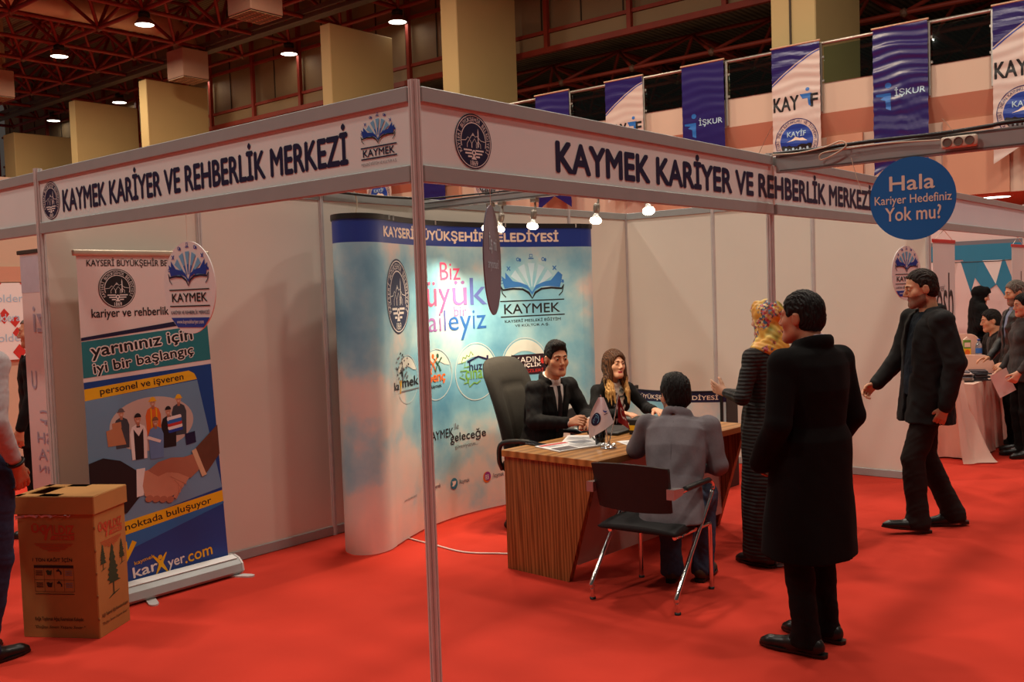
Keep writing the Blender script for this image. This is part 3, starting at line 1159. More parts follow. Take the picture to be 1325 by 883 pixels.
# KAYMEK logo
ar.mark('book_logo')
book_logo(ar, 1.745, 1.664, 0.61, 1, page=mat('page_blue_ink', (54, 118, 190), 0.45), ray=PALEBLUE)
ar.rect(1.430, 1.651, 2.052, 1.660, BLACKINK, 1)
ar.text('KAYMEK', (1.468, 1.553, 2.008, 1.630), BLACKINK, 1, 0.012)
ar.rect(1.430, 1.526, 2.052, 1.535, BLACKINK, 1)
ar.text('KAYSERİ MESLEKİ EĞİTİM', (1.470, 1.482, 2.012, 1.512), BLACKINK, 1, 0.01)
ar.text('VE KÜLTÜR A.Ş.', (1.568, 1.440, 1.900, 1.468), BLACKINK, 1, 0.01)
# bubbles
BUB = mat('bubble_pale_print', (214, 222, 216), 0.45, 0, 0.10, 6)
BUBL = mat('bubble_line_print', (196, 216, 220), 0.4)
ar.mark('bubble_print')
for cu, cz, r in ((0.275, 1.135, 0.175), (0.700, 1.130, 0.195), (1.155, 1.115, 0.228), (1.650, 1.125, 0.232)):
    ar.ring(cu, cz, r * 0.965, r, BUBL, 1)
    ar.poly([(cu + r * 0.92 * math.cos(a), cz + r * 0.92 * math.sin(a)) for a in [math.radians(20 + 140 * k / 20) for k in range(21)]] +
            [(cu - 0.55 * r + 1.1 * r * k / 8, cz + 0.36 * r + 0.16 * r * math.sin(PI * k / 8)) for k in range(9)], BUB, 1)
ar.mark('round_logo')
rng = random.Random(3)
for k in range(46):
    a, q = rng.uniform(0, 2 * PI), math.sqrt(rng.random()) * 0.105
    ar.ellipse(0.205 + q * math.cos(a), 1.232 + q * 1.05 * math.sin(a), 0.010, 0.008, GREYINK if k % 3 else BLACKINK, 2, 7)
ar.stroke([(0.205, 1.12), (0.205, 1.24)], 0.012, BLACKINK, 2)
ar.text('ka', (0.055, 1.075, 0.135, 1.130), BLACKINK, 2, 0.02)
ar.text('y', (0.145, 1.045, 0.185, 1.135), YELLOW, 2, 0.03)
ar.text('mek', (0.195, 1.082, 0.455, 1.150), BLACKINK, 2, 0.02)
ar.rect(0.165, 1.052, 0.455, 1.060, GREYINK, 2)
ar.mark('round_logo')
for cx, m in ((0.665, ORANGE), (0.725, mat('dark_green_ink', (40, 90, 62)))):
    ar.ellipse(cx, 1.268, 0.016, 0.019, m, 2, 12)
    ar.stroke([(cx - 0.05, 1.25), (cx, 1.205), (cx + 0.05, 1.255)], 0.014, m, 2)
    ar.stroke([(cx - 0.035, 1.15), (cx, 1.215), (cx + 0.035, 1.15)], 0.014, m, 3)
ar.text('Genç', (0.575, 1.060, 0.810, 1.152), ORANGE, 2, 0.03)
ar.text('kaymek', (0.630, 1.022, 0.765, 1.058), BLACKINK, 2, 0.01)
ar.mark('round_logo')
lf = [(1.09, 1.16), (1.03, 1.155), (1.045, 1.20), (1.0, 1.19), (1.02, 1.235), (1.05, 1.225), (1.06, 1.25), (1.085, 1.235), (1.105, 1.275), (1.13, 1.245)]
ar.stroke(lf, 0.010, GREEN, 2)
ar.stroke([(1.06, 1.13), (0.985, 1.13), (1.02, 1.10), (0.975, 1.085), (1.035, 1.06), (1.02, 1.03), (1.07, 1.035), (1.08, 1.0), (1.13, 1.03), (1.16, 1.02), (1.20, 1.04)], 0.010, GREEN, 2)
ar.stroke([(1.065, 1.195), (1.185, 1.232), (1.305, 1.196)], 0.014, NAVY, 2)
ar.rect(1.270, 1.205, 1.290, 1.235, NAVY, 2)
ar.text('huzur', (1.085, 1.125, 1.315, 1.192), NAVY, 2, 0.02)
ar.text('çınar', (1.042, 1.035, 1.270, 1.125), GREEN, 2, 0.02)
ar.mark('round_logo')
rr = []
for (cx, cz, a0) in ((1.825, 1.180, 0), (1.535, 1.180, 90), (1.535, 1.085, 180), (1.825, 1.085, 270)):
    rr += [(cx + 0.035 * math.cos(math.radians(a0 + 15 * k)), cz + 0.035 * math.sin(math.radians(a0 + 15 * k))) for k in range(7)]
ar.poly(rr, mat('plum_black_ink', (46, 26, 36), 0.45), 2)
ar.poly([(1.52, 1.222), (1.555, 1.205), (1.525, 1.195)], BLACKINK, 3)
ar.text('KADIN', (1.560, 1.150, 1.800, 1.196), WHITE, 4, 0.0)
ar.ellipse(1.825, 1.155, 0.02, 0.024, REDINK, 4, 14)
ar.text('GENÇLİK', (1.530, 1.105, 1.810, 1.150), WHITE, 4, 0.02)
ar.text('MERKEZLERİ', (1.525, 1.066, 1.830, 1.098), REDINK, 4, 0.01)
ar.mark('motto_lettering')
ar.text('KAYMEK', (0.560, 0.640, 0.885, 0.705), BLACKINK, 1, 0.004)
ar.text('ile', (0.895, 0.690, 0.945, 0.735), GREYINK, 1, 0.0)
ar.text('geleceğe', (0.845, 0.575, 1.236, 0.665), BLACKINK, 1, 0.006)
ar.text('güveniyoruz...', (0.895, 0.528, 1.150, 0.565), GREYINK, 1, 0.0)
for cu, cz, m, txt in ((0.530, 0.288, NAVY, 'f'), (0.868, 0.272, TEALINK, 't'), (1.232, 0.264, ORANGE, 'i')):
    ar.mark('social_icon')
    ar.ellipse(cu, cz, 0.042, 0.044, m, 1, 26)
    if txt == 'f':
        ar.text('f', (cu - 0.012, cz - 0.026, cu + 0.016, cz + 0.028), WHITE, 2, 0.03)
    elif txt == 't':
        ar.poly([(cu - 0.026, cz - 0.016), (cu - 0.004, cz - 0.022), (cu + 0.018, cz - 0.004), (cu + 0.026, cz + 0.016), (cu + 0.010, cz + 0.020), (cu - 0.002, cz + 0.008), (cu - 0.022, cz + 0.020), (cu - 0.014, cz - 0.004)], WHITE, 2)
    else:
        ar.ellipse(cu + 0.006, cz + 0.006, 0.034, 0.036, mat('magenta_ink', (150, 44, 130)), 2, 20)
        ar.ring(cu, cz, 0.020, 0.025, WHITE, 3, n=4, a0=PI / 4, a1=2 * PI + PI / 4)
        ar.ring(cu, cz, 0.007, 0.011, WHITE, 3, n=14)
    ar.text('/kaymek', (cu + 0.06, cz - 0.024, cu + 0.175, cz + 0.020), NAVY, 1, 0.0)
ar.mark('web_address')
ar.text('www.kaymek.com.tr', (0.150, 0.272, 0.360, 0.296), GREYINK, 1, 0.0)
ar.build('print', dt, disp_at, [SLEN * k / 48 for k in range(1, 48)], 0.0007)

mb = MB()
mb.tube(smooth_path([(-2.44, 2.20, 0.008), (-2.30, 2.185, 0.006), (-2.166, 2.175, 0.006), (-1.848, 2.145, 0.006), (-1.62, 2.25, 0.006), (-1.40, 2.36, 0.006), (-1.2, 2.5, 0.006)]), 0.006, mat('white_cable', (226, 214, 206), 0.5), 6)
tag(mb.build('power_cable'), 'white cable on the carpet running from the display to the desk', 'cable')

# ================================================================== ROLL-UP BANNER BY THE LEFT WALL
rx = -2.8
rt = thing('roll_up_banner', 'roll-up banner with handshake picture and yellow and blue stripes beside the cardboard box', 'banner', (rx, 0.52, 0))
yl = lambda z: 0.098 - 0.005 * (z / 2.02)
yr = lambda z: 0.975 - 0.092 * (z / 2.02)
RB = lambda y, z, h: (h, y - 0.52, z)
mb = MB()
mb.prism([(yl(0.10), 0.10), (yr(0.10), 0.10), (yr(2.02), 2.02), (yl(2.02), 2.02)], lambda u, v, d: (d, u - 0.52, v), -0.0012, 0.0, mat('banner_white_film', (238, 226, 220), 0.4, 0, 0.015, 3))
mb.build('banner_sheet', rt)
mb = MB()
mb.box((0.004, 0.50 - 0.52, 2.030), (0.022, 0.86, 0.034), mat('pale_gold_aluminium', (214, 200, 176), 0.35, 0.5), 0.006, None, 2)
mb.build('top_rail', rt)
mb = MB()
prof = [(-0.06, 0.012), (0.10, 0.012), (0.115, 0.03), (0.105, 0.075), (0.07, 0.105), (0.02, 0.118), (-0.04, 0.11), (-0.07, 0.06)]
mb.prism(prof, lambda u, v, d: (u, d, v), -0.45, 0.475, RAIL)
mb.prism([(0.018, 0.1185), (0.075, 0.1045), (0.078, 0.108), (0.02, 0.122)], lambda u, v, d: (u, d, v), -0.44, 0.465, WHITE)
mb.build('cassette', rt)
for y in (-0.46, 0.475):
    mb = MB()
    mb.prism([(p[0] * 1.03, p[1] * 1.02) for p in prof], lambda u, v, d: (u, d, v), y, y + 0.012, ALU)
    mb.build('end_cap', rt)
for y, ang in ((-0.12, -0.35), (0.40, 0.5)):
    mb = MB()
    b = [(0, -0.028), (0.17, -0.028), (0.195, -0.015), (0.2, 0.0), (0.195, 0.015), (0.17, 0.028), (0, 0.028)]
    c, s = math.cos(ang), math.sin(ang)
    mb.prism([(0.03 + p[0] * c - p[1] * s, y + p[0] * s + p[1] * c) for p in b], lambda u, v, d: (u, v, d), 0.0, 0.009, ALU)
    mb.build('foot', rt)
mb = MB()
mb.tube([(-0.03, 0, 0.1), (-0.02, 0, 2.03)], 0.008, ALU, 8)
mb.build('support_pole', rt)


def Y(u, v):
    return (u + 0.24 - 0.08 * (v - 0.13), v)


ar = Art()
TEALB = mat('banner_teal_ink', (40, 132, 140), 0.4, 0, 0.05, 2)
DKBLUE = mat('banner_deep_blue_ink', (20, 74, 150), 0.4, 0, 0.08, 2)
PHOTO = mat('photo_sky_print', (116, 160, 192), 0.42, 0, 0.10, 1.4)
PHOTOL = mat('photo_pale_glow_print', (206, 190, 178), 0.42, 0, 0.08, 2)
ar.text('KAYSERİ BÜYÜKŞEHİR BELEDİYESİ', (*Y(0.056, 1.945), *Y(0.735, 2.004)), BLACKINK, 2, 0.012)
ar.mark('city_emblem')
emblem(ar, Y(0.22, 1.83)[0], 1.826, 0.113, 2, WHITE, BLACKINK)
ar.mark('lettering')
ar.text('kariyer ve rehberlik merkezi', (*Y(0.045, 1.648), *Y(0.735, 1.712)), BLACKINK, 2, 0.02)
ar.mark('stripe_print')
e0, e1 = lambda v: yl(v) + 0.001, lambda v: yr(v) - 0.001
ar.poly([(e0(1.55), 1.553), (e1(1.61), 1.645), (e1(1.59), 1.612), (e0(1.53), 1.535)], NAVY, 1)
ar.poly([(e0(1.5), 1.530), (e1(1.6), 1.592), (e1(1.36), 1.372), (e0(1.3), 1.325)], TEALB, 1)
ar.poly([(e0(1.3), 1.300), (e1(1.35), 1.345), (e1(0.1), 0.104), (e0(0.1), 0.104)], DKBLUE, 1)
ar.poly([(e0(1.2), 1.262), (*Y(0.61, 1.315),), (*Y(0.645, 1.295),), (*Y(0.66, 1.258),), (e0(1.2), 1.196)], YELLOW, 2)
ar.poly([(e0(1.2), 1.196), Y(0.66, 1.252), (e1(0.56), 0.56), (e0(0.4), 0.43)], PHOTO, 2)
ar.ellipse(Y(0.33, 1.0)[0], 1.02, 0.27, 0.16, PHOTOL, 3)
ar.poly([(e0(0.4), 0.450), (e1(0.56), 0.540), (e1(0.46), 0.470), (e0(0.35), 0.370)], YELLOW, 4)
ar.poly([(e0(0.35), 0.370), (e1(0.46), 0.470), (e1(0.38), 0.455), (e0(0.2), 0.25)], mat('banner_sky_blue_ink', (36, 120, 190), 0.4, 0, 0.06, 2), 3)
ar.mark('slogan_lettering')
for (s, bl, br, h, m, bd) in (('yarınınız için', Y(0.016, 1.420), Y(0.662, 1.484), 0.084, WHITE, 0.13), ('iyi bir başlangıç', Y(0.018, 1.329), Y(0.658, 1.397), 0.074, WHITE, 0.13)):
    ar.quadtext(s, bl, br, h, m, 3, bd)
for (s, bl, br, h, m, bd) in (('yarınınız için', Y(0.016, 1.420), Y(0.662, 1.484), 0.084, BLACKINK, 0.03), ('iyi bir başlangıç', Y(0.018, 1.329), Y(0.658, 1.397), 0.074, BLACKINK, 0.03)):
    ar.quadtext(s, bl, br, h, m, 4, bd)
ar.quadtext('personel ve işveren', Y(0.036, 1.212), Y(0.568, 1.252), 0.050, BLACKINK, 4, 0.015)
ar.quadtext('bu noktada buluşuyor', Y(-0.02, 0.395), Y(0.655, 0.462), 0.052, BLACKINK, 5, 0.015)
SKIN2 = mat('printed_skin', (206, 150, 120), 0.45, 0, 0.06, 6)
SKIN3 = mat('printed_skin_deep', (178, 118, 92), 0.45, 0, 0.06, 6)


def printed_worker(x, y, h, cloth, hat=None, hair=BLACKINK, apron=None, L=4):
    """small figure in the banner's photograph: x centre, y waist, h height from waist to crown"""
    k = h
    ar.poly([(x - .26 * k, y - .55 * k), (x - .30 * k, y + .30 * k), (x - .22 * k, y + .52 * k), (x - .07 * k, y + .60 * k), (x + .07 * k, y + .60 * k), (x + .22 * k, y + .52 * k), (x + .30 * k, y + .30 * k), (x + .26 * k, y - .55 * k)], cloth, L)
    ar.poly([(x - .05 * k, y + .52 * k), (x - .06 * k, y + .68 * k), (x + .06 * k, y + .68 * k), (x + .05 * k, y + .52 * k)], SKIN3, L + 1)
    ar.ellipse(x, y + .78 * k, .105 * k, .145 * k, SKIN2, L + 1, 18)
    top = [(x + .12 * k * math.cos(a), y + .82 * k + .14 * k * math.sin(a)) for a in [PI * q / 10 for q in range(11)]]
    ar.poly(top, hat or hair, L + 2)
    if hat:
        ar.rect(x - .16 * k, y + .80 * k, x + .15 * k, y + .835 * k, hat, L + 2)
    ar.rect(x - .055 * k, y + .765 * k, x - .02 * k, y + .78 * k, BLACKINK, L + 2)
    ar.rect(x + .02 * k, y + .765 * k, x + .055 * k, y + .78 * k, BLACKINK, L + 2)
    ar.rect(x - .035 * k, y + .695 * k, x + .035 * k, y + .71 * k, WHITE, L + 2)
    if apron:
        ar.poly([(x - .15 * k, y - .55 * k), (x - .17 * k, y + .45 * k), (x, y + .2 * k), (x + .17 * k, y + .45 * k), (x + .15 * k, y - .55 * k)], apron, L + 1)
        ar.poly([(x - .06 * k, y + .55 * k), (x + .06 * k, y + .49 * k), (x + .06 * k, y + .55 * k), (x - .06 * k, y + .49 * k)], BLACKINK, L + 2)


ar.mark('workers_photo')
DKG = mat('printed_dark_workwear', (62, 70, 78), 0.45, 0, 0.1, 8)
printed_worker(Y(.135, 1)[0], 0.985, 0.155, DKG, mat('printed_grey_cap', (104, 92, 92)), L=4)
ar.poly([Y(.04, .92), Y(.04, 1.01), Y(.13, 1.03), Y(.15, .92)], mat('printed_carton', (190, 130, 92)), 6)
ar.poly([Y(.08, 1.015), Y(.08, 1.05), Y(.135, 1.055), Y(.135, 1.02)], mat('printed_carton', (190, 130, 92)), 6)
printed_worker(Y(.335, 1)[0], 1.02, 0.165, ORANGE, YELLOW, L=4)
ar.rect(Y(.318, 1)[0], .97, Y(.326, 1)[0], 1.11, YELLOW, 6)
ar.rect(Y(.352, 1)[0], .97, Y(.360, 1)[0], 1.11, YELLOW, 6)
printed_worker(Y(.505, 1)[0], 1.02, 0.165, DKG, YELLOW, L=4)
printed_worker(Y(.432, 1)[0], 0.955, 0.165, BLACKINK, None, L=6)
for k, m in enumerate((BLUE, WHITE, REDINK, MIDBLUE, WHITE)):
    ar.quadtext('I', Y(.43, .955 + .018 * k), Y(.515, .965 + .018 * k), .012, m, 9, 0.4)
ar.poly([Y(.53, .86), Y(.53, .93), Y(.60, .94), Y(.60, .87)], NAVY, 8)
printed_worker(Y(.235, 1)[0], 0.92, 0.18, WHITE, None, apron=BLACKINK, L=8)
printed_worker(Y(.345, 1)[0], 0.90, 0.165, mat('printed_scrubs', (104, 146, 196)), None, mat('printed_brown_hair', (130, 92, 66)), L=9)
ar.poly([Y(.275, .935), Y(.29, .95), Y(.37, .915), Y(.36, .90)], WHITE, 12)
# the big handshake
HL = 12
ar.mark('handshake_photo')
ar.poly([Y(.0, .86), Y(.10, .83), Y(.20, .75), Y(.19, .60), Y(.10, .52), (e0(.5), .50), (e0(.9), .84)], BLACKINK, HL)
ar.poly([Y(.19, .765), Y(.245, .765), Y(.215, .605), Y(.17, .60)], WHITE, HL + 1)
ar.poly([Y(.24, .745), Y(.31, .76), Y(.36, .78), Y(.44, .76), Y(.52, .72), Y(.53, .665), Y(.48, .62), Y(.42, .575), Y(.34, .55), Y(.27, .565), Y(.22, .60), Y(.215, .66)], SKIN2, HL + 1)
ar.poly([Y(.26, .745), Y(.33, .785), Y(.42, .80), Y(.50, .79), Y(.57, .80), Y(.60, .70), Y(.53, .655), Y(.45, .70), Y(.38, .715), Y(.32, .70)], SKIN3, HL + 2)
for k in range(4):
    a, b = Y(.40 + .022 * k, .70 - .022 * k), Y(.50 - .03 * k, .635 - .028 * k)
    ar.stroke([a, b], [0.03, 0.026], SKIN2, HL + 3)
    ar.stroke([(a[0], a[1] - .015), (b[0], b[1] - .015)], 0.003, SKIN3, HL + 4)
for k in range(4):
    ar.ellipse(Y(.245 + .045 * k, .57)[0], .578 - .010 * k, .026, .02, SKIN3, HL + 2, 14)
ar.poly([Y(.56, .82), Y(.60, .835), Y(.645, .66), Y(.61, .65)], mat('printed_cream_cuff', (222, 190, 150)), HL + 3)
ar.poly([Y(.59, .835), (e1(.9), .96), (e1(.75), .775), Y(.64, .665)], mat('printed_brown_sleeve', (104, 66, 48), 0.5, 0, 0.1, 12), HL + 4)
# arrow and web name
ar.mark('arrow_print')
ar.stroke([Y(.058, .352), Y(.058, .255)], 0.034, YELLOW, 5)
ar.stroke([Y(.005, .315), Y(.058, .250), Y(.122, .345)], 0.032, YELLOW, 6)
ar.mark('web_logo')
ar.quadtext('kaymek', Y(.105, .196), Y(.235, .214), .030, YELLOW, 7, 0.008)
ar.quadtext('kar', Y(.088, .128), Y(.245, .142), .062, WHITE, 7, 0.02)
ar.stroke([Y(.222, .232), Y(.262, .185), Y(.262, .165), Y(.232, .118)], [.008, .022, .022, .008], YELLOW, 6)
ar.stroke([Y(.312, .235), Y(.275, .185), Y(.275, .165), Y(.308, .112)], [.008, .022, .022, .008], YELLOW, 6)
ar.ellipse(Y(.268, .21)[0], .214, .014, .014, YELLOW, 6, 14)
ar.quadtext('yer', Y(.312, .118), Y(.425, .126), .060, WHITE, 7, 0.02)
ar.quadtext('.com', Y(.428, .136), Y(.618, .152), .048, YELLOW, 7, 0.02)
ar.build('print', rt, lambda u, v, h: RB(u, v, h), None, 0.0004)

# ================================================================== CARDBOARD COLLECTION BOX
CARD = mat('brown_cardboard', (176, 124, 66), 0.8, 0, 0.06, 5)
CARDIN = mat('cardboard_inside', (150, 106, 60), 0.85, 0, 0.06, 5)
bx = thing('recycling_box', 'tall brown cardboard paper-collection box with red lettering and printed green trees', 'box', (-2.593, -0.11, 0), math.atan2(0.221, 0.371))
BW, BD, BH = 0.432, 0.285, 0.66
mb = MB()
t_ = 0.006
for (c, s) in (((0, -BD / 2, BH / 2), (BW, t_, BH)), ((0, BD / 2, BH / 2), (BW, t_, BH)), ((-BW / 2, 0, BH / 2), (t_, BD, BH)), ((BW / 2, 0, BH / 2), (t_, BD, BH)), ((0, 0, 0.005), (BW, BD, t_))):
    mb.box(c, s, CARD, 0.0015)
mb.build('carton', bx)
mb = MB()
W2, D2 = BW + 0.024, BD + 0.024
z0, z1 = 0.655, 0.748
for (c, s) in (((0, -D2 / 2, (z0 + z1) / 2), (W2, t_, z1 - z0)), ((0, D2 / 2, (z0 + z1) / 2), (W2, t_, z1 - z0)), ((-W2 / 2, 0, (z0 + z1) / 2), (t_, D2, z1 - z0)), ((W2 / 2, 0, (z0 + z1) / 2), (t_, D2, z1 - z0))):
    mb.box(c, s, CARD, 0.0015)
mb.box((0.07, 0, z1), (W2 - 0.14, D2, t_), CARD, 0.001)
mb.box((-W2 / 2 + 0.02, 0, z1), (0.04, D2, t_), CARD, 0.001)
mb.box((-0.10, -D2 / 2 + 0.03, z1), (0.26, 0.06, t_), CARD, 0.001)
mb.box((-0.10, D2 / 2 - 0.03, z1), (0.26, 0.06, t_), CARD, 0.001)
mb.build('lid', bx)
mb = MB()
rng = random.Random(5)
pts = [(-BW / 2 - .004 + BW * k / 26, -BD / 2 - 0.012 - rng.uniform(0, .006), 0.655 - rng.uniform(0, .008)) for k in range(20)]
low = [(p[0], p[1] + 0.004, 0.640 - rng.uniform(0, .02) + 0.02 * k / 20) for k, p in enumerate(pts)]
mb.raw(pts + low, [(k, k + 1, 21 + k, 20 + k) for k in range(19)], mat('clear_bag_edge', (206, 204, 204), 0.2, 0.2))
mb.build('bag_edge', bx)
for z in (0.1, 0.22, 0.34, 0.46, 0.58):
    mb = MB()
    mb.box((BW / 2 + 0.001, -BD / 2 + 0.0, z), (0.012, 0.008, 0.016), CARDIN, 0.003)
    mb.build('lock_tab', bx)
ar = Art()
BROWNRED = mat('box_red_print', (190, 72, 38), 0.75, 0, 0.06, 8)
DKGREEN = mat('box_green_print', (44, 62, 36), 0.75, 0, 0.06, 8)


def tree_print(a, x, y, h, seed):
    r = random.Random(seed)
    w = h * 0.22
    n = 9
    L_, R_ = [], []
    for k in range(n):
        f = k / (n - 1)
        zz = y + h * (0.24 + 0.76 * f)
        ww = w * (1 - f) ** 0.7 * (0.8 + 0.4 * r.random()) * (0.75 + 0.25 * math.sin(f * 3 + .6))
        L_ += [(x - ww, zz), (x - ww * 0.62, zz + h * 0.045)]
        ww = w * (1 - f) ** 0.7 * (0.8 + 0.4 * r.random())
        R_ += [(x + ww, zz), (x + ww * 0.62, zz + h * 0.045)]
    a.poly(L_ + R_[::-1], DKGREEN, 1)
    a.rect(x - h * .018, y, x + h * .018, y + h * 0.3, DKGREEN, 1)
    a.stroke([(x - w * .8, y - h * .03), (x - w * .1, y + h * .015), (x + w * .9, y + h * .05)], [h * .012, h * .03, h * .01], DKGREEN, 1)


def logo_print(a, x0, x1, y0, y1):
    w, h = x1 - x0, y1 - y0
    a.text('ÜÇ', (x0, y0 + h * .45, x0 + w * .36, y1), BROWNRED, 1, 0.05)
    a.text('Y', (x0 + w * .28, y0 + h * .15, x0 + w * .48, y1 - h * .1), BROWNRED, 1, 0.05, shear=0.3)
    a.text('ILDIZ', (x0 + w * .47, y0 + h * .45, x1, y1 - h * .1), BROWNRED, 1, 0.05)
    a.poly([(x0 + w * .42, y0 + h * .15), (x0 + w * .47, y0 + h * .38), (x1, y0 + h * .38), (x1, y0 + h * .15)], BROWNRED, 1)
    a.text('GERİ', (x0 + w * .55, y0 + h * .19, x0 + w * .93, y0 + h * .34), CARD, 2, 0.03)
    for k, q in enumerate((.46, .42, .34, .28, .15)):
        a.rect(x0 + w * (.5 - q), y0 - h * (.05 + .09 * k), x0 + w * (.5 + q), y0 - h * (.09 + .09 * k), BROWNRED, 1)


# front: u from -BW/2 to BW/2
ar.mark('logo_print')
logo_print(ar, -0.135, 0.105, 0.505, 0.605)
ar.mark('table_print')
ar.text('1 TON KAĞIT İÇİN', (-0.14, 0.400, 0.085, 0.428), BLACKINK, 1, 0.02)
x0, x1, y0, y1 = -0.135, 0.09, 0.245, 0.385
ar.rect(x0, y1 - .015, x1, y1, BLACKINK, 1)
for k in range(5):
    u = x0 + (x1 - x0) * k / 4
    ar.rect(u - .0008, y0, u + .0008, y1, BLACKINK, 1)
for v in (y0, (y0 + y1 - .015) / 2):
    ar.rect(x0, v - .0008, x1, v + .0008, BLACKINK, 1)
ar.rect(x0, y0 - .014, x1, y0 - .011, BLACKINK, 1)
for i in range(4):
    for j in range(2):
        u, v = x0 + (x1 - x0) * (i + .5) / 4, y0 + .035 + j * .064
        if i == 1:
            ar.poly([(u - .018, v + .012), (u - .006, v + .016), (u + .006, v + .010), (u + .018, v + .016), (u + .012, v - .012), (u - .010, v - .010)], DKGREEN if j else BLACKINK, 1)
        elif i == 2:
            ar.stroke([(u - .014, v + .012), (u + .004, v + .012), (u + .012, v + .004), (u + .012, v - .008)], .008, BLACKINK, 1)
            ar.rect(u - .006, v + .012, u + .002, v + .022, BLACKINK, 1)
        else:
            for q in range(3):
                ar.rect(u - .02, v - .012 + q * .010, u + .02, v - .008 + q * .010, GREYINK if i == 3 else BLACKINK, 1)
ar.mark('slogan_print')
ar.text('Kağıt Toplamak Ağaç Kesmekten Kolaydır.', (-0.145, 0.085, 0.135, 0.112), BLACKINK, 1, 0.02)
ar.text('"Doğayı Seven Yaşamı Sever."', (-0.148, 0.045, 0.140, 0.066), BLACKINK, 1, 0.0, shear=0.3)
ar.build('front_print', bx, lambda u, v, h: (u, -BD / 2 - 0.003 - h, v))
ar = Art()
ar.mark('logo_print')
logo_print(ar, -0.11, 0.105, 0.500, 0.600)
ar.mark('tree_print')
tree_print(ar, 0.0, 0.19, 0.275, 1)
ar.mark('tree_print')
tree_print(ar, -0.085, 0.345, 0.135, 2)
ar.mark('tree_print')
tree_print(ar, 0.09, 0.335, 0.135, 3)
ar.mark('slogan_print')
ar.text('Kağıt Toplamak Ağaç Kesmekten Kolaydır.', (-0.118, 0.095, 0.128, 0.122), BLACKINK, 1, 0.02)
ar.text('"Doğayı Seven Yaşamı Sever."', (-0.118, 0.055, 0.128, 0.076), BLACKINK, 1, 0.0, shear=0.3)
ar.build('side_print', bx, lambda u, v, h: (BW / 2 + 0.003 + h, u, v))

# ================================================================== DESK
WOOD = wave_mat('zebrano_wood_veneer', (112, 66, 32), (164, 108, 60), 13.0, 'DIAGONAL', 0.34, 8.0, (1.9, 1.9, 0.06), 0.05, 0, 4)
WOODT = wave_mat('zebrano_wood_veneer_top', (150, 98, 48), (196, 138, 76), 2.6, 'X', 0.30, 5.0, (1.6, 0.16, 1.0), 0.03, 0, 4)
LAMI = mat('pale_grey_laminate', (196, 178, 168), 0.25, 0, 0.02, 3)
dk = thing('desk', 'wood-grain office desk with slanted end panels, staff seated behind it', 'desk', (-0.955, 2.87, 0), math.radians(-3.2))
DX0, DX1, DY0, DY1 = -0.375, 0.385, -0.875, 0.87
mb = MB()
mb.box(((DX0 + DX1) / 2, (DY0 + DY1) / 2, 0.730), (DX1 - DX0, DY1 - DY0, 0.04), WOODT, 0.002)
mb.build('desktop', dk)
for y in (DY0 + 0.02, DY1 - 0.06):
    mb = MB()
    mb.prism([(DX0 + 0.005, 0.0), (DX0 + 0.50, 0.0), (DX1 - 0.03, 0.71), (DX0 + 0.005, 0.71)], lambda u, v, d: (u, d, v), y, y + 0.038, WOOD)
    mb.build('end_panel', dk)
mb = MB()
mb.prism([(DY0 + 0.058, 0.10), (DY1 - 0.06, 0.10), (DY1 - 0.06, 0.709), (DY0 + 0.058, 0.709)], lambda u, v, d: (d, u, v), DX1 - 0.235, DX1 - 0.217, LAMI)
mb.build('modesty_panel', dk)
mb = MB()
mb.box((DX0 + 0.21, 0.55, 0.36), (0.40, 0.42, 0.60), mat('grey_drawer_unit', (120, 112, 108), 0.4), 0.004)
mb.build('drawer_unit', dk)

# ------------------------------------------------------------------ things on the desk (top at z = 0.75)
TOP = 0.7512


def paper_sheet(label, x, y, rz, w, d, h, kind):
    t = thing('newspaper' if kind == 'news' else 'paper_sheet', label, 'newspaper' if kind == 'news' else 'paper', (x, y, TOP), rz)
    mb = MB()
    mb.grid(lambda a, b: ((a - .5) * w, (b - .5) * d, h + 0.004 * math.sin(a * 3.1) * (1 if kind == 'news' else 0.2)), 10, 6, WHITE)
    mb.box((0, 0, h / 2 - 0.0005), (w, d, max(h - 0.001, 0.0008)), mat('paper_edge', (222, 212, 200), 0.7))
    mb.build('pages', t)
    a = Art()
    r = random.Random(int(abs(x * 1000)))
    if kind == 'news':
        a.rect(-w * .46, d * .28, w * .05, d * .44, REDINK, 1)
        a.rect(w * .1, d * .1, w * .46, d * .45, GREYINK, 1)
        a.rect(-w * .46, -d * .45, -w * .12, -d * .08, mat('newsprint_photo', (96, 84, 84), 0.6, 0, 0.3, 30), 1)
    for k in range(10 if kind == 'news' else 7):
        v = d * (.2 - .066 * k)
        a.rect(-w * .08 if kind == 'news' and k > 2 else -w * .42, v, w * r.uniform(.3, .46), v + d * .022, GREYINK, 2)
    a.build('print', t, lambda u, v, hh: (u, v, h + hh + 0.0035 * math.sin((u / w + .5) * 3.1) * (1 if kind == 'news' else 0.2)))
    return t


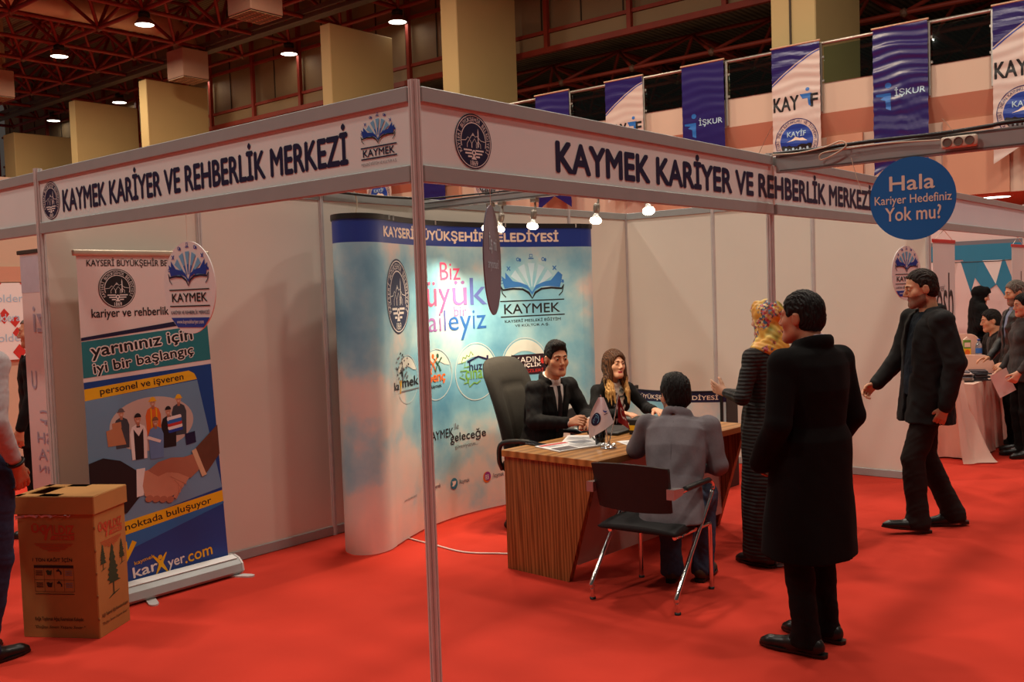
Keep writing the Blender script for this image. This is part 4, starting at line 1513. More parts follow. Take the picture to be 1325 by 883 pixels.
paper_sheet('open newspaper with red headline spread on the near end of the desk', -1.06, 2.34, 1.25, 0.40, 0.27, 0.006, 'news')
paper_sheet('white paper sheet lying behind the newspaper, near the black-suited man', -1.19, 2.60, 0.5, 0.21, 0.297, 0.002, 'sheet')
paper_sheet('white paper sheet sticking out beside the desk flags', -0.79, 2.62, 1.0, 0.15, 0.21, 0.002, 'sheet')
ph = thing('smartphone', 'black smartphone lying on the near left corner of the desk', 'phone', (-1.30, 2.27, TOP), 1.35)
mb = MB()
mb.box((0, 0, 0.0045), (0.07, 0.142, 0.009), BLACKP, 0.003, None, 2)
mb.build('body', ph)
mb = MB()
mb.box((0, 0, 0.0095), (0.062, 0.125, 0.0008), mat('dark_glass', (30, 32, 38), 0.1))
mb.build('screen', ph)
pn = thing('pen', 'dark pen lying on the papers by the suited man\'s hand', 'pen', (-1.10, 2.62, TOP + 0.004), 2.3)
mb = MB()
mb.tube([(-.07, 0, .005), (.055, 0, .005), (.068, 0, .005)], [.005, .005, .0015], BLACKP, 8)
mb.build('barrel', pn)
lp = thing('laptop', 'black laptop on the desk in front of the suited man', 'laptop', (-1.18, 2.98, TOP), -PI / 2 + 0.1)
mb = MB()
mb.box((0, 0, 0.010), (0.34, 0.235, 0.018), BLACKP, 0.004, None, 2)
mb.build('base', lp)
mb = MB()
mb.box((0, 0.0, 0.0198), (0.30, 0.12, 0.001), mat('keyboard_black', (36, 36, 38), 0.5, 0, 0.4, 120))
mb.build('keyboard', lp)
db = thing('document_box', 'black card box with a yellow stripe on the desk behind the small flags', 'box', (-0.96, 3.03, TOP), 0.3)
mb = MB()
mb.box((0, 0, 0.05), (0.17, 0.20, 0.10), BLACKP, 0.003)
mb.build('carton', db)
a = Art()
a.rect(-.083, 0.028, .083, 0.062, YELLOW, 1)
a.build('stripe', db, lambda u, v, h: (u, -0.10 - h, v))
gl = thing('drinking_glass', 'clear drinking glass standing beside the flag stand', 'glass', (-0.915, 2.43, TOP))
mb = MB()
GLASS = mat('clear_glass', (250, 250, 250), 0.02, 0, 0, 5, trans=1.0)
mb.lathe([(0.0, 0.0), (0.030, 0.0), (0.036, 0.105), (0.034, 0.105), (0.0285, 0.008), (0.0, 0.008)], (0, 0, 0), GLASS, 28)
mb.build('tumbler', gl)

# flag stand with two desk flags
fs_ = thing('desk_flag_stand', 'small chrome desk stand holding a white emblem flag and a red flag', 'flag', (-0.822, 2.385, TOP), 0, None, 1.26)
mb = MB()
mb.lathe([(0.040, 0.0), (0.040, 0.006), (0.030, 0.012), (0.012, 0.018), (0.0, 0.018)], (0, 0, 0), CHROME, 24)
for k in range(6):
    an = 2 * PI * k / 6
    b = bmesh.new()
    bmesh.ops.create_icosphere(b, subdivisions=2, radius=0.010)
    bmesh.ops.translate(b, verts=b.verts, vec=(0.030 * math.cos(an), 0.030 * math.sin(an), 0.014))
    mb.bm(b, CHROME, True)
mb.build('base', fs_)
cr = Vector((0.767, 0.641, 0))
ca = Vector((-0.641, 0.767, 0))


def flag(lean, top, cloth, m, artfn):
    tipv = lean + Vector((0, 0, top))
    mb = MB()
    mb.tube([(0, 0, 0.012), lean * 0.5 + Vector((0, 0, top * 0.5)), tipv], 0.003, CHROME, 6)
    o = mb.build('mast', fs_)
    f = MB()
    f.grid(lambda a, b: cloth(a, b), 14, 14, m)
    fo = f.build('flag_cloth', fs_, fix=False)
    a_ = Art()
    artfn(a_)
    a_.build('print', fo, lambda u, v, h: cloth(u, v) + (-ca) * h, None, 0.0008)
    return o


def white_cloth(a, b):
    # four corners as it hangs: pole top, outer edge dropping, lower point
    A, B_, C_, D_ = (cr * -0.045 + Vector((0, 0, .250))), (cr * -0.020 + Vector((0, 0, .252))), (cr * 0.028 + Vector((0, 0, .125))), (cr * -0.092 + Vector((0, 0, .048)))
    E_ = cr * -0.108 + Vector((0, 0, .115))
    top = A.lerp(B_, a)
    bot = D_.lerp(C_, a)
    p = top.lerp(bot, b)
    if True:
        w = (1 - a) * math.sin(b * PI)
        p = p + cr * (-0.022 * w)
    return p + ca * (-0.012 + 0.014 * math.sin(a * 5 + b * 1.5))


def red_cloth(a, b):
    A, B_, C_, D_ = cr * 0.052 + Vector((0, 0, .248)), cr * 0.060 + Vector((0, 0, .246)), cr * 0.108 + Vector((0, 0, .085)), cr * 0.032 + Vector((0, 0, .130))
    D_ = cr * 0.050 + Vector((0, 0, .125))
    top, bot = A.lerp(B_, a), D_.lerp(C_ + Vector((0, 0, .0)), a)
    return top.lerp(bot, b) + ca * (0.01 + 0.010 * math.sin(a * 4))


def wf_art(a):
    a.ellipse(.34, .60, .22, .17, NAVY, 1)
    a.ring(.34, .60, .115, .135, LIGHTBLUE, 2, n=24)
    a.ring(.34, .60, .060, .075, LIGHTBLUE, 2, n=20)
    a.poly([(.70, .40), (.78, .46), (.92, .50), (.80, .52), (.72, .47)], BLUE, 1)
    a.rect(.72, .56, .90, .58, BLACKINK, 1)


def rf_art(a):
    a.ring(.60, .55, .13, .20, WHITE, 1, n=24, a0=0.7, a1=5.6)
    a.poly([(.82 + .10 * (1 if k % 2 == 0 else .42) * math.cos(PI * k / 5), .70 + .07 * (1 if k % 2 == 0 else .42) * math.sin(PI * k / 5)) for k in range(10)], WHITE, 1)


flag(cr * -0.032, 0.262, white_cloth, mat('white_satin_flag', (236, 226, 232), 0.45), wf_art)
flag(cr * 0.056, 0.258, red_cloth, mat('crimson_satin_flag', (150, 16, 26), 0.45), rf_art)

# ================================================================== CHAIRS
CHF = mat('black_chair_fabric', (20, 18, 18), 0.9, 0, 0.15, 60, 0.2)
CHB = mat('black_chair_mesh', (30, 20, 20), 0.7, 0, 0.12, 40, 0.15)


def visitor_chair(label, loc, rz, group='chrome framed visitor chairs'):
    t = thing('visitor_chair', label, 'chair', loc, rz, group)
    mb = MB()
    mb.grid(lambda a, b: Vector(((a - .5) * .46 * (1 - .10 * b), -.215 + .45 * b, 0.452 - 0.02 * (2 * b - 1) ** 2 - 0.012 * (2 * a - 1) ** 2 - (0.03 * max(0, b - .8) / .2))), 14, 14, CHF)
    mb.grid(lambda a, b: Vector(((a - .5) * .46 * (1 - .10 * b), -.215 + .45 * b, 0.385 + 0.012 * (2 * b - 1) ** 2)), 14, 14, CHF)
    n = 15
    for (ia, ib) in ([((a / 14), 0.0) for a in range(15)], [((a / 14), 1.0) for a in range(15)], [(0.0, b / 14) for b in range(15)], [(1.0, b / 14) for b in range(15)]) and []:
        pass
    rim = [(a / 14, 0.0) for a in range(15)] + [(1.0, b / 14) for b in range(1, 15)] + [(1 - a / 14, 1.0) for a in range(1, 15)] + [(0.0, 1 - b / 14) for b in range(1, 14)]
    up = [Vector(((a - .5) * .46 * (1 - .10 * b), -.215 + .45 * b, 0.452 - 0.02 * (2 * b - 1) ** 2 - 0.012 * (2 * a - 1) ** 2 - (0.03 * max(0, b - .8) / .2))) for a, b in rim]
    dn = [Vector(((a - .5) * .46 * (1 - .10 * b), -.215 + .45 * b, 0.385 + 0.012 * (2 * b - 1) ** 2)) for a, b in rim]
    md = [(p + q) / 2 + (Vector((p.x, p.y, 0)) - Vector((0, 0.01, 0))).normalized() * 0.016 for p, q in zip(up, dn)]
    m_ = len(rim)
    mb.raw(up + md + dn, [(k, (k + 1) % m_, m_ + (k + 1) % m_, m_ + k) for k in range(m_)] + [(m_ + k, m_ + (k + 1) % m_, 2 * m_ + (k + 1) % m_, 2 * m_ + k) for k in range(m_)], CHF, True)
    mb.build('seat', t)
    # curved back plate
    mb = MB()

    def bk(a, b, o):
        x = (a - .5) * (.44 + .03 * b)
        return Vector((x, -.225 - .055 * b + .35 * x * x + o, .515 + .27 * b - .012 * (2 * a - 1) ** 2 * (2 * b - 1)))
    mb.grid(lambda a, b: bk(a, b, 0.0), 14, 8, CHB)
    mb.grid(lambda a, b: bk(a, b, -0.022), 14, 8, CHB)
    rim = [(a / 14, 0.0) for a in range(15)] + [(1.0, b / 8) for b in range(1, 9)] + [(1 - a / 14, 1.0) for a in range(1, 15)] + [(0.0, 1 - b / 8) for b in range(1, 8)]
    m_ = len(rim)
    mb.raw([bk(a, b, 0) for a, b in rim] + [bk(a, b, -0.022) for a, b in rim], [(k, (k + 1) % m_, m_ + (k + 1) % m_, m_ + k) for k in range(m_)], CHB, True)
    mb.build('backrest', t)
    for s in (-1, 1):
        mb = MB()
        path = [(s * .262, -.262, 0.0), (s * .262, -.262, .07), (s * .262, -.245, .12), (s * .262, .15, .53), (s * .262, .20, .590), (s * .262, .195, .622), (s * .262, .15, .640), (s * .262, .05, .642), (s * .255, -.21, .635)]
        mb.tube(smooth_path(path, 5), 0.0125, CHROME, 10)
        mb.lathe([(0.017, 0), (0.017, 0.012), (0.0, 0.012)], (s * .262, -.262, 0), BLACKP, 12)
        mb.build('rear_leg', t)
        mb = MB()
        path = [(s * .225, .235, 0.0), (s * .225, .232, .34), (s * .225, .215, .375), (s * .222, .17, .380), (s * .20, -.16, .378)]
        mb.tube(smooth_path(path, 5), 0.0125, CHROME, 10)
        mb.lathe([(0.017, 0), (0.017, 0.012), (0.0, 0.012)], (s * .225, .235, 0), BLACKP, 12)
        mb.build('front_leg', t)
        mb = MB()
        mb.tube([(s * .262, .155, .645), (s * .262, .0, .648), (s * .258, -.13, .645)], [.018, .020, .018], BLACKP, 12, flat=0.8)
        mb.build('armrest', t)
        mb = MB()
        mb.prism([(-.285, .612), (-.185, .622), (-.165, .640), (-.175, .658), (-.285, .668)], lambda u, v, d: (d, u, v), s * .225, s * .268, mat('bracket_grey_plastic', (168, 160, 158), 0.25, 0.5))
        mb.build('bracket', t)
    mb = MB()
    for y in (-.10, .14):
        mb.tube([(-.262 + .04, y, .38), (.262 - .04, y, .38)], 0.010, CHROME, 8)
    mb.tube([(-.262, .07, .455), (-.235, .06, .392), (.235, .06, .392), (.262, .07, .455)], 0.009, CHROME, 8)
    mb.build('crossbar', t)
    return t


vc = visitor_chair('black visitor chair with chrome frame under the man in the grey blazer', (-0.335, 2.11, 0), math.radians(3.5))
dup(vc, (-0.245, 3.80, 0), math.radians(92), 'black visitor chair with chrome frame half hidden behind the woman in the floral headscarf')
dup(vc, (-1.80, 3.86, 0), math.radians(-90), 'black visitor chair under the smiling woman behind the desk')

# high-back office chair
OFB = mat('charcoal_upholstery', (34, 32, 27), 0.85, 0, 0.12, 30, 0.2)
oc = thing('office_chair', 'high-backed charcoal office chair of the man in the black suit', 'chair', (-1.86, 3.06, 0), math.radians(-90 + 4))
mb = MB()


def ocb(a, b, o):
    # a across, b up; rounded head, narrower foot
    hw = 0.20 + 0.075 * math.sin(min(1, b * 1.15) * PI / 2) - 0.13 * max(0, b - .82) ** 2 / .0324 * .55
    x = (2 * a - 1) * hw
    th = 0.055 * math.sqrt(max(0.0, 1 - abs(2 * a - 1) ** 3.5)) * math.sqrt(max(0.0, 1 - abs(2 * b - 1) ** 6))
    groove = -0.014 * math.exp(-((abs(2 * a - 1) - .52) / .07) ** 2) * (1 if b < .72 else 0) - 0.014 * math.exp(-((b - .74) / .03) ** 2) * (1 if abs(2 * a - 1) < .52 else 0)
    y = -0.215 - 0.19 * b + 0.05 * math.sin(b * 3.0) + 0.03 * (2 * a - 1) ** 2
    return Vector((x, y + (th + groove if o > 0 else -th * 0.8), 0.46 + 0.785 * b - 0.02 * (2 * a - 1) ** 2 * b))


mb.grid(lambda a, b: ocb(a, b, 1), 24, 30, OFB)
mb.grid(lambda a, b: ocb(a, b, -1), 24, 30, OFB)
mb.build('backrest', oc)
mb = MB()
mb.box((0, 0.02, 0.46), (0.50, 0.48, 0.10), OFB, 0.04, None, 4)
mb.build('seat', oc)
for s in (-1, 1):
    mb = MB()
    mb.tube(smooth_path([(s * .25, -.20, .44), (s * .285, -.20, .52), (s * .29, -.16, .64), (s * .29, .10, .66), (s * .28, .17, .60), (s * .26, .13, .43)], 6), 0.018, BLACKP, 10)
    mb.build('armrest', oc)
mb = MB()
mb.lathe([(0.03, 0.06), (0.03, 0.25), (0.022, 0.25), (0.022, 0.42), (0.0, 0.42)], (0, 0, 0), BLACKP, 16)
for k in range(5):
    an = 2 * PI * k / 5 + 0.55
    mb.tube([(0.02 * math.cos(an), 0.02 * math.sin(an), .10), (.29 * math.cos(an), .29 * math.sin(an), .07)], [.026, .016], BLACKP, 8)
mb.build('base', oc)
for k in range(5):
    an = 2 * PI * k / 5 + 0.55
    mb = MB()
    mb.lathe([(0.0, -.02), (.024, -.02), (.028, -.012), (.028, .012), (.024, .02), (0, .02)], (.29 * math.cos(an), .29 * math.sin(an), .028), BLACKP, 14, axis='x')
    mb.box((.29 * math.cos(an), .29 * math.sin(an), .052), (.03, .03, .03), BLACKP, .006)
    mb.build('caster', oc)

# ------------------------------------------------------------------ low promotion counter behind the desk
pc = thing('promotion_counter', 'low curved counter with navy band and cloud print behind the smiling woman', 'counter', (-1.83, 4.80, 0.0))
mb = MB()


def pcp(a, z):
    x = (a - .5) * 1.06
    return Vector((x, 0.20 * (2 * a - 1) ** 2 - 0.16, z))


for z0, z1, m in ((0.01, 0.745, CLOUD), (0.745, 0.83, NAVY)):
    mb.grid(lambda a, b, z0=z0, z1=z1: pcp(a, z0 + (z1 - z0) * b), 24, 1, m)
    mb.grid(lambda a, b, z0=z0, z1=z1: pcp(a, z0 + (z1 - z0) * b) + Vector((0, .012, 0)), 24, 1, BLACKP)
mb.build('front_panel', pc, fix=False)
mb = MB()
top = [pcp(k / 24, 0) for k in range(25)]
mb.prism([(p.x, p.y - .006) for p in top] + [(p.x, p.y + .02) for p in top[::-1]], lambda u, v, d: (u, v, d), 0.83, 0.842, mat('counter_dark_rail', (28, 26, 40), 0.4))
mb.build('top_rail', pc)
for s in (-1, 1):
    mb = MB()
    mb.box((s * .50, .15, .415), (.025, .28, .83), BLACKP, .003)
    mb.build('side_frame', pc)
ar = Art()
ar.text('KAYSERİ BÜYÜKŞEHİR BELEDİYESİ', (-.49, .757, .48, .815), CREAM, 1, 0.015)
ar.build('print', pc, lambda u, v, h: pcp(u / 1.06 + .5, v) - Vector((0, h, 0)), [-.53 + 1.06 * k / 24 for k in range(1, 24)])
# ================================================================== GALLERY RAILING AND HANGING BANNERS
STEEL = mat('brushed_steel', (186, 180, 172), 0.35, 0.8, 0.04, 10)
rg = thing('gallery_railing', 'long steel railing with glass panes along the gallery above the booths', 'railing', (-8, 16.0, 5.3))
mb = MB()
mb.tube([(-26, 0, 1.02), (13, 0, 1.02)], 0.035, STEEL, 10)
mb.build('handrail', rg)
GPANE = mat('tinted_railing_glass', (186, 214, 200), 0.02, 0, 0.0, 3, trans=1.0)
posts = []
for k in range(-4, 10):
    x = -3.88 - 2.0 * k
    posts += [x + 0.03, x + 0.98]
posts = sorted(p for p in posts if -22.5 < p < 4)
for x in posts:
    mb = MB()
    mb.box((x + 8, -0.06, 0.36), (0.05, 0.05, 1.32), STEEL, 0.008)
    for z in (0.3, 0.75):
        mb.box((x + 8, -0.03, z), (0.11, 0.03, 0.05), STEEL, 0.006)
    mb.build('post', rg)
for x0, x1 in zip(posts, posts[1:]):
    mb = MB()
    mb.box(((x0 + x1) / 2 + 8, -0.02, 0.60), (x1 - x0 - 0.09, 0.012, 0.68), GPANE)
    mb.build('glass_pane', rg)

BNBLUE = mat('banner_indigo_vinyl', (44, 34, 104), 0.28, 0, 0.05, 1.5)
BNWHITE = mat('banner_white_vinyl', (214, 194, 186), 0.38, 0, 0.03, 1.5)


def gallery_banner(x, kind, label, rip):
    w, zt, zb, notch = 0.98, 6.36, 3.66, 0.30
    t = thing('gallery_banner', label, 'banner', (x + w / 2, 15.86, zt), 0, 'banners hung from the gallery railing')
    m = BNBLUE if kind == 'blue' else BNWHITE

    def surf(u, z, h=0.0):
        q = rip * (0.012 * math.sin(z * 34 + 1.5 * math.sin(u * 5 + z * 3)) + 0.010 * math.sin(z * 13 + u * 2.0))
        return Vector((u, -h - q, z - zt))
    mb = MB()
    nv = 110

    def cloth(a, b):
        u = (a - .5) * w
        bot = zb + notch * (1 - abs(2 * a - 1))
        return surf(u, zt + (bot - zt) * b)
    mb.grid(cloth, 10, nv, m)
    mb.build('cloth', t, fix=False)
    mb = MB()
    mb.tube([(-w / 2 - .02, 0, 0.0), (w / 2 + .02, 0, 0.0)], 0.022, mat('banner_rod', (206, 170, 140), 0.4, 0.3), 8)
    mb.tube([(-w / 2 + .05, 0.0, 0.0), (-w / 2 + .05, .14, -0.03)], 0.01, STEEL, 6)
    mb.tube([(w / 2 - .05, 0.0, 0.0), (w / 2 - .05, .14, -0.03)], 0.01, STEEL, 6)
    mb.build('rod', t)
    a = Art()
    if kind == 'blue':
        z = 5.13
        a.ellipse(-.22, z + .16, .058, .05, MIDBLUE, 1, 20)
        a.poly([(-.44, z + .02), (-.17, z + .02), (-.17, z - .30), (-.26, z - .26), (-.26, z - .12), (-.36, z - .08), (-.30, z - .04), (-.44, z - .02)], MIDBLUE, 1)
        a.text('İŞKUR', (-.10, z - .08, .44, z + .10), PALEBLUE, 1, 0.01)
    else:
        a.poly([(-.49, zt - .02), (.49, zt - .02), (.49, zt - .14)] + [(.49 - .98 * k / 12, zt - .14 - .56 * (k / 12) ** 1.7 + .05 * math.sin(PI * k / 12) * -1) for k in range(1, 13)], BNBLUE, 1)
        a.stroke([(.49 - .98 * k / 12, zt - .17 - .57 * (k / 12) ** 1.7 - .06 * math.sin(PI * k / 12)) for k in range(13)], 0.022, BLUE, 1)
        a.mark('wordmark')
        z = 5.27
        a.text('KAY', (-.46, z - .16, .05, z + .11), BLACKINK, 1, 0.03)
        a.ellipse(.24, z + .20, .04, .035, MIDBLUE, 1, 16)
        a.poly([(.08, z + .12), (.32, z + .12), (.32, z - .15), (.25, z - .10), (.24, z + .03), (.13, z + .03)], MIDBLUE, 1)
        a.text('F', (.30, z - .14, .44, z + .10), BLACKINK, 2, 0.03)
        a.mark('round_emblem')
        zc = 4.50
        a.ring(0, zc, .425, .44, BNBLUE, 1)
        a.arctext('KAYSERİ İNSAN KAYNAKLARI VE İSTİHDAM FUARI', 0, zc, .385, .055, math.radians(215), math.radians(-35), BNBLUE, 1)
        a.ellipse(0, zc, .335, .335, BLUE, 1)
        a.text('KAYİF', (-.19, zc + .09, .19, zc + .22), PALEBLUE, 3, 0.02)
        a.poly([(-.20, zc - .01), (-.1, zc + .03), (-.02, zc + .085), (.06, zc + .05), (.12, zc + .055), (.22, zc - .01), (.1, zc - .0), (-.02, zc + .02)], CREAM, 2)
        lowp = [(.335 * math.cos(q), zc + .335 * math.sin(q)) for q in [math.radians(200 + 140 * k / 20) for k in range(21)]]
        r = random.Random(4)
        a.poly(lowp + [(.30 - .6 * k / 12, zc - .06 - .05 * r.random()) for k in range(13)], BLACKINK, 3)
        for k in range(7):
            a.ellipse(-.22 + .073 * k, zc - .15 - .03 * (k % 2), .022, .03, PALEBLUE, 4, 10)
            a.rect(-.24 + .073 * k, zc - .24 - .03 * (k % 2), -.20 + .073 * k, zc - .18 - .03 * (k % 2), GREYINK, 4)
    us = [-.49 + .98 * k / 10 for k in range(1, 10)]
    o = a.build('wordmark' if kind == 'blue' else 'wave_print', t, lambda u, v, h: surf(u, v, h + 0.002), us, 0.002, [zb + .04 * q for q in range(70)])
    return t


words = {-3.88: 'strongly creased indigo gallery banner right above the blue round sign',
         -7.9: 'smooth indigo gallery banner next left of the white one over the right header',
         -11.85: 'indigo gallery banner cut by the right header, its swallowtail showing over the spotlights',
         -15.88: 'indigo gallery banner showing only its foot just right of the near corner post',
         -1.83: 'white gallery banner at the right edge above the power strip',
         -5.87: 'white gallery banner with round emblem above the header joint',
         -9.85: 'white gallery banner with only its head showing above the right header',
         -13.9: 'white gallery banner hidden behind the header corner, between two indigo ones',
         -17.9: 'white gallery banner showing its emblem foot just left of the near corner post'}
for x, lb in words.items():
    k = 'blue' if round((x + 3.88) / 2.0) % 2 == 0 else 'white'
    gallery_banner(x, k, lb, {-3.88: 1.0, -7.9: .3, -5.87: .45, -1.83: .5}.get(x, .35))

# ================================================================== HIGH-BAY LAMPS, DUCTS
LAMPGLOW = mat('lamp_glow', (255, 246, 226), 0.3, 0, 0, 5, emit=7)
LAMPSH = mat('lamp_reflector', (150, 110, 84), 0.4, 0.3, 0.05, 5)
lamp_spots = (((-31.72, 14.11, 10.56), 'high-bay lamp left of the tall duct elbow, second from the left in the front row'),
              ((-26.0, 14.11, 10.52), 'high-bay lamp hanging in front of the round duct'),
              ((-26.1, 19.77, 10.56), 'high-bay lamp beside the third pier, under the cable tray'),
              ((-38.1, 19.77, 10.62), 'high-bay lamp between the second and third ochre piers from the left'),
              ((-44.3, 19.77, 10.68), 'high-bay lamp farthest left, above the lowest pier'),
              ((-31.8, 19.77, 10.56), 'high-bay lamp overlapping the grille of the middle duct box'),
              ((-20.45, 19.77, 10.56), 'high-bay lamp between the two tall ochre piers over the left header'))
for p, lb in lamp_spots:
    t = thing('high_bay_lamp', lb, 'lamp', p, 0, 'high-bay lamps under the roof')
    mb = MB()
    mb.lathe([(0.0, .40), (.15, .40), (.18, .37), (.18, .25), (.13, .23), (0, .23)], (0, 0, 0), DARKMETAL, 18)
    mb.build('ballast', t)
    mb = MB()
    mb.lathe([(.13, .24), (.19, .19), (.27, .08), (.31, 0.0), (.295, 0.0), (.26, .07), (.12, .22)], (0, 0, 0), LAMPSH, 24)
    mb.build('reflector', t)
    mb = MB()
    mb.lathe([(0, .004), (.285, .010), (.285, .025), (0, .025)], (0, 0, 0), LAMPGLOW, 24)
    mb.build('lens', t)
    mb = MB()
    mb.tube([(0, 0, .38), (0, 0, .46)], .03, DARKMETAL, 8)
    mb.build('hook', t)
for i, (x, y) in enumerate(((-2.05, 16.9), (-0.9, 17.3))):
    t = thing('soffit_light', ('left' if i == 0 else 'right') + ' round light set in the underside of the gallery', 'lamp', (x, y, 3.19), 0, 'lights under the gallery')
    mb = MB()
    mb.lathe([(.30, 0.0), (.30, -.02), (.25, -.03), (.25, 0)], (0, 0, 0), WHITE, 24)
    mb.build('trim_ring', t)
    mb = MB()
    mb.lathe([(0, -.026), (.25, -.026), (.25, -.01), (0, -.01)], (0, 0, 0), LAMPGLOW, 24)
    mb.build('lens', t)

DUCT = mat('galvanised_duct', (214, 178, 142), 0.45, 0.25, 0.06, 2)
DUCTBOX = mat('pink_insulated_duct', (196, 158, 138), 0.7, 0, 0.04, 2)
GRILLE = mat('duct_grille', (214, 176, 136), 0.5)


def duct_box(name, label, x, y, z, s, h, pipe=None):
    t = thing(name, label, 'air duct', (x, y, z))
    mb = MB()
    mb.box((0, 0, h / 2), (s, s, h), DUCTBOX, 0.02)
    mb.build('plenum', t)
    mb = MB()
    mb.box((0, 0, -.012), (s * .96, s * .96, .024), DARKMETAL)
    for k in range(9):
        mb.box(((k - 4) * s * .115, 0, -.03), (.018, s * .96, .02), GRILLE)
    for k in range(5):
        mb.box((0, (k - 2) * s * .235, -.035), (s * .96, .02, .02), GRILLE)
    mb.build('grille', t)
    mb = MB()
    mb.tube([Vector(q) - Vector((x, y, z)) for q in pipe], .42, DUCT, 20)
    mb.build('pipe', t)
    return t


duct_box('air_duct', 'round roof duct ending in a square grilled box above the third pier', -29.2, 17.6, 9.85, 1.05, 1.0,
         smooth_path([(-30.7, 8.6, 12.05), (-30.6, 13.0, 12.02), (-30.4, 16.4, 12.0), (-30.0, 17.3, 11.85), (-29.5, 17.6, 11.4), (-29.2, 17.6, 10.8)], 5))
duct_box('air_duct', 'square grilled duct box at the top edge, left of the tall pier', -20.9, 14.6, 9.85, 1.1, 1.1, [(-20.9, 14.6, 10.9), (-20.9, 14.6, 13.1)])
duct_box('air_duct', 'square grilled duct box at the far left edge under the roof', -36.6, 13.9, 9.85, 1.05, 1.0, [(-36.6, 13.9, 10.8), (-36.6, 13.9, 13.1)])
mb = MB()
mb.box((-31, 18.3, 10.95), (36, .35, .14), mat('grey_cable_tray', (120, 112, 100), 0.5, 0.4), .01)
mb.box((-31, 18.1, 11.12), (36, .05, .16), mat('grey_cable_tray', (120, 112, 100), 0.5, 0.4), .01)
tag(mb.build('cable_tray'), 'long grey cable tray running under the roof above the ochre piers', 'cable tray')

# ================================================================== NEIGHBOURING BOOTH AT THE FAR LEFT
mb = MB()
mb.box((-8.0, 1.5, 1.55), (0.05, 9, 3.1), mat('beige_booth_wall', (206, 178, 150), 0.7, 0, 0.02, 1))
mb.box((-7.97, 1.5, 2.09), (0.03, 9, 0.16), GALS)
structure(mb.build('wall_neighbour'))
dp = thing('wall_poster', 'white poster with red diamonds behind the grey-haired man at the left edge', 'poster', (-7.95, 1.9, 1.2))
mb = MB()
mb.box((0, 0, .40), (.02, 1.7, .80), WHITE)
mb.build('sheet', dp)
ar = Art()
r = random.Random(8)
for k in range(26):
    u, v, s = r.uniform(-.8, .8), r.uniform(.05, .78), r.choice((.03, .05, .07))
    ar.poly([(u - s, v), (u, v - s * 1.2), (u + s, v), (u, v + s * 1.2)], REDINK if k % 3 else ORANGE, 1)
for u in (-.75, -.32, .10, .5):
    ar.poly([(u, .80), (u + .12, .66), (u + .24, .80)], REDINK, 2)
ar.text('coldera', (-.2, .60, .18, .68), PALEBLUE, 3)
ar.text('coldera bo', (-.22, .40, .22, .48), PALEBLUE, 3)
ar.text('coldera', (-.2, .19, .18, .27), PALEBLUE, 3)
ar.build('print', dp, lambda u, v, h: (.01 + h, u, v))
r2 = thing('roll_up_banner', 'pale roll-up banner seen from behind with mirrored grey lettering, left of the booth post', 'banner', (-4.25, 0.6, 0))
mb = MB()
mb.prism([(-.42, .09), (.42, .09), (.42, 2.12), (-.42, 2.12)], lambda u, v, d: (u, d, v), 0, .0015, mat('pale_banner_film', (222, 208, 204), 0.5, 0, .02, 2))
mb.prism([(-.42, 1.84), (.42, 1.84), (.42, 2.10), (-.42, 2.10)], lambda u, v, d: (u, d, v), -.001, 0, mat('pale_grey_blue_print', (186, 184, 196), 0.5))
mb.build('banner_sheet', r2)
mb = MB()
mb.box((0, 0, 2.13), (.90, .022, .03), DARKMETAL, .005)
mb.build('top_rail', r2)
mb = MB()
mb.box((0, 0.02, .05), (.88, .13, .10), ALU, .02, None, 2)
mb.build('cassette', r2)
mb = MB()
mb.tube([(0, .02, .1), (0, .015, 2.12)], .008, ALU, 8)
mb.build('support_pole', r2)
ar = Art()
PG = mat('pale_lettering_print', (168, 168, 186), 0.5)
for s, b in (('zi', (-.26, 1.56, -.08, 1.74)), ('Z', (-.08, 1.06, .08, 1.22)), ('U', (-.34, 1.15, -.26, 1.28)), ('IÇ', (-.24, .90, .0, 1.0)), ('USH', (-.30, .76, .05, .84)), ('LTA', (-.30, .64, .05, .72)), ('EPHN', (-.30, .55, .1, .60)), ('ARI', (-.22, .16, .06, .28))):
    ar.text(s, b, PG, 1, 0.01, mirror=True)
ar.build('print', r2, lambda u, v, h: (u, -.0015 - h, v))

# ================================================================== BOOTH BEHIND, SEEN AT THE RIGHT
MURW = mat('mural_white_panel', (226, 206, 198), 0.6, 0, 0.02, 1)
mb = MB()
mb.box((-1.0, 11.0, 1.25), (7.0, 0.04, 2.5), MURW)
structure(mb.build('wall_mural'))
mu = thing('mural_print', 'teal and white zigzag mural on the wall of the booth behind', 'mural', (-0.9, 10.97, 0))
ar = Art()
ar.rect(-1.2, 1.95, 1.6, 2.14, TEALINK, 1)
ar.rect(-1.2, 2.14, 1.6, 2.19, GREYINK, 1)
ar.poly([(-.15, 1.95), (.62, 1.95), (.95, 1.60), (1.15, 1.2), (1.15, .70), (.85, .70), (.25, 1.62), (.12, 1.52)], TEALINK, 1)
ar.poly([(-.62, 1.95), (-.30, 1.95), (-.62, 1.50), (-.95, 1.15), (-.95, 1.45)], TEALINK, 1)
ar.poly([(.95, 1.95), (1.15, 1.95), (1.15, 1.62)], TEALINK, 2)
ar.rect(.60, 2.30, .68, 2.33, MIDBLUE, 1)
ar.rect(.78, 2.31, .86, 2.34, MIDBLUE, 1)
ar.build('print', mu, lambda u, v, h: (u, -.002 - h, v))
mb = MB()
mb.raw([(p[0], 0.004, p[1]) for p in ((-1.2, .3), (1.6, .3), (1.6, 2.4), (-1.2, 2.4))], [(0, 1, 2, 3)], MURW)
mb.build('sheet', mu, fix=False)
bt = thing('bunting', 'string of white and teal pennants hung across the mural', 'bunting', (-.75, 10.2, 1.93))
mb = MB()
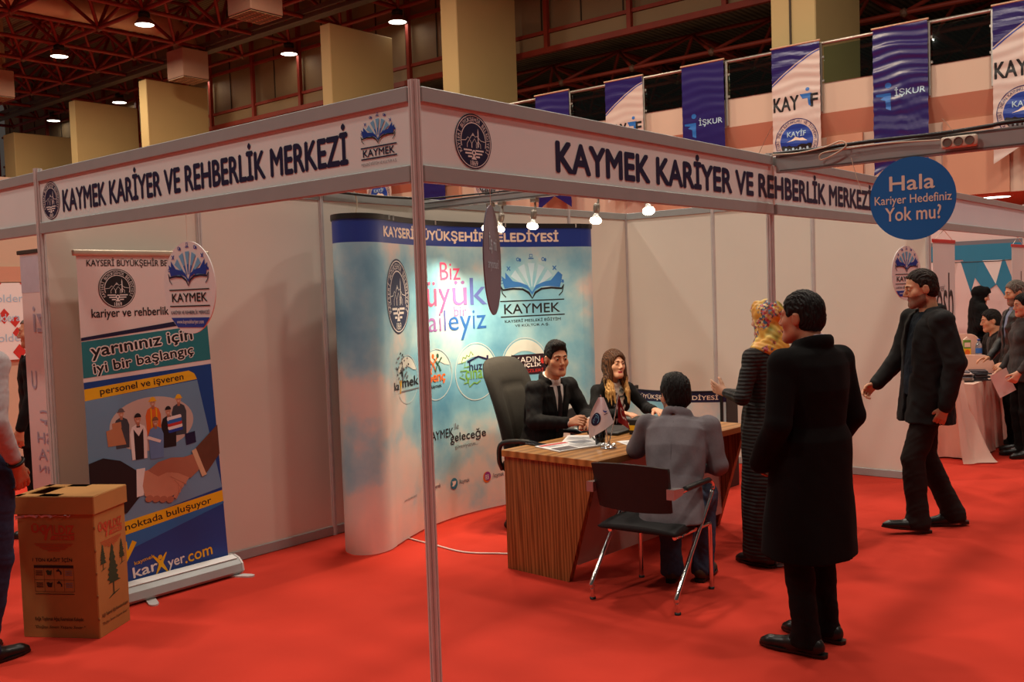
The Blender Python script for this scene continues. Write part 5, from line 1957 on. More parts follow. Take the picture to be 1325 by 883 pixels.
mb.tube([(-.75, 0, .02), (-.3, 0, -.02), (.3, 0, -.025), (.9, 0, .02)], .006, BLACKP, 6)
mb.build('string', bt)
for k in range(6):
    mb = MB()
    u = -.62 + .25 * k
    mb.prism([(u, -.01), (u + .22, -.012), (u + .11 + .03 * (k % 2), -.30 - .05 * (k % 3))], lambda a, b, d: (a, d + .02 * math.sin(b * 14), b), 0, .003, (WHITE, BNWHITE, TEALINK)[k % 3])
    mb.build('pennant', bt)

for i, (y0, y1, lb) in enumerate(((6.12, 6.76, 'white hanging banner with black osb lettering just right of the walking man'), (8.86, 9.42, 'white hanging banner with osb lettering at the right edge of the view'))):
    t = thing('hanging_banner', lb, 'banner', (0.0, (y0 + y1) / 2, 2.05), 0, 'white banners hung from the header behind')
    w = y1 - y0
    mb = MB()
    mb.prism([(-w / 2, 0), (w / 2, 0), (w / 2, -1.15), (-w / 2, -1.15)], lambda u, v, d: (d, u, v), 0, .002, FASCIA)
    mb.build('sheet', t)
    mb = MB()
    mb.box((0.001, 0, -.004), (.012, w + .02, .03), REDINK, .003)
    mb.build('top_rail', t)
    mb = MB()
    mb.tube([(0, -w * .4, .01), (0, 0, .092), (0, w * .4, .01)], .0025, CREAM, 5)
    mb.build('line', t)
    ar = Art()
    ar.text('osb', (-.24, -.74, .26, -.28), BLACKINK, 1, 0.0)
    ar.text('KAYSERİ', (-.24, -.44, .0, -.38), GREYINK, 1)
    ar.rect(.02, -.82, .2, -.805, GREYINK, 1)
    ar.build('print', t, lambda u, v, h: (.002 + h, u, v))

# cloth-covered tables
PINKC = mat('blush_tablecloth', (226, 188, 170), 0.75, 0, 0.04, 3)


def cloth_table(label, cx, cy, sx, sy, zt, flare, seed, rz=0.0):
    t = thing('draped_table', label, 'table', (cx, cy, 0), rz)
    mb = MB()
    r = random.Random(seed)
    per = 2 * (sx + sy)
    n = 120
    ring = []
    for k in range(n):
        s = per * k / n
        if s < sx:
            p, nn = (-sx / 2 + s, -sy / 2), (0, -1)
        elif s < sx + sy:
            p, nn = (sx / 2, -sy / 2 + s - sx), (1, 0)
        elif s < 2 * sx + sy:
            p, nn = (sx / 2 - (s - sx - sy), sy / 2), (0, 1)
        else:
            p, nn = (-sx / 2, sy / 2 - (s - 2 * sx - sy)), (-1, 0)
        ring.append((p, nn, s))
    rows = 10
    vs, fs = [], []
    for j in range(rows + 1):
        f = j / rows
        for (p, nn, s) in ring:
            o = f * (flare + 0.028 * math.sin(s * 21 + seed) + 0.014 * math.sin(s * 47))
            cx_ = 1 if (abs(abs(p[0]) - sx / 2) < .06 and abs(abs(p[1]) - sy / 2) < .06) else 0
            o += cx_ * f * .05
            vs.append((p[0] + nn[0] * o, p[1] + nn[1] * o, zt - f * (zt - 0.015)))
    for j in range(rows):
        for k in range(n):
            k2 = (k + 1) % n
            fs.append((j * n + k, j * n + k2, (j + 1) * n + k2, (j + 1) * n + k))
    mb.raw(vs, fs, PINKC, True)
    mb.raw(vs[:n], [tuple(range(n))], PINKC)
    mb.build('tablecloth', t)
    mb = MB()
    mb.box((0, 0, zt - .025), (sx - .02, sy - .02, .04), DARKMETAL, .003)
    mb.build('tabletop', t)
    for sx_ in (-1, 1):
        for sy_ in (-1, 1):
            mb = MB()
            mb.tube([(sx_ * (sx / 2 - .06), sy_ * (sy / 2 - .06), 0), (sx_ * (sx / 2 - .06), sy_ * (sy / 2 - .06), zt - .04)], .018, DARKMETAL, 8)
            mb.build('leg', t)
    return t


cloth_table('table under a blush cloth to the floor, brochures on it, behind the walking man', -0.27, 7.76, 0.62, 1.16, 0.72, 0.02, 2)
cloth_table('second blush-clothed table farther back, in front of the woman in black', -0.55, 9.10, 0.56, 0.36, 0.825, 0.01, 5)
# trailing corner of the cloth
mb = MB()
mb.grid(lambda a, b: Vector((-.07 + .32 * b * (0.3 + .7 * a) + .02 * math.sin(a * 9), 6.98 + .25 * a - .10 * b, .74 * (1 - b) ** 1.5 + .012)), 14, 14, PINKC)
tag(mb.build('cloth_runner', fix=False), 'cream cloth end trailing from the near table onto the carpet', 'cloth')


def covered_chair(label, x, y, rz, h, w):
    t = thing('covered_chair', label, 'chair', (x, y, 0), rz, 'cloth-covered chairs of the booth behind')
    mb = MB()
    pr = [(-w / 2, .44), (-w / 2, h - .12)] + [(-w / 2 + .12 - .12 * math.cos(q), h - .12 + .12 * math.sin(q)) for q in [PI / 2 * k / 6 for k in range(1, 7)]] + \
         [(w / 2 - .12 + .12 * math.sin(q), h - .12 + .12 * math.cos(q)) for q in [PI / 2 * k / 6 for k in range(0, 7)]] + [(w / 2, .44)]
    mb.prism(pr, lambda u, v, d: (u, d - .08 * (v - .44), v), -.20, -.16, PINKC)
    mb.build('backrest', t)
    mb = MB()
    mb.box((0, .02, .44), (w, .42, .05), PINKC, .015, None, 2)
    mb.build('seat', t)
    for sx in (-1, 1):
        for sy in (-.16, .2):
            mb = MB()
            mb.tube([(sx * (w / 2 - .04), sy, 0), (sx * (w / 2 - .05), sy, .42)], .018, WHITE, 8)
            mb.build('leg', t)
    return t


covered_chair('arched blush chair just behind the brochure stacks', -0.36, 8.62, 0.2, 0.905, .48)
covered_chair('tall blush covered chair in front of the woman in black', -0.70, 9.66, .1, 1.07, .42)

COVERS = [mat('brochure_cover_dark', (46, 44, 52), .4), mat('brochure_cover_grey', (150, 142, 138), .4), mat('brochure_cover_white', (226, 216, 208), .4), mat('brochure_cover_slate', (86, 84, 92), .4)]
for s, (bx_, by_) in enumerate(((-.13, 7.42), (-.02, 7.58))):
    r = random.Random(11 + s)
    for k in range(8):
        t_b = MB()
        t_b.box((0, 0, .006), (.15, .21, .011), COVERS[(k + s) % 4 if s == 0 else (0 if k % 3 else 3)], .0015)
        t_b.box((0.002, 0, .006), (.149, .206, .008), WHITE)
        o = t_b.build('brochure', None, (bx_ + r.uniform(-.012, .012), by_ + r.uniform(-.012, .012), (.722 + k * .0122)))
        o.rotation_euler = (0, 0, r.uniform(-.25, .25) + .6)
        tag(o, 'brochure in the ' + ('pale mixed' if s == 0 else 'dark') + ' stack on the blush-clothed table', 'brochure', ('pale mixed' if s == 0 else 'dark') + ' brochure stack')
jb = thing('juice_carton', 'green and yellow juice carton on the farther blush-clothed table', 'carton', (-.50, 9.03, .8265), .4)
mb = MB()
mb.box((0, 0, .10), (.075, .065, .20), GREEN, .004)
mb.box((0, 0, .06), (.077, .067, .09), YELLOW, .004)
mb.build('carton', jb)
mb = MB()
mb.prism([(-.037, .20), (.037, .20), (.0, .232)], lambda u, v, d: (u, d, v), -.03, .03, CREAM)
mb.build('gable', jb)
ar = Art()
ar.ellipse(0, .06, .026, .03, ORANGE, 2, 16)
ar.rect(-.03, .12, .03, .17, CREAM, 2)
ar.build('print', jb, lambda u, v, h: (u, -.0335 - h, v))
wb = thing('water_bottle', 'small clear water bottle with blue cap beside the juice carton', 'bottle', (-.385, 9.06, .8265))
mb = MB()
mb.lathe([(0, 0), (.032, 0), (.034, .01), (.034, .12), (.030, .15), (.013, .175), (.013, .19), (0, .19)], (0, 0, 0), mat('bottle_plastic', (206, 214, 224), .08, 0, 0, 5, trans=.7), 20)
mb.build('body', wb)
mb = MB()
mb.lathe([(0, .19), (.016, .188), (.016, .206), (0, .208)], (0, 0, 0), BLUE, 16)
mb.build('cap', wb)
mb = MB()
mb.lathe([(.0345, .05), (.0348, .051), (.0348, .105), (.0345, .106)], (0, 0, 0), MIDBLUE, 20)
mb.build('label', wb)
# ================================================================== PEOPLE
# a figure is grown as one smooth surface from limbs, trunk, head and fingers that melt into each other
V3 = lambda *a: np.array(a if len(a) > 1 else a[0], float)


def nrm(v):
    v = np.asarray(v, float)
    return v / (np.linalg.norm(v) + 1e-12)


def cap(a, b, ra, rb, sq=None):
    """tapered limb; sq = (direction, factor) makes it flatter along that direction"""
    a, b = V3(a), V3(b)
    ab = b - a
    L2 = float(ab @ ab) + 1e-12
    rm = max(ra, rb)

    def fn(X, Y, Z):
        px, py, pz = X - a[0], Y - a[1], Z - a[2]
        t = np.clip((px * ab[0] + py * ab[1] + pz * ab[2]) / L2, 0, 1)
        qx, qy, qz = px - t * ab[0], py - t * ab[1], pz - t * ab[2]
        r = ra + (rb - ra) * t
        if sq is None:
            return np.sqrt(qx * qx + qy * qy + qz * qz) - r
        d, k = nrm(sq[0]), sq[1]
        s = qx * d[0] + qy * d[1] + qz * d[2]
        e = (1.0 / k - 1.0)
        qx, qy, qz = qx + d[0] * s * e, qy + d[1] * s * e, qz + d[2] * s * e
        return (np.sqrt(qx * qx + qy * qy + qz * qz) - r) * min(1.0, k)
    return fn, np.minimum(a, b) - rm, np.maximum(a, b) + rm


def ell(c, r, R=None):
    c, r = V3(c), V3(r)
    R = np.eye(3) if R is None else R
    ext = np.sqrt(((R * r) ** 2).sum(1))

    def fn(X, Y, Z):
        x, y, z = X - c[0], Y - c[1], Z - c[2]
        u = (x * R[0, 0] + y * R[1, 0] + z * R[2, 0])
        v = (x * R[0, 1] + y * R[1, 1] + z * R[2, 1])
        w = (x * R[0, 2] + y * R[1, 2] + z * R[2, 2])
        k0 = np.sqrt((u / r[0]) ** 2 + (v / r[1]) ** 2 + (w / r[2]) ** 2)
        k1 = np.sqrt((u / r[0] ** 2) ** 2 + (v / r[1] ** 2) ** 2 + (w / r[2] ** 2) ** 2) + 1e-9
        return k0 * (k0 - 1) / k1
    return fn, c - ext, c + ext


def half(p, n):
    """half space; inside is on the far side of n"""
    p, n = V3(p), nrm(n)
    return (lambda X, Y, Z: (X - p[0]) * n[0] + (Y - p[1]) * n[1] + (Z - p[2]) * n[2]), None, None


def loft(o, R, tab, pw=2.3):
    """trunk or coat: cross-sections along R's third column; tab rows (t, half width, half depth, forward shift)"""
    o = V3(o)
    tab = np.array(tab, float)
    T, A, B, C = tab[:, 0], tab[:, 1], tab[:, 2], (tab[:, 3] if tab.shape[1] > 3 else np.zeros(len(tab)))
    rm = max(A.max(), B.max()) + np.abs(C).max()
    e0, e1 = o + R[:, 2] * T[0], o + R[:, 2] * T[-1]

    def fn(X, Y, Z):
        x, y, z = X - o[0], Y - o[1], Z - o[2]
        b = x * R[0, 0] + y * R[1, 0] + z * R[2, 0]
        c = x * R[0, 1] + y * R[1, 1] + z * R[2, 1]
        t = x * R[0, 2] + y * R[1, 2] + z * R[2, 2]
        sh = t.shape
        tf = t.ravel()
        rx, ry, cc = (np.interp(tf, T, q).reshape(sh) for q in (A, B, C))
        k = (np.abs(b / rx) ** pw + np.abs((c - cc) / ry) ** pw) ** (1 / pw)
        d = (k - 1) * np.minimum(rx, ry)
        return np.maximum(d, np.maximum(T[0] - t, t - T[-1]))
    return fn, np.minimum(e0, e1) - rm, np.maximum(e0, e1) + rm


class Field:
    def __init__(self, lo, hi, h):
        self.h = h
        self.lo = np.floor(np.asarray(lo) / h) * h
        n = np.ceil((np.asarray(hi) - self.lo) / h).astype(int) + 1
        self.ax = [self.lo[i] + h * np.arange(n[i]) for i in range(3)]
        self.V = np.full(n, 0.4, np.float32)

    def _sl(self, lo, hi, m):
        if lo is None:
            return (slice(None),) * 3
        s = []
        for i in range(3):
            a = int(np.floor((lo[i] - m - self.lo[i]) / self.h))
            b = int(np.ceil((hi[i] + m - self.lo[i]) / self.h)) + 1
            a, b = max(a, 0), min(b, self.V.shape[i])
            if b <= a:
                return None
            s.append(slice(a, b))
        return tuple(s)

    def _xyz(self, s):
        return np.meshgrid(self.ax[0][s[0]], self.ax[1][s[1]], self.ax[2][s[2]], indexing='ij', sparse=True)

    def add(self, p, k=0.012):
        fn, lo, hi = p
        s = self._sl(lo, hi, k + 3 * self.h)
        if s is None:
            return self
        X, Y, Z = self._xyz(s)
        d = fn(X, Y, Z)
        v = self.V[s]
        h = np.maximum(k - np.abs(v - d), 0)
        self.V[s] = np.minimum(v, d) - h * h / (4 * k + 1e-9)
        return self

    def sub(self, p, k=0.008):
        fn, lo, hi = p
        s = self._sl(lo, hi, k + 3 * self.h)
        if s is None:
            return self
        X, Y, Z = self._xyz(s)
        d = -fn(X, Y, Z)
        v = self.V[s]
        h = np.maximum(k - np.abs(v - d), 0)
        self.V[s] = np.maximum(v, d) + h * h / (4 * k + 1e-9)
        return self

    def keep(self, p, k=0.006):
        """intersection"""
        fn = p[0]
        X, Y, Z = self._xyz((slice(None),) * 3)
        d = fn(X, Y, Z)
        v = self.V
        h = np.maximum(k - np.abs(v - d), 0)
        self.V = (np.maximum(v, d) + h * h / (4 * k + 1e-9)).astype(np.float32)
        return self

    def wrinkle(self, amp, f, seed=0, stretch=(1, 1, 1)):
        r = np.random.RandomState(seed)
        X, Y, Z = self._xyz((slice(None),) * 3)
        w = 0
        for i in range(5):
            q = r.normal(size=3) * f * np.array(stretch) * (1 + 0.6 * i)
            ph = r.uniform(0, 6.28)
            w = w + np.sin(X * q[0] + Y * q[1] + Z * q[2] + ph + 1.3 * np.sin(X * q[1] * .6 + Z * q[0] * .5)) / (1 + 0.5 * i)
        self.V = (self.V + amp * w).astype(np.float32)
        return self

    def mesh(self):
        V = self.V
        S = V < 0
        n = np.array(V.shape)
        c = [slice(0, -1), slice(1, None)]
        cnt = np.zeros(n - 1, np.uint8)
        for i in (0, 1):
            for j in (0, 1):
                for k in (0, 1):
                    cnt += S[c[i], c[j], c[k]]
        act = (cnt > 0) & (cnt < 8)
        idx = np.argwhere(act)
        vid = np.full(n - 1, -1, np.int32)
        vid[act] = np.arange(len(idx))
        acc = np.zeros((len(idx), 3))
        num = np.zeros(len(idx))
        cor = [(i, j, k) for i in (0, 1) for j in (0, 1) for k in (0, 1)]
        for a in cor:
            for ax in range(3):
                if a[ax] == 0:
                    b = list(a)
                    b[ax] = 1
                    va = V[idx[:, 0] + a[0], idx[:, 1] + a[1], idx[:, 2] + a[2]]
                    vb = V[idx[:, 0] + b[0], idx[:, 1] + b[1], idx[:, 2] + b[2]]
                    m = (va < 0) != (vb < 0)
                    t = np.where(m, va / np.where(m, va - vb, 1), 0)
                    for d in range(3):
                        acc[:, d] += np.where(m, a[d] + (t if d == ax else 0), 0)
                    num += m
        verts = self.lo + self.h * (idx + acc / num[:, None])
        quads = []
        for ax in range(3):
            u, v = (ax + 1) % 3, (ax + 2) % 3
            s0 = [slice(None)] * 3
            s1 = [slice(None)] * 3
            s0[ax], s1[ax] = slice(0, -1), slice(1, None)
            diff = S[tuple(s0)] != S[tuple(s1)]
            e = np.argwhere(diff)
            ok = (e[:, u] > 0) & (e[:, v] > 0) & (e[:, u] < n[u] - 1) & (e[:, v] < n[v] - 1)
            e = e[ok]
            ins = S[e[:, 0], e[:, 1], e[:, 2]]

            def cell(du, dv):
                q = e.copy()
                q[:, u] += du
                q[:, v] += dv
                return vid[q[:, 0], q[:, 1], q[:, 2]]
            Q = np.stack([cell(-1, -1), cell(0, -1), cell(0, 0), cell(-1, 0)], 1)
            Q[~ins] = Q[~ins][:, ::-1]
            quads.append(Q)
        Q = np.concatenate(quads)
        return verts, Q[(Q >= 0).all(1)]


def np_mesh(name, V, Q, mats, parent=None, mi=None):
    me = bpy.data.meshes.new(name)
    me.vertices.add(len(V))
    me.vertices.foreach_set('co', np.asarray(V, np.float32).ravel())
    me.loops.add(len(Q) * 4)
    me.loops.foreach_set('vertex_index', np.asarray(Q, np.int32).ravel())
    me.polygons.add(len(Q))
    me.polygons.foreach_set('loop_start', np.arange(0, len(Q) * 4, 4, dtype=np.int32))
    for m in mats:
        me.materials.append(m)
    me.polygons.foreach_set('use_smooth', np.ones(len(Q), bool))
    if mi is not None:
        me.polygons.foreach_set('material_index', np.asarray(mi, np.int32))
    me.update(calc_edges=True)
    me.validate()
    o = bpy.data.objects.new(name, me)
    COL.objects.link(o)
    if parent is not None:
        o.parent = parent
    return o


def rot3(yaw=0, pitch=0, roll=0):
    """yaw about z (left positive), then pitch (chin down positive), then roll; columns = right, forward, up"""
    cy, sy, cp, sp, cr_, sr_ = math.cos(yaw), math.sin(yaw), math.cos(pitch), math.sin(pitch), math.cos(roll), math.sin(roll)
    Rz = np.array([[cy, -sy, 0], [sy, cy, 0], [0, 0, 1]])
    Rx = np.array([[1, 0, 0], [0, cp, sp], [0, -sp, cp]])
    Ry = np.array([[cr_, 0, sr_], [0, 1, 0], [-sr_, 0, cr_]])
    return Rz @ Rx @ Ry


class Pose:
    """joints in the figure's own frame: faces +y, +x is its right hand side, z up, origin on the floor"""

    def __init__(s, H=1.75, female=False, **kw):
        k = H / 1.75
        s.k, s.H, s.female = k, H, female
        w = 0.88 if female else 1.0
        s.pel = V3(0, 0, .93) * k
        s.neck = V3(0, -.025, 1.475) * k
        s.head = V3(0, .0, 1.632) * k
        s.hrot = rot3()
        s.sh = {1: V3(.182 * w, -.015, 1.385) * k, -1: V3(-.182 * w, -.015, 1.385) * k}
        s.el = {1: V3(.245 * w, -.03, 1.13) * k, -1: V3(-.245 * w, -.03, 1.13) * k}
        s.wr = {1: V3(.255 * w, .07, .885) * k, -1: V3(-.255 * w, .07, .885) * k}
        s.hd = {1: (V3(0.0, .15, -1), V3(-1, 0, 0)), -1: (V3(0.0, .15, -1), V3(1, 0, 0))}   # finger direction, palm normal
        s.curl = {1: (.35, .45, .35), -1: (.35, .45, .35)}
        s.hip = {1: V3(.09, 0, .90) * k, -1: V3(-.09, 0, .90) * k}
        s.kn = {1: V3(.10, .02, .49) * k, -1: V3(-.10, .02, .49) * k}
        s.an = {1: V3(.10, -.02, .085) * k, -1: V3(-.10, -.02, .085) * k}
        s.ft = {1: V3(.12, 1, 0), -1: V3(-.12, 1, 0)}
        s.pitch = {1: 0.0, -1: 0.0}
        s.twist = 0.0
        s.fat = 1.0
        for a, b in kw.items():
            setattr(s, a, b)

    def frame(s):
        up = nrm(s.neck - s.pel)
        lat = s.sh[1] - s.sh[-1]
        lat = nrm(lat - up * (lat @ up))
        fwd = np.cross(up, lat)
        return np.stack([lat, fwd, up], 1)


def foot_frame(P, s):
    f = nrm(P.ft[s])
    up = V3(0, 0, 1)
    lat = nrm(np.cross(f, up))
    pt = P.pitch[s]
    f2 = f * math.cos(pt) + up * math.sin(pt)
    u2 = np.cross(lat, f2)
    return np.stack([lat, f2, u2], 1)


def hand(F, P, s, k=1.0):
    f, pn = P.hd[s]
    f = nrm(f)
    pn = nrm(V3(pn) - f * (V3(pn) @ f))
    th = nrm(np.cross(f, pn)) * s
    w = P.wr[s]
    for x in (-.024, -.008, .009, .025):
        F.add(cap(w + f * .022 + th * x * .62, w + f * .082 + th * x, .0135, .0115), .010)
    F.add(cap(w - f * .012, w + f * .03, .024, .025, (pn, .72)), .012)
    c = P.curl[s]
    for x, L, cc in ((.028, .070, .85), (.010, .078, 1.0), (-.009, .073, 1.05), (-.026, .058, 1.15)):
        p = w + f * .088 + th * x * 1.05
        a = 0.0
        d0 = nrm(f + th * x * 2.2)
        for frac, ci, r0, r1 in ((.44, 0, .0095, .0088), (.31, 1, .0088, .0080), (.25, 2, .0080, .0066)):
            a += c[ci] * cc
            d = d0 * math.cos(a) + pn * math.sin(a)
            q = p + d * L * frac
            F.add(cap(p, q, r0, r1), .003)
            p = q
    p0 = w + f * .030 + th * .020 + pn * .006
    p1 = w + f * .058 + th * .044 + pn * .016
    p2 = p1 + nrm(f * .75 + th * .40 + pn * (.25 + c[0] * .5)) * .032
    p3 = p2 + nrm(f * .9 + pn * (.3 + c[0] * .6)) * .026
    F.add(cap(p0, p1, .0145, .0115), .010)
    F.add(cap(p1, p2, .0112, .0098), .004)
    F.add(cap(p2, p3, .0098, .0078), .003)


def head_pt(P, x, y, z):
    return P.head + P.hrot @ (V3(x, y, z) * P.hk)


def add_head(F, P):
    R = P.hrot
    h = P.hk = P.k * (0.95 if P.female else 1.0)
    at = lambda x, y, z: head_pt(P, x, y, z)
    F.add(cap(at(0, -.030, -.06), P.neck + P.frame()[:, 2] * -.02, .054 * h * (.86 if P.female else 1), .060 * h * (.86 if P.female else 1.02)), .02)
    F.add(ell(at(0, -.012, .032), V3(.074, .096, .087) * h, R), .02)
    F.add(ell(at(0, .022, -.040), V3(.060, .066, .076) * h, R), .03)
    F.add(cap(at(-.012, .070, -.100), at(.012, .070, -.100), .021 * h, .021 * h), .022)
    F.add(cap(at(-.046, .008, -.068), at(-.018, .060, -.096), .021 * h, .019 * h), .03)
    F.add(cap(at(.046, .008, -.068), at(.018, .060, -.096), .021 * h, .019 * h), .03)
    for s in (-1, 1):
        F.add(ell(at(s * .044, .056, -.024), V3(.022, .018, .020) * h, R), .032)
        F.add(cap(at(s * .012, .083, .026), at(s * .044, .072, .024), .0105 * h, .0085 * h), .014)
    F.sub(ell(at(-.031, .100, .006), V3(.020, .016, .012) * h, R), .018)
    F.sub(ell(at(.031, .100, .006), V3(.020, .016, .012) * h, R), .018)
    F.add(cap(at(0, .084, .016), at(0, .108, -.026), .0085 * h, .0115 * h), .012)
    for s in (-1, 1):
        F.add(ell(at(s * .0115, .098, -.033), V3(.0085, .010, .008) * h, R), .008)
        F.add(ell(at(s * .031, .078, .006), V3(.0145, .0125, .0125) * h, R), .004)
        F.add(ell(at(s * .077, -.012, -.008), V3(.010, .021, .031) * h, R), .008)
        F.sub(ell(at(s * .0312, .0935, .0050), V3(.0122, .010, .0040) * h, R), .002)
        F.add(cap(at(s * .079, -.020, .012), at(s * .082, -.004, .016), .006 * h, .006 * h), .006)
    F.add(cap(at(-.020, .079, -.0635), at(0, .0875, -.0605), .0058 * h, .0068 * h), .008)
    F.add(cap(at(.020, .079, -.0635), at(0, .0875, -.0605), .0058 * h, .0068 * h), .008)
    F.add(cap(at(-.016, .079, -.0735), at(.016, .079, -.0735), .0068 * h, .0068 * h), .008)
    F.sub(cap(at(-.022, .088, -.0675), at(.022, .088, -.0675), .0022 * h, .0022 * h), .003)


def figure(label, loc, heading, P, wear, skin, res=0.005, cres=0.0065, hair=None, face=True, stub=None, hide=()):
    """builds the body as one mesh, the clothes and hair as its children; heading = world direction the figure faces"""
    k = P.k
    R = P.frame()
    up, lat, fw = R[:, 2], R[:, 0], R[:, 1]
    pts = [P.pel, P.neck, P.head] + [d[s] for d in (P.sh, P.el, P.wr, P.hip, P.kn, P.an) for s in (-1, 1)]
    lo, hi = np.min(pts, 0) - .27, np.max(pts, 0) + .27
    lo[2] = max(lo[2], -.02)
    F = Field(lo, hi, res)
    fr = .86 if P.female else 1.0
    # trunk
    L = np.linalg.norm(P.neck - P.pel)
    ft_ = P.fat
    F.add(loft(P.pel, R, [(-.10 * k, .12 * k, .085 * k), (0, .150 * k, .10 * k), (.28 * L, .132 * k * fr * ft_, .090 * k * ft_), (.62 * L, .155 * k * fr, .105 * k * fr), (.85 * L, .150 * k * fr, .085 * k * fr), (.97 * L, .075 * k * fr, .058 * k)], 2.2), .03)
    if P.female:
        for s in (-1, 1):
            F.add(ell(P.pel + up * .66 * L + lat * s * .07 * k + fw * .055 * k, V3(.056, .050, .056) * k, R), .03)
    for s in (-1, 1):
        F.add(cap(P.neck - up * .045 * k + lat * s * .03, P.sh[s], .044 * k * fr, .043 * k * fr), .03)
        F.add(cap(P.sh[s], P.el[s], .043 * k * fr, .037 * k * fr), .015)
        m_ = P.el[s] + (P.wr[s] - P.el[s]) * .3
        F.add(cap(P.el[s], m_, .037 * k * fr, .038 * k * fr), .012)
        F.add(cap(m_, P.wr[s], .038 * k * fr, .025 * k * fr), .012)
        F.add(cap(P.hip[s], P.kn[s], .078 * k, .053 * k), .025)
        c_ = P.kn[s] + (P.an[s] - P.kn[s]) * .32 - V3(0, .005, 0)
        F.add(cap(P.kn[s], c_, .048 * k, .047 * k), .012)
        F.add(cap(c_, P.an[s], .047 * k, .034 * k), .012)
        ff = foot_frame(P, s)
        F.add(cap(P.an[s] - ff[:, 2] * .045, P.an[s] + ff[:, 1] * .13 - ff[:, 2] * .055, .034, .024), .02)
    add_head(F, P)
    for s in (-1, 1):
        if s not in hide:
            hand(F, P, s, k)
    V, Q = F.mesh()
    cen = V[Q].mean(1)
    q = ((cen - P.head) @ P.hrot) / P.hk
    mi = np.zeros(len(Q), int)
    lips = (np.abs(q[:, 0]) < .023) & (np.abs(q[:, 2] + .067) < .0115 - .16 * np.abs(q[:, 0])) & (q[:, 1] > .072) & (q[:, 1] < .1)
    if stub is not None:
        jaw = (q[:, 2] < -.040 + .35 * np.maximum(0, .03 - q[:, 1])) & (q[:, 2] > -.128) & (q[:, 1] > -.005) & ~lips & (np.linalg.norm(q[:, :2], axis=1) < .12)
        mi[jaw] = 2
    mi[lips] = 1
    body = np_mesh('person', V, Q, [skin, LIPS if not P.female else LIPSF, stub or skin], None, mi)
    body.location = loc
    body.rotation_euler = (0, 0, math.atan2(heading[1], heading[0]) - PI / 2)
    tag(body, label, 'person')
    # eyes and brows
    if face:
        for s in (-1, 1):
            mb = MB()
            c = head_pt(P, s * .031, .0775, .0055)
            fwd = nrm(P.hrot[:, 1] + P.hrot[:, 0] * 0.0)
            b = bmesh.new()
            bmesh.ops.create_uvsphere(b, u_segments=12, v_segments=8, radius=.0128 * P.hk)
            bmesh.ops.translate(b, verts=b.verts, vec=Vector(c))
            mb.bm(b, EYEW, True)
            b = bmesh.new()
            bmesh.ops.create_uvsphere(b, u_segments=10, v_segments=6, radius=.0080 * P.hk)
            bmesh.ops.translate(b, verts=b.verts, vec=Vector(c + fwd * .0066 * P.hk))
            mb.bm(b, IRIS, True)
            mb.build('eye', body, fix=False)
            mb = MB()
            mb.tube([head_pt(P, s * .012, .0935, .0265), head_pt(P, s * .028, .0905, .0315), head_pt(P, s * .047, .0775, .0275)], [.0028 * P.hk, .0036 * P.hk, .0016 * P.hk], (hair or (None, BROWH))[1], 6)
            mb.build('eyebrow', body, fix=False)
    # hair
    if hair:
        hair[0](P, body, hair[1], cres)
    for w in wear:
        w(P, body, R, L, cres)
    return body


def grow(name, P, body, m, h, ops, pad=.30, wr=None):
    pts = [P.pel, P.neck, P.head] + [d[s] for d in (P.sh, P.el, P.wr, P.hip, P.kn, P.an) for s in (-1, 1)]
    boxes = [(o[1][1], o[1][2]) for o in ops if o[0] == 'add' and o[1][1] is not None]
    lo = np.min([b[0] for b in boxes], 0) - .03
    hi = np.max([b[1] for b in boxes], 0) + .03
    F = Field(lo, hi, h)
    for o in ops:
        getattr(F, o[0])(*o[1:])
    if wr:
        F.wrinkle(*wr)
    V, Q = F.mesh()
    if len(Q) == 0:
        return None
    return np_mesh(name, V, Q, [m], body)


A_ = lambda p, k=.012: ('add', p, k)
S_ = lambda p, k=.008: ('sub', p, k)
K_ = lambda p, k=.006: ('keep', p, k)


# ------------------------------------------------------------------ hair
def short_hair(top=.016, side=.007, front=.072, nape=-.070, recede=0.0, quiff=0.0):
    def f(P, body, m, h):
        R, hk = P.hrot, P.hk
        at = lambda x, y, z: head_pt(P, x, y, z)
        ops = [A_(ell(at(0, -.014, .034), V3(.074 + side, .096 + side + .003, .087 + top) * hk, R)),
               A_(ell(at(0, -.045, -.015), V3(.070 + side * .6, .066 + side, .070) * hk, R), .02)]
        if quiff:
            ops.append(A_(ell(at(0.01, .055, .105), V3(.055, .038, .024 + quiff) * hk, R), .03))
        # the face stays free: cut a rounded window, then the line over the ears and the nape
        ops += [S_(ell(at(0, .118 - recede, -.012), V3(.108, .088, .098 + (front - .072)) * hk, R), .012),
                S_(ell(at(.085, .012, -.045), V3(.05, .030, .060) * hk, R), .008),
                S_(ell(at(-.085, .012, -.045), V3(.05, .030, .060) * hk, R), .008),
                K_((lambda X, Y, Z, o=at(0, -.05, nape), n=R @ nrm(V3(0, .35, -1)): (X - o[0]) * n[0] + (Y - o[1]) * n[1] + (Z - o[2]) * n[2], None, None), .01)]
        grow('hair', P, body, m, min(h, .0055), ops, wr=(.0016, 110, 3))
    return f


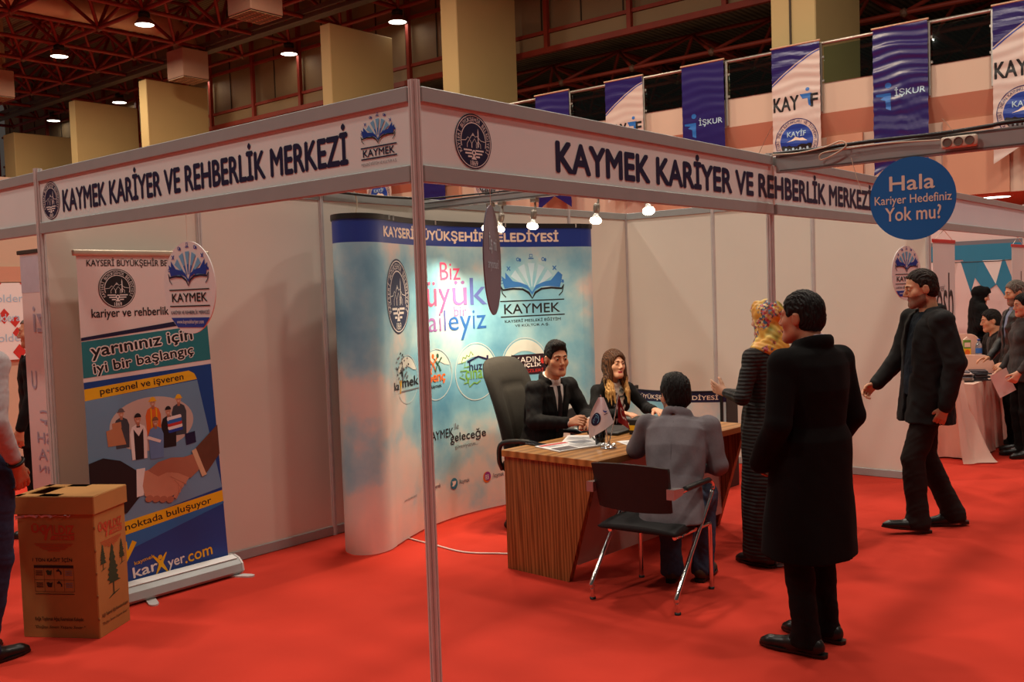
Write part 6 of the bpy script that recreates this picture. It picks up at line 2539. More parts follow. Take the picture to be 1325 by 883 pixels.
def long_hair(P, body, m, h):
    R, hk = P.hrot, P.hk
    at = lambda x, y, z: head_pt(P, x, y, z)
    ops = [A_(ell(at(0, -.014, .036), V3(.093, .114, .103) * hk, R)), A_(ell(at(0, -.05, -.03), V3(.092, .076, .090) * hk, R), .03)]
    for s in (-1, 1):
        for j, (y0, x1, y1, x2, y2, z2) in enumerate(((.030, .078, .045, .070, .105, -.34), (.012, .092, .030, .096, .085, -.36), (-.015, .098, .010, .112, .060, -.33), (-.045, .088, -.020, .108, .020, -.29))):
            ops += [A_(cap(at(s * .068, y0, .04), at(s * x1, y1, -.13), .022 * hk, .022 * hk), .02),
                    A_(cap(at(s * x1, y1, -.13), at(s * (x1 + x2) / 2, (y1 + y2) / 2 + .008, -.24), .021 * hk, .019 * hk), .012),
                    A_(cap(at(s * (x1 + x2) / 2, (y1 + y2) / 2 + .008, -.24), at(s * x2, y2, z2), .019 * hk, .005 * hk), .008)]
    ops += [A_(cap(at(0, -.07, -.05), at(0, -.075, -.24), .06 * hk, .05 * hk), .03)]
    ops += [S_(ell(at(.004, .112, -.030), V3(.064, .080, .112) * hk, R), .012), S_(ell(at(0, .06, -.19), V3(.055, .09, .10) * hk, R), .015)]
    o = grow('hair', P, body, m, min(h, .0055), ops, wr=(.0016, 70, 5, (1.3, 1.3, .25)))
    # paler ends
    me = o.data
    me.materials.append(BLONDE)
    co = np.empty(len(me.vertices) * 3, np.float32)
    me.vertices.foreach_get('co', co)
    co = co.reshape(-1, 3)
    zl = ((co - P.head) @ P.hrot)[:, 2] / P.hk
    vi = np.empty(len(me.loops), np.int32)
    me.loops.foreach_get('vertex_index', vi)
    zf = zl[vi].reshape(-1, 4).mean(1)
    xf = co[vi].reshape(-1, 4, 3).mean(1)
    lim = -.135 + .03 * np.sin(xf[:, 0] * 160) + .03 * np.sin(xf[:, 1] * 190)
    me.polygons.foreach_set('material_index', (zf < lim).astype(np.int32))


# ------------------------------------------------------------------ clothes
def sleeve_ops(P, a, b, up_to=1.0, k=.02, sides=(-1, 1)):
    ops = []
    fr = .90 if P.female else 1.0
    for s in sides:
        e = P.el[s] + (P.wr[s] - P.el[s]) * up_to
        ops += [A_(cap(P.sh[s], P.el[s], (.053 + a) * P.k * fr, (.046 + a) * P.k * fr), k), A_(cap(P.el[s], e, (.046 + a) * P.k * fr, (.036 + b) * P.k * fr), .012)]
    if P.female:
        R = P.frame()
        L = np.linalg.norm(P.neck - P.pel)
        for s in (-1, 1):
            ops.append(A_(ell(P.pel + R[:, 2] * .66 * L + R[:, 0] * s * .07 * P.k + R[:, 1] * .058 * P.k, V3(.070 + a, .066 + a, .070 + a) * P.k, R), .03))
    return ops


def torso_tab(P, L, a, hem, flare=0.0, fb=0.0):
    k = P.k
    fr = .90 if P.female else 1.0
    t = P.fat
    return [(hem, (.168 + a + flare) * k, (.125 + a + flare + fb) * k), (0.02, (.166 + a + flare * .3) * k, (.120 + a + fb) * k), (.30 * L, (.150 + a) * k * fr * t, (.110 + a + fb) * k * t), (.62 * L, (.170 + a) * k * fr, (.124 + a) * k * fr),
            (.83 * L, (.172 + a) * k * fr, (.104 + a) * k * fr), (.93 * L, (.135 + a) * k * fr, (.080 + a) * k), (.985 * L, (.070 + a) * k, (.062 + a) * k)]


def shirt(m, name='shirt', tie=None, a=-.004, collar=.02):
    def f(P, body, R, L, h):
        up, lat, fw = R[:, 2], R[:, 0], R[:, 1]
        ops = [A_(loft(P.pel, R, torso_tab(P, L, a, .05)), .02)] + sleeve_ops(P, a - .010, -.006, 1.0)
        c0 = P.neck - up * .012 + fw * .006
        n = 12
        ring = [c0 + lat * math.cos(2 * PI * i / n) * .062 * P.k + fw * math.sin(2 * PI * i / n) * .060 * P.k + up * (.022 - .020 * math.sin(2 * PI * i / n)) for i in range(n)]
        for i in range(n):
            ops.append(A_(cap(ring[i], ring[(i + 1) % n], .011, .011, (up, 1.9)), .006))
        o = grow(name, P, body, m, h, ops)
        if tie:
            mb = MB()
            T = P.pel + up * L
            yy = lambda t: fw * ((np.interp(t, [.3, .62, .83, .93, 1], [.110, .124, .104, .083, .07]) + a) * P.k * (.9 if P.female else 1) + .008)
            pts = [P.pel + up * L * t + yy(t) for t in (.955, .90, .80, .65, .5, .36, .30)]
            mb.tube(pts, [.020, .017, .025, .031, .035, .038, .006], tie, 10, flat=0.35)
            # keep the ribbon flat against the chest
            mb.build('tie', body, fix=False)
    return f


def jacket(m, hem=-.10, a=.008, sleeve=.95, opening=None, flare=.01, collar=True, name='jacket', lapel=None, sb=.004, wr=(.0016, 26, 2), coat=None, legs=False, openside=0.0, zmin=None):
    """opening = (bottom t, half width at neck): the V that shows the shirt"""
    def f(P, body, R, L, h):
        up, lat, fw = R[:, 2], R[:, 0], R[:, 1]
        tab = torso_tab(P, L, a, hem, flare)
        if coat:
            tab = [(c[0], c[1] * P.k, c[2] * P.k, (c[3] if len(c) > 3 else 0)) for c in coat] + [tuple(r) + (0,) for r in tab[2:]]
        ops = [A_(loft(P.pel, R, tab, 2.4), .02)]
        for s in (-1, 1):
            ops.append(A_(cap(P.neck - up * .045 * P.k + lat * s * .05, P.sh[s] + up * .004, .045 * P.k, (.052 + a) * P.k * (.88 if P.female else 1)), .03))
        if legs:
            for s in (-1, 1):
                ops.append(A_(cap(P.hip[s], P.hip[s] + (P.kn[s] - P.hip[s]) * legs, (.098 + a) * P.k, (.088 + a) * P.k), .03))
        ops += sleeve_ops(P, a, sb, sleeve)
        if opening:
            t0, w1 = opening
            o = P.pel

            def wedge(X, Y, Z):
                x, y, z = X - o[0], Y - o[1], Z - o[2]
                b = x * lat[0] + y * lat[1] + z * lat[2] - openside
                c = x * fw[0] + y * fw[1] + z * fw[2]
                t = (x * up[0] + y * up[1] + z * up[2]) / L
                w = np.clip((t - t0) / (1 - t0), -0.2, 1.2) * w1
                return np.maximum((np.abs(b) - w) * .9, .02 - c)
            ops.append(S_((wedge, None, None), .004))
            if opening[0] > .2:
                def slit(X, Y, Z):
                    x, y, z = X - o[0], Y - o[1], Z - o[2]
                    b = x * lat[0] + y * lat[1] + z * lat[2]
                    c = x * fw[0] + y * fw[1] + z * fw[2]
                    t = (x * up[0] + y * up[1] + z * up[2]) / L
                    return np.maximum(np.maximum(np.abs(b) - .004, .06 - c), t - t0)
                ops.append(S_((slit, None, None), .006))
        if collar:
            n = 30
            c0 = P.neck - up * .016
            rg_ = []
            for i in range(n + 1):
                an = math.radians(-40 - 280 + 280 * i / n) if opening else math.radians(-90 + 360 * i / n)
                an = math.radians(130 + 280 * i / n) if opening else math.radians(90 + 360 * i / n)
                rg_.append(c0 + lat * math.cos(an) * (.068 + a * .7) * P.k + fw * math.sin(an) * (.064 + a * .7) * P.k + up * (.016 - .020 * math.sin(an)))
            for i in range(n):
                ops.append(A_(cap(rg_[i], rg_[i + 1], .011, .011, (up, 1.7)), .016))
        if zmin is not None:
            ops.append(K_((lambda X, Y, Z: zmin - Z + 0 * X + 0 * Y, None, None)))
        o_ = grow(name, P, body, m, h, ops, wr=wr)
        if lapel and opening:
            for s in (-1, 1):
                mb = MB()
                dep = lambda t: fw * ((np.interp(t, [0, .3, .62, .83, .93, 1], [.12, .110, .124, .104, .086, .07]) + a) * P.k * (.9 if P.female else 1) + .007)
                wv = lambda t: max(0, (t - opening[0]) / (1 - opening[0])) * opening[1]
                vs, fs_2 = [], []
                tt = [opening[0] + (0.955 - opening[0]) * q / 8 for q in range(9)]
                for q, t in enumerate(tt):
                    wd = .060 * min(1, q / 5.5) * (1 if q < 7 else .55)
                    base = P.pel + up * L * t + lat * s * (wv(t) + openside * s)
                    out = base + lat * s * wd
                    vs += [base + dep(t), out + dep(t) - fw * (.010 + .35 * wd * (t > .6))]
                mb.raw([tuple(v) for v in vs] + [tuple(v - fw * .006) for v in vs], [(2 * q, 2 * q + 1, 2 * q + 3, 2 * q + 2) for q in range(8)] + [(18 + 2 * q, 18 + 2 * q + 1, 18 + 2 * q + 3, 18 + 2 * q + 2) for q in range(8)] +
                       [(2 * q + 1, 2 * q + 3, 18 + 2 * q + 3, 18 + 2 * q + 1) for q in range(8)] + [(2 * q, 2 * q + 2, 18 + 2 * q + 2, 18 + 2 * q) for q in range(8)], lapel, True)
                mb.build('lapel', o_, fix=True)
        return o_
    return f


def trousers(m, a=.012, cuff=.018, wr=(.0022, 22, 9), waist=.16, name='trousers'):
    def f(P, body, R, L, h):
        k = P.k
        ops = [A_(loft(P.pel, R, [(-.11 * k, .125 * k, .10 * k), (0, .160 * k, .112 * k), (waist, .150 * k, .105 * k)]), .03)]
        for s in (-1, 1):
            low = P.an[s] - nrm(P.an[s] - P.kn[s]) * -.03
            ops += [A_(cap(P.hip[s], P.kn[s], (.084 + a) * k, (.058 + a) * k), .03),
                    A_(cap(P.kn[s], low, (.058 + a) * k, (.044 + cuff) * k), .02)]
            ops.append(A_(cap(low, low + foot_frame(P, s)[:, 1] * .03, (.044 + cuff) * k, (.036 + cuff) * k), .02))
        lowz = min(P.an[-1][2], P.an[1][2])
        ops.append(K_((lambda X, Y, Z: .035 - Z + 0 * X + 0 * Y, None, None)))
        grow(name, P, body, m, h, ops, wr=wr)
    return f


def shoes(m, length=.29, heel=True, sole=None, name='shoe'):
    def f(P, body, R, L, h):
        for s in (-1, 1):
            ff = foot_frame(P, s)
            f_, u_, l_ = ff[:, 1], ff[:, 2], ff[:, 0]
            a = P.an[s] - u_ * .085 * P.k
            q = length / .29
            ops = [A_(cap(a - f_ * .045 * q + u_ * .040, a + f_ * .06 * q + u_ * .040, .039, .040), .02),
                   A_(cap(a + f_ * .06 * q + u_ * .034, a + f_ * .175 * q + u_ * .026, .040, .030), .02),
                   A_(cap(a - f_ * .03 * q + u_ * .05, a + f_ * .005 * q + u_ * .085, .040, .044), .02),
                   A_(cap(a + f_ * .175 * q + u_ * .022, a + f_ * .205 * q + u_ * .020, .028, .020), .02),
                   K_((lambda X, Y, Z, a=a + u_ * .012, u=u_: -((X - a[0]) * u[0] + (Y - a[1]) * u[1] + (Z - a[2]) * u[2]), None, None), .004)]
            o = grow(name, P, body, m, .0045, ops)
            pl = [(-.088, -.026), (-.095, 0), (-.088, .026), (-.04, .036), (.04, .040), (.12, .043), (.18, .036), (.222, .015), (.228, 0), (.222, -.015), (.18, -.036), (.12, -.043), (.04, -.036), (-.04, -.034)]
            mb = MB()
            mb.prism([(p[0] * q, p[1]) for p in pl], lambda u, v, d: tuple(a + f_ * u + l_ * v + u_ * d), .006, .016, sole or m)
            if heel:
                mb.prism([(p[0] * q, p[1]) for p in pl if p[0] < 0] , lambda u, v, d: tuple(a + f_ * u + l_ * v + u_ * d), -.006, .008, sole or m)
            if o:
                mb.build('sole', o)
    return f


def skirt(m, tab, pw=2.2, wr=(.004, 16, 4, (1.5, 1.5, .15)), name='skirt'):
    def f(P, body, R, L, h):
        Rz = np.stack([nrm(V3(R[0, 0], R[1, 0], 0)), nrm(np.cross(V3(0, 0, 1), nrm(V3(R[0, 0], R[1, 0], 0)))), V3(0, 0, 1)], 1)
        grow(name, P, body, m, h, [A_(loft(V3(P.pel[0], P.pel[1], 0), Rz, tab, pw), .01)], wr=wr)
    return f


def headscarf(m, name='headscarf', drape=.0, long=False, face=True):
    def f(P, body, R, L, h):
        hr, hk = P.hrot, P.hk
        at = lambda x, y, z: head_pt(P, x, y, z)
        up, lat, fw = R[:, 2], R[:, 0], R[:, 1]
        ops = [A_(ell(at(0, -.018, .036), V3(.094, .118, .104) * hk, hr)), A_(ell(at(0, .0, -.055), V3(.084, .088, .095) * hk, hr), .03),
               A_(cap(at(0, .055, .098), at(0, .098, .068), .038 * hk, .018 * hk), .035),
               A_(cap(at(0, -.015, -.10), P.neck - up * .01, .085 * hk, .088), .03),
               A_(ell(P.neck - up * .035 * P.k, V3(.150, .105, .055) * P.k, R), .04),
               A_(cap(P.neck + fw * .03 - up * .02, P.neck + fw * .085 - up * .10 * P.k, .06, .04, (fw, .6)), .03),
               A_(cap(P.neck - fw * .05, P.neck - fw * .085 - up * (.10 + drape) * P.k, .085, .060, (fw, .6)), .03)]
        if long:
            ops += [A_(cap(P.neck - fw * .06, P.neck - fw * .09 - up * .36, .10, .14, (fw, .45)), .04),
                    A_(cap(P.neck - up * .02 + lat * .10, P.neck - up * .2 + lat * .14, .07, .09), .05), A_(cap(P.neck - up * .02 - lat * .10, P.neck - up * .2 - lat * .14, .07, .09), .05)]
        ops += [S_(ell(at(0, .135, -.015), V3(.060, .080, .088) * hk, hr), .008)]
        grow(name, P, body, m, h, ops, wr=(.0025, 30, 6))
    return f


def sweater(m, a=.0, hem=-.06, sleeve=.95, name='sweater', fb=0.0, wr=(.0018, 24, 12)):
    def f(P, body, R, L, h):
        up, lat, fw = R[:, 2], R[:, 0], R[:, 1]
        ops = [A_(loft(P.pel, R, torso_tab(P, L, a, hem, 0.0, fb)), .02)] + sleeve_ops(P, a, .0, sleeve)
        for s in (-1, 1):
            ops.append(A_(cap(P.neck - up * .05 * P.k + lat * s * .04, P.sh[s], .040 * P.k, (.050 + a) * P.k), .03))
        grow(name, P, body, m, h, ops, wr=wr)
    return f


def belt_bits(*a):
    pass


SKIN = mat('warm_skin', (206, 146, 112), 0.5, 0, 0.05, 18, spec=0.4)
SKINF = mat('fair_skin', (222, 166, 134), 0.48, 0, 0.04, 18, spec=0.4)
SKINT = mat('tan_skin', (188, 124, 92), 0.5, 0, 0.05, 18, spec=0.4)
STUB = mat('stubbled_skin', (138, 96, 76), 0.6, 0, 0.15, 90)
BEARD = mat('short_beard', (70, 48, 38), 0.8, 0, 0.3, 120)
LIPS = mat('lip_skin', (170, 96, 84), 0.45, 0, 0.05, 20)
LIPSF = mat('lipstick_rose', (190, 72, 78), 0.4, 0, 0.05, 20)
EYEW = mat('eye_white', (168, 150, 136), 0.35, 0, 0, 5)
IRIS = mat('dark_iris', (38, 24, 18), 0.15, 0, 0, 5)


def hair_mat(name, dark, light_, rough=0.6):
    m = wave_mat(name, dark, light_, 34, 'X', rough, 7.0, (1.0, 1.0, 0.16), 0.35, 0, 3)
    m.node_tree.nodes['Principled BSDF'].inputs['Specular IOR Level'].default_value = 0.22
    return m


BROWH = hair_mat('dark_brown_hair', (22, 15, 12), (48, 34, 27))
BLKH = hair_mat('black_hair', (10, 8, 7), (27, 22, 20))
GREYH = hair_mat('grey_hair', (78, 72, 66), (136, 126, 116), 0.7)
BRUNET = hair_mat('brunette_hair', (44, 25, 15), (96, 60, 36), 0.5)
BLONDE = hair_mat('blonde_hair_ends', (150, 100, 52), (226, 178, 112), 0.5)
SUITB = mat('black_suit_cloth', (14, 13, 14), 0.85, 0, 0.1, 60, 0.1, spec=0.3)
COATB = mat('black_wool_coat', (10, 9, 9), 0.95, 0, 0.15, 90, 0.1, spec=0.2)
JACKB = mat('black_jacket_cloth', (17, 16, 16), 0.8, 0, 0.1, 60, 0.1, spec=0.35)
TROUD = mat('dark_brown_trouser_cloth', (34, 28, 26), 0.9, 0, 0.1, 60, 0.1, spec=0.25)
TROUB = mat('black_trouser_cloth', (14, 13, 13), 0.9, 0, 0.1, 60, 0.1, spec=0.25)
SHOEB = mat('black_shoe_leather', (26, 24, 22), 0.35, 0, 0.15, 20)
SHOEBR = mat('brown_shoe_suede', (82, 56, 34), 0.8, 0, 0.15, 40)
BLAZ = mat('grey_blazer_wool', (118, 112, 116), 0.9, 0, 0.05, 80, 0.25, spec=0.2)
JEANS = mat('blue_denim', (66, 76, 98), 0.9, 0, 0.14, 60, 0.2, spec=0.2)
JEANSD = mat('dark_blue_denim', (46, 52, 78), 0.9, 0, 0.14, 60, 0.2, spec=0.2)
KNIT = mat('pale_grey_knit', (176, 166, 166), 0.9, 0, 0.05, 60, 0.2, spec=0.2)
PLAID = mat('navy_and_green_knit', (26, 36, 46), 0.9, 0, 0.5, 9, 0.1, spec=0.2)
RIBB = wave_mat('black_ribbed_cloth', (9, 8, 8), (38, 30, 26), 14, 'Z', 0.75, 1.2, (1, 1, 1), 0.3)
LEATHER = mat('black_leather', (24, 23, 23), 0.4, 0, 0.15, 30, 0.3)
GREYJ = mat('charcoal_jacket', (56, 52, 52), 0.8, 0, 0.12, 50, 0.2)
FLORAL = floral_mat('floral_yellow_silk')
SHIRTW = mat('white_shirt_cotton', (226, 214, 210), 0.8, 0, 0.02, 20)
SHIRTL = mat('lavender_shirt_cotton', (190, 172, 184), 0.8, 0, 0.03, 20)
# ------------------------------------------------------------------ the man in the long black coat, seen from behind
def seated(H, seat, female=False, lean=0.0, **kw):
    """sits at seat height with hips at the origin; lean tips the trunk forward"""
    k = H / 1.75
    w = .88 if female else 1.0
    P = Pose(H, female)
    pz = seat + .10
    P.pel = V3(0, 0, pz)
    c, s_ = math.cos(lean), math.sin(lean)
    up = V3(0, s_, c)
    P.neck = P.pel + up * .545 * k + V3(0, -.02, 0)
    P.head = P.neck + V3(0, .03 + .06 * s_, .158 * k)
    for s in (-1, 1):
        P.sh[s] = P.neck + V3(s * .185 * w * k, .008, -.062 * k)
        P.hip[s] = V3(s * .095, .02, seat + .085)
        P.kn[s] = V3(s * .12, .43 * k, seat + .065)
        P.an[s] = V3(s * .13, .40 * k, .085)
        P.el[s] = P.sh[s] + V3(s * .07, .06, -.27 * k)
        P.wr[s] = P.el[s] + V3(-s * .05, .23, -.02)
        P.hd[s] = (V3(-s * .2, 1, -.1), V3(0, 0, -1))
    for a, b in kw.items():
        setattr(P, a, b)
    return P


P = Pose(1.71)
P.hrot = rot3(.30, .02, 0)
P.head = P.head + V3(-.01, .035, -.03)
P.el = {1: V3(.238, -.035, 1.09), -1: V3(-.238, -.035, 1.09)}
P.wr = {1: V3(.215, .10, .90), -1: V3(-.215, .10, .90)}
P.hd = {1: (V3(-.6, .6, -.4), V3(-.5, -.5, -.2)), -1: (V3(.6, .6, -.4), V3(.5, -.5, -.2))}
P.an = {1: V3(.11, .03, .085), -1: V3(-.10, -.05, .085)}
P.kn = {1: V3(.10, .05, .48), -1: V3(-.10, .0, .48)}
P.ft = {1: V3(-.30, 1, 0), -1: V3(-.40, 1, 0)}
coat_tab = [(-.46, .235, .190), (-.30, .222, .180), (-.05, .205, .160), (.10, .200, .150)]
figure('man in a long black coat with his back turned, standing nearest to the camera', (0.70, 1.83, 0), (-.93, .36), P,
       [shirt(SHIRTL, a=.0), jacket(COATB, a=.018, sleeve=1.04, coat=coat_tab, name='coat', sb=.020, wr=(.0016, 14, 4)), trousers(TROUB), shoes(SHOEB, .30)],
       SKINT, .0055, .007, (short_hair(.013, .006, .07, -.085), BLKH))

# ------------------------------------------------------------------ the walking man
P = Pose(1.79)
P.hrot = rot3(-.05, .16, 0)
P.head = P.head + V3(0, .035, -.010)
P.fat = 1.10
P.sh = {1: V3(.19, .02, 1.44), -1: V3(-.19, -.03, 1.44)}
P.el = {1: V3(.25, .09, 1.18), -1: V3(-.255, -.09, 1.16)}
P.wr = {1: V3(.235, .265, .995), -1: V3(-.245, -.03, .88)}
P.hd = {1: (V3(-.05, .75, -.65), V3(-.9, -.1, -.2)), -1: (V3(.1, .35, -.95), V3(.9, -.3, 0))}
P.curl = {1: (.55, .6, .4), -1: (.5, .6, .4)}
P.hip = {1: V3(.085, .0, .92), -1: V3(-.085, .0, .92)}
P.kn = {1: V3(.09, -.02, .49), -1: V3(-.09, .13, .50)}
P.an = {1: V3(.09, -.20, .10), -1: V3(-.09, .10, .10)}
P.ft = {1: V3(.05, 1, 0), -1: V3(-.05, 1, 0)}
P.pitch = {1: -.08, -1: .13}
figure('man with a short beard and open black jacket walking left past the booth wall', (0.47, 4.35, 0), (-.80, -.60), P,
       [sweater(PLAID, .004, -.02, .3, fb=.02), jacket(JACKB, hem=-.20, a=.024, sleeve=.97, opening=(-.5, .075), flare=.018, sb=.012, wr=(.0024, 20, 3), openside=.0), trousers(TROUD, .016, .026), shoes(SHOEB, .31)],
       SKIN, .0045, .0065, (short_hair(.012, .006, .068, -.07, recede=.03), BROWH), stub=STUB)

# ------------------------------------------------------------------ the man in the black suit at the desk
P = seated(1.76, .45, lean=.27)
P.hrot = rot3(-.38, .06, .0)
P.head = P.head + V3(.0, .02, -.005)
P.el = {1: V3(.27, .21, .80), -1: V3(-.27, .22, .79)}
P.wr = {1: V3(.185, .455, .800), -1: V3(-.05, .46, .790)}
P.hd = {1: (V3(-.25, .85, .20), V3(-.75, .1, -.4)), -1: (V3(.85, .45, -.08), V3(0, 0, -1))}
P.curl = {1: (.75, .8, .5), -1: (.25, .3, .2)}
figure('man in a black suit and tie seated at the desk in front of the display', (-1.94, 3.12, 0), (.995, -.10), P,
       [shirt(SHIRTW, tie=BLACKINK, a=.0), jacket(SUITB, hem=-.05, a=.010, sleeve=.94, opening=(.40, .075), lapel=SUITB), trousers(SUITB), shoes(SHOEB)],
       SKIN, .0042, .006, (short_hair(.020, .006, .070, -.07, quiff=.004), BLKH))

# ------------------------------------------------------------------ the smiling woman at the desk
P = seated(1.62, .40, True, lean=.22)
P.hrot = rot3(-.05, -.03, -.03)
P.el = {1: V3(.235, .17, .77), -1: V3(-.25, .20, .775)}
P.wr = {1: V3(.16, .40, .790), -1: V3(-.14, .43, .792)}
P.hd = {1: (V3(-.3, .95, -.02), V3(0, 0, -1)), -1: (V3(.2, .95, -.02), V3(0, 0, -1))}


def neck_scarf(P, body, R, L, h):
    up, lat, fw = R[:, 2], R[:, 0], R[:, 1]
    for s in (-1, 1):
        ops = [A_(cap(P.neck - up * .01 + lat * s * .05 + fw * .02, P.neck - up * .06 + lat * s * .035 + fw * .085, .020, .022), .01),
               A_(cap(P.neck - up * .06 + lat * s * .035 + fw * .085, P.neck - up * .24 + lat * s * .03 + fw * .135, .022, .024, (fw, .5)), .01)]
        grow('neck_scarf', P, body, SCARFM, .006, ops, wr=(.002, 40, 8))


SCARFM = wave_mat('black_and_white_scarf', (20, 20, 22), (236, 226, 214), 9, 'DIAGONAL', 0.6, 9.0)
figure('smiling woman with long brown and blonde hair seated at the desk', (-1.83, 3.83, 0), (.90, -.30), P,
       [shirt(SHIRTW, a=-.002), jacket(SUITB, hem=-.05, a=.006, sleeve=.95, opening=(.35, .085), lapel=SUITB), trousers(SUITB), shoes(SHOEB, .25), neck_scarf],
       SKINF, .0042, .006, (long_hair, BRUNET))

# ------------------------------------------------------------------ the visitor in the grey blazer, seen from behind
P = seated(1.70, .395, lean=.44)
P.hrot = rot3(.62, .05, 0)
P.head = P.head + V3(-.02, .005, -.035)
P.kn = {1: V3(.13, .36, .50), -1: V3(-.10, .38, .50)}
P.an = {1: V3(.115, .30, .085), -1: V3(-.06, .25, .085)}
P.ft = {1: V3(.15, 1, 0), -1: V3(-.05, 1, 0)}
P.el = {1: V3(.238, .17, .70), -1: V3(-.25, .22, .775)}
P.wr = {1: V3(.12, .36, .66), -1: V3(-.20, .44, .785)}
P.hd = {1: (V3(-.6, .7, -.2), V3(-.3, -.2, -.8)), -1: (V3(.3, 1, 0), V3(0, 0, -1))}


def back_seam(P, body, R, L, h):
    up, lat, fw = R[:, 2], R[:, 0], R[:, 1]
    dep = lambda t: -fw * ((np.interp(t, [-.2, 0, .3, .62, .83, .93, 1], [.135, .122, .110, .124, .104, .080, .06]) + .0125) * P.k)
    mb = MB()
    mb.tube([P.pel + up * L * t + dep(t) for t in np.linspace(-.12, .90, 16)], .0022, mat('blazer_seam', (96, 90, 94), .9), 5)
    mb.build('back_seam', body, fix=False)


figure('man in a grey blazer and jeans sitting with his back turned', (-0.26, 2.18, 0), (-.34, .94), P,
       [shirt(SHIRTW, a=-.004), jacket(BLAZ, hem=-.14, a=.012, sleeve=.95, flare=.02, zmin=.425, opening=(.40, .07), wr=(.0028, 26, 7, (1, 1, .6))), back_seam, trousers(JEANS, .012, .022), shoes(SHOEBR, .28, sole=BLACKP)],
       SKIN, .005, .006, (short_hair(.024, .014, .072, -.112, quiff=.006), BLKH), stub=STUB)

# ------------------------------------------------------------------ the woman in the floral headscarf
P = Pose(1.62, True)
P.hrot = rot3(.15, .10, 0)
P.el = {1: V3(.24, -.02, 1.06), -1: V3(-.235, .00, 1.05)}
P.wr = {1: V3(.16, .20, 1.00), -1: V3(-.13, .215, 1.055)}
P.hd = {1: (V3(-.5, .8, .05), V3(-.5, -.4, 0)), -1: (V3(.10, .95, .22), V3(.9, -.1, .2))}
P.curl = {1: (.3, .3, .2), -1: (.10, .22, .15)}
figure('woman in a floral yellow headscarf and long black ribbed dress beside the booth post', (-0.075, 3.03, 0), (-.97, .24), P,
       [sweater(RIBB, .010, -.05, .97, name='cardigan'), skirt(RIBB, [(.06, .185, .150), (.3, .178, .145), (.6, .172, .138), (.85, .172, .136), (1.0, .150, .125)], name='dress'), headscarf(FLORAL), shoes(SHOEB, .25)],
       SKINF, .005, .0065, None)

# ------------------------------------------------------------------ the young man cut off by the left edge
P = Pose(1.86)
P.hrot = rot3(-.2, .1, 0)
P.el = {1: V3(.285, -.09, 1.21), -1: V3(-.285, -.05, 1.2)}
P.wr = {1: V3(.235, .04, .99), -1: V3(-.25, .1, .95)}
P.hd = {1: (V3(-.15, .35, -.9), V3(-1, 0, 0)), -1: (V3(0, .15, -1), V3(1, 0, 0))}


P.kn = {1: V3(.055, .02, .52), -1: V3(-.12, .02, .52)}
P.an = {1: V3(-.03, -.02, .09), -1: V3(-.20, -.02, .09)}


def bracelet(P, body, R, L, h):
    mb = MB()
    d = nrm(P.wr[1] - P.el[1])
    c = P.wr[1] - d * .02
    a = nrm(np.cross(d, V3(0, 0, 1)))
    b = np.cross(d, a)
    mb.tube([c + a * .034 * math.cos(2 * PI * i / 20) + b * .034 * math.sin(2 * PI * i / 20) for i in range(20)], .008, BLACKP, 8, closed=True)
    mb.build('bracelet', body)


figure('young man in a pale grey sweater and jeans cut off by the left edge', (-2.415, -0.63, 0), (-.20, .98), P,
       [sweater(KNIT, .004, -.06, .78), trousers(JEANSD, .014, .02), shoes(SHOEB, .30), bracelet], SKINT, .006, .0065, (short_hair(), BROWH))

# ------------------------------------------------------------------ people farther away
P = Pose(1.66)
P.hrot = rot3(.1, .06, 0)
figure('balding grey-haired man in a dark suit behind the pale banner at the left edge', (-4.99, 0.80, 0), (-.6, -.8), P,
       [shirt(SHIRTW), jacket(SUITB, hem=-.2, a=.012, opening=(.40, .07), lapel=SUITB), trousers(TROUB), shoes(SHOEB)], SKIN, .0075, .009, (short_hair(.004, .008, .07, -.075, recede=.085), GREYH))

P = Pose(1.60, True)
P.hrot = rot3(-.2, .25, 0)
P.el = {1: V3(.22, .02, 1.03), -1: V3(-.22, .02, 1.05)}
P.wr = {1: V3(.20, .20, .93), -1: V3(-.13, .24, .98)}
P.hd = {1: (V3(0, 1, -.2), V3(0, 0, -1)), -1: (V3(.3, 1, -.1), V3(0, 0, -1))}
figure('woman wholly in black with a long black headscarf in the booth behind', (-0.62, 10.12, 0), (.75, .45), P,
       [sweater(COATB, .012, -.05, .97, name='cardigan'), skirt(COATB, [(.05, .24, .21), (.5, .22, .18), (1.0, .18, .15)], name='dress'), headscarf(COATB, long=True), shoes(SHOEB, .25)],
       SKINF, .0075, .009, None)

P = seated(1.72, .45, lean=.25)
P.hrot = rot3(0, .15, 0)
figure('dark-haired man in a dark jacket seated behind the standing grey-haired man', (-0.19, 9.42, 0), (-.85, -.45), P,
       [sweater(GREYJ, .004), jacket(TROUD, hem=-.05, a=.016, opening=(.1, .08)), trousers(TROUB), shoes(SHOEB)], SKIN, .0075, .009, (short_hair(.016, .008, .07, -.075), BLKH))
st = thing('stool', 'dark stool under the seated dark-haired man in the booth behind', 'stool', (-0.19, 9.42, 0))
mb = MB()
mb.lathe([(0, .41), (.17, .41), (.18, .43), (.17, .455), (0, .46)], (0, 0, 0), BLACKP, 20)
mb.build('seat', st)
for s in range(4):
    an = PI / 4 + PI / 2 * s
    mb = MB()
    mb.tube([(.17 * math.cos(an), .17 * math.sin(an), 0), (.12 * math.cos(an), .12 * math.sin(an), .42)], .012, DARKMETAL, 8)
    mb.build('leg', st)

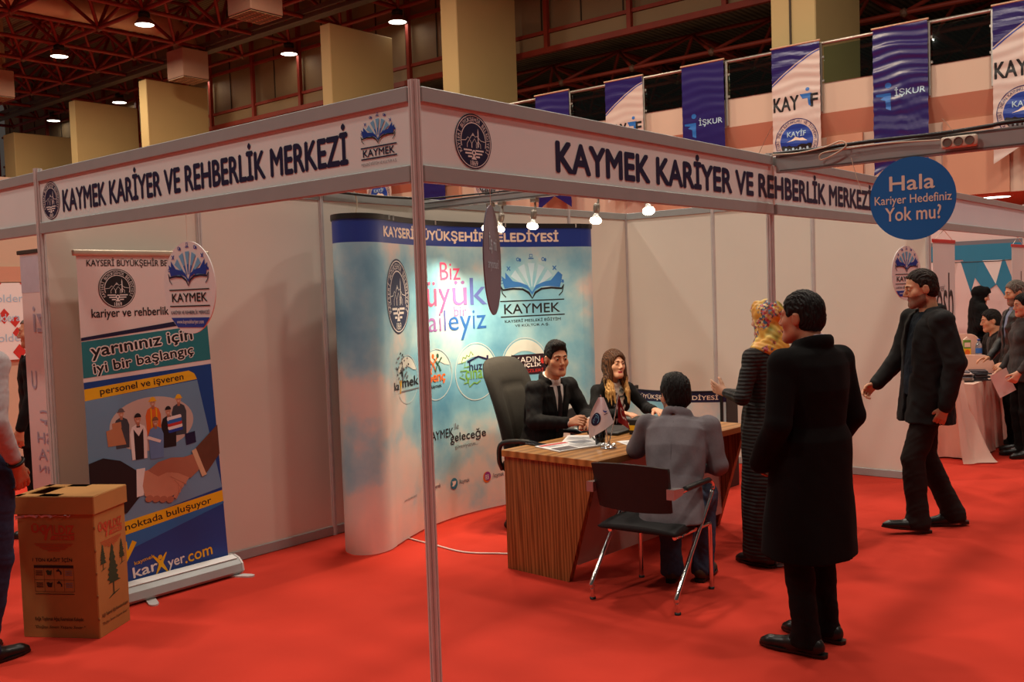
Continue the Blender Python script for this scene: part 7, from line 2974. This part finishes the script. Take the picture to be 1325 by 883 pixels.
P = Pose(1.665)
P.hrot = rot3(.05, .18, 0)
P.el = {1: V3(.25, .02, 1.08), -1: V3(-.25, -.02, 1.07)}
P.wr = {1: V3(.20, .17, .90), -1: V3(-.21, .15, .88)}
P.hd = {1: (V3(-.1, 1, -.1), V3(-.3, 0, -1)), -1: (V3(.1, 1, -.3), V3(.5, 0, -1))}
figure('grey-haired man in a black leather jacket standing at the blush-clothed tables', (0.21, 8.05, 0), (-.80, -.55), P,
       [shirt(mat('steel_blue_shirt', (120, 132, 158), .8, 0, .05, 20)), jacket(LEATHER, hem=-.16, a=.016, opening=(.05, .06)), trousers(TROUB), shoes(SHOEB, .30)], SKIN, .0075, .009, (short_hair(.014, .008, .07, -.08), GREYH), stub=STUB)

P = Pose(1.55, True)
P.hrot = rot3(.1, .12, 0)
P.el = {1: V3(.23, -.05, 1.05), -1: V3(-.23, -.05, 1.05)}
P.wr = {1: V3(.22, .10, .83), -1: V3(-.20, .13, .83)}
P.hd = {1: (V3(0, .4, -.8), V3(-1, 0, 0)), -1: (V3(0, .5, -.8), V3(1, 0, 0))}
P.curl = {1: (.8, .8, .5), -1: (.8, .8, .5)}
figure('dark-haired person in a charcoal jacket holding a white sheet at the right edge', (0.375, 7.60, 0), (-.80, -.60), P,
       [jacket(GREYJ, hem=-.10, a=.014, flare=.01), trousers(TROUB), shoes(SHOEB, .26)], SKINF, .007, .009, (short_hair(.014, .010, .07, -.07), BLKH))
mb = MB()
mb.grid(lambda a, b: Vector(((a - .5) * .17, .01 * math.sin(b * 3), (b - .5) * .24)), 6, 6, WHITE)
mb.grid(lambda a, b: Vector(((a - .5) * .17, .01 * math.sin(b * 3) + .0012, (b - .5) * .24)), 6, 6, WHITE)
o = mb.build('paper_sheet', None, (0.245, 7.40, 0.72), fix=False)
o.rotation_euler = (0.1, -.45, math.atan2(.641, .767))
tag(o, 'white paper sheet held by the person at the right edge', 'paper')
hb = thing('handbag', 'brown handbag hanging behind the blush chairs beside the seated dark-haired man', 'bag', (-.22, 8.86, 0.02), .5)
mb = MB()
mb.box((0, 0, .56), (.34, .14, .30), mat('brown_bag_leather', (84, 62, 50), .5, 0, .1, 20), .04, None, 3)
mb.build('body', hb)
mb = MB()
mb.tube(smooth_path([(-.12, 0, .70), (-.10, 0, .82), (0, 0, .88), (.10, 0, .82), (.12, 0, .70)]), .01, BLACKP, 8)
mb.build('handle', hb)
hb.location.z = -.39
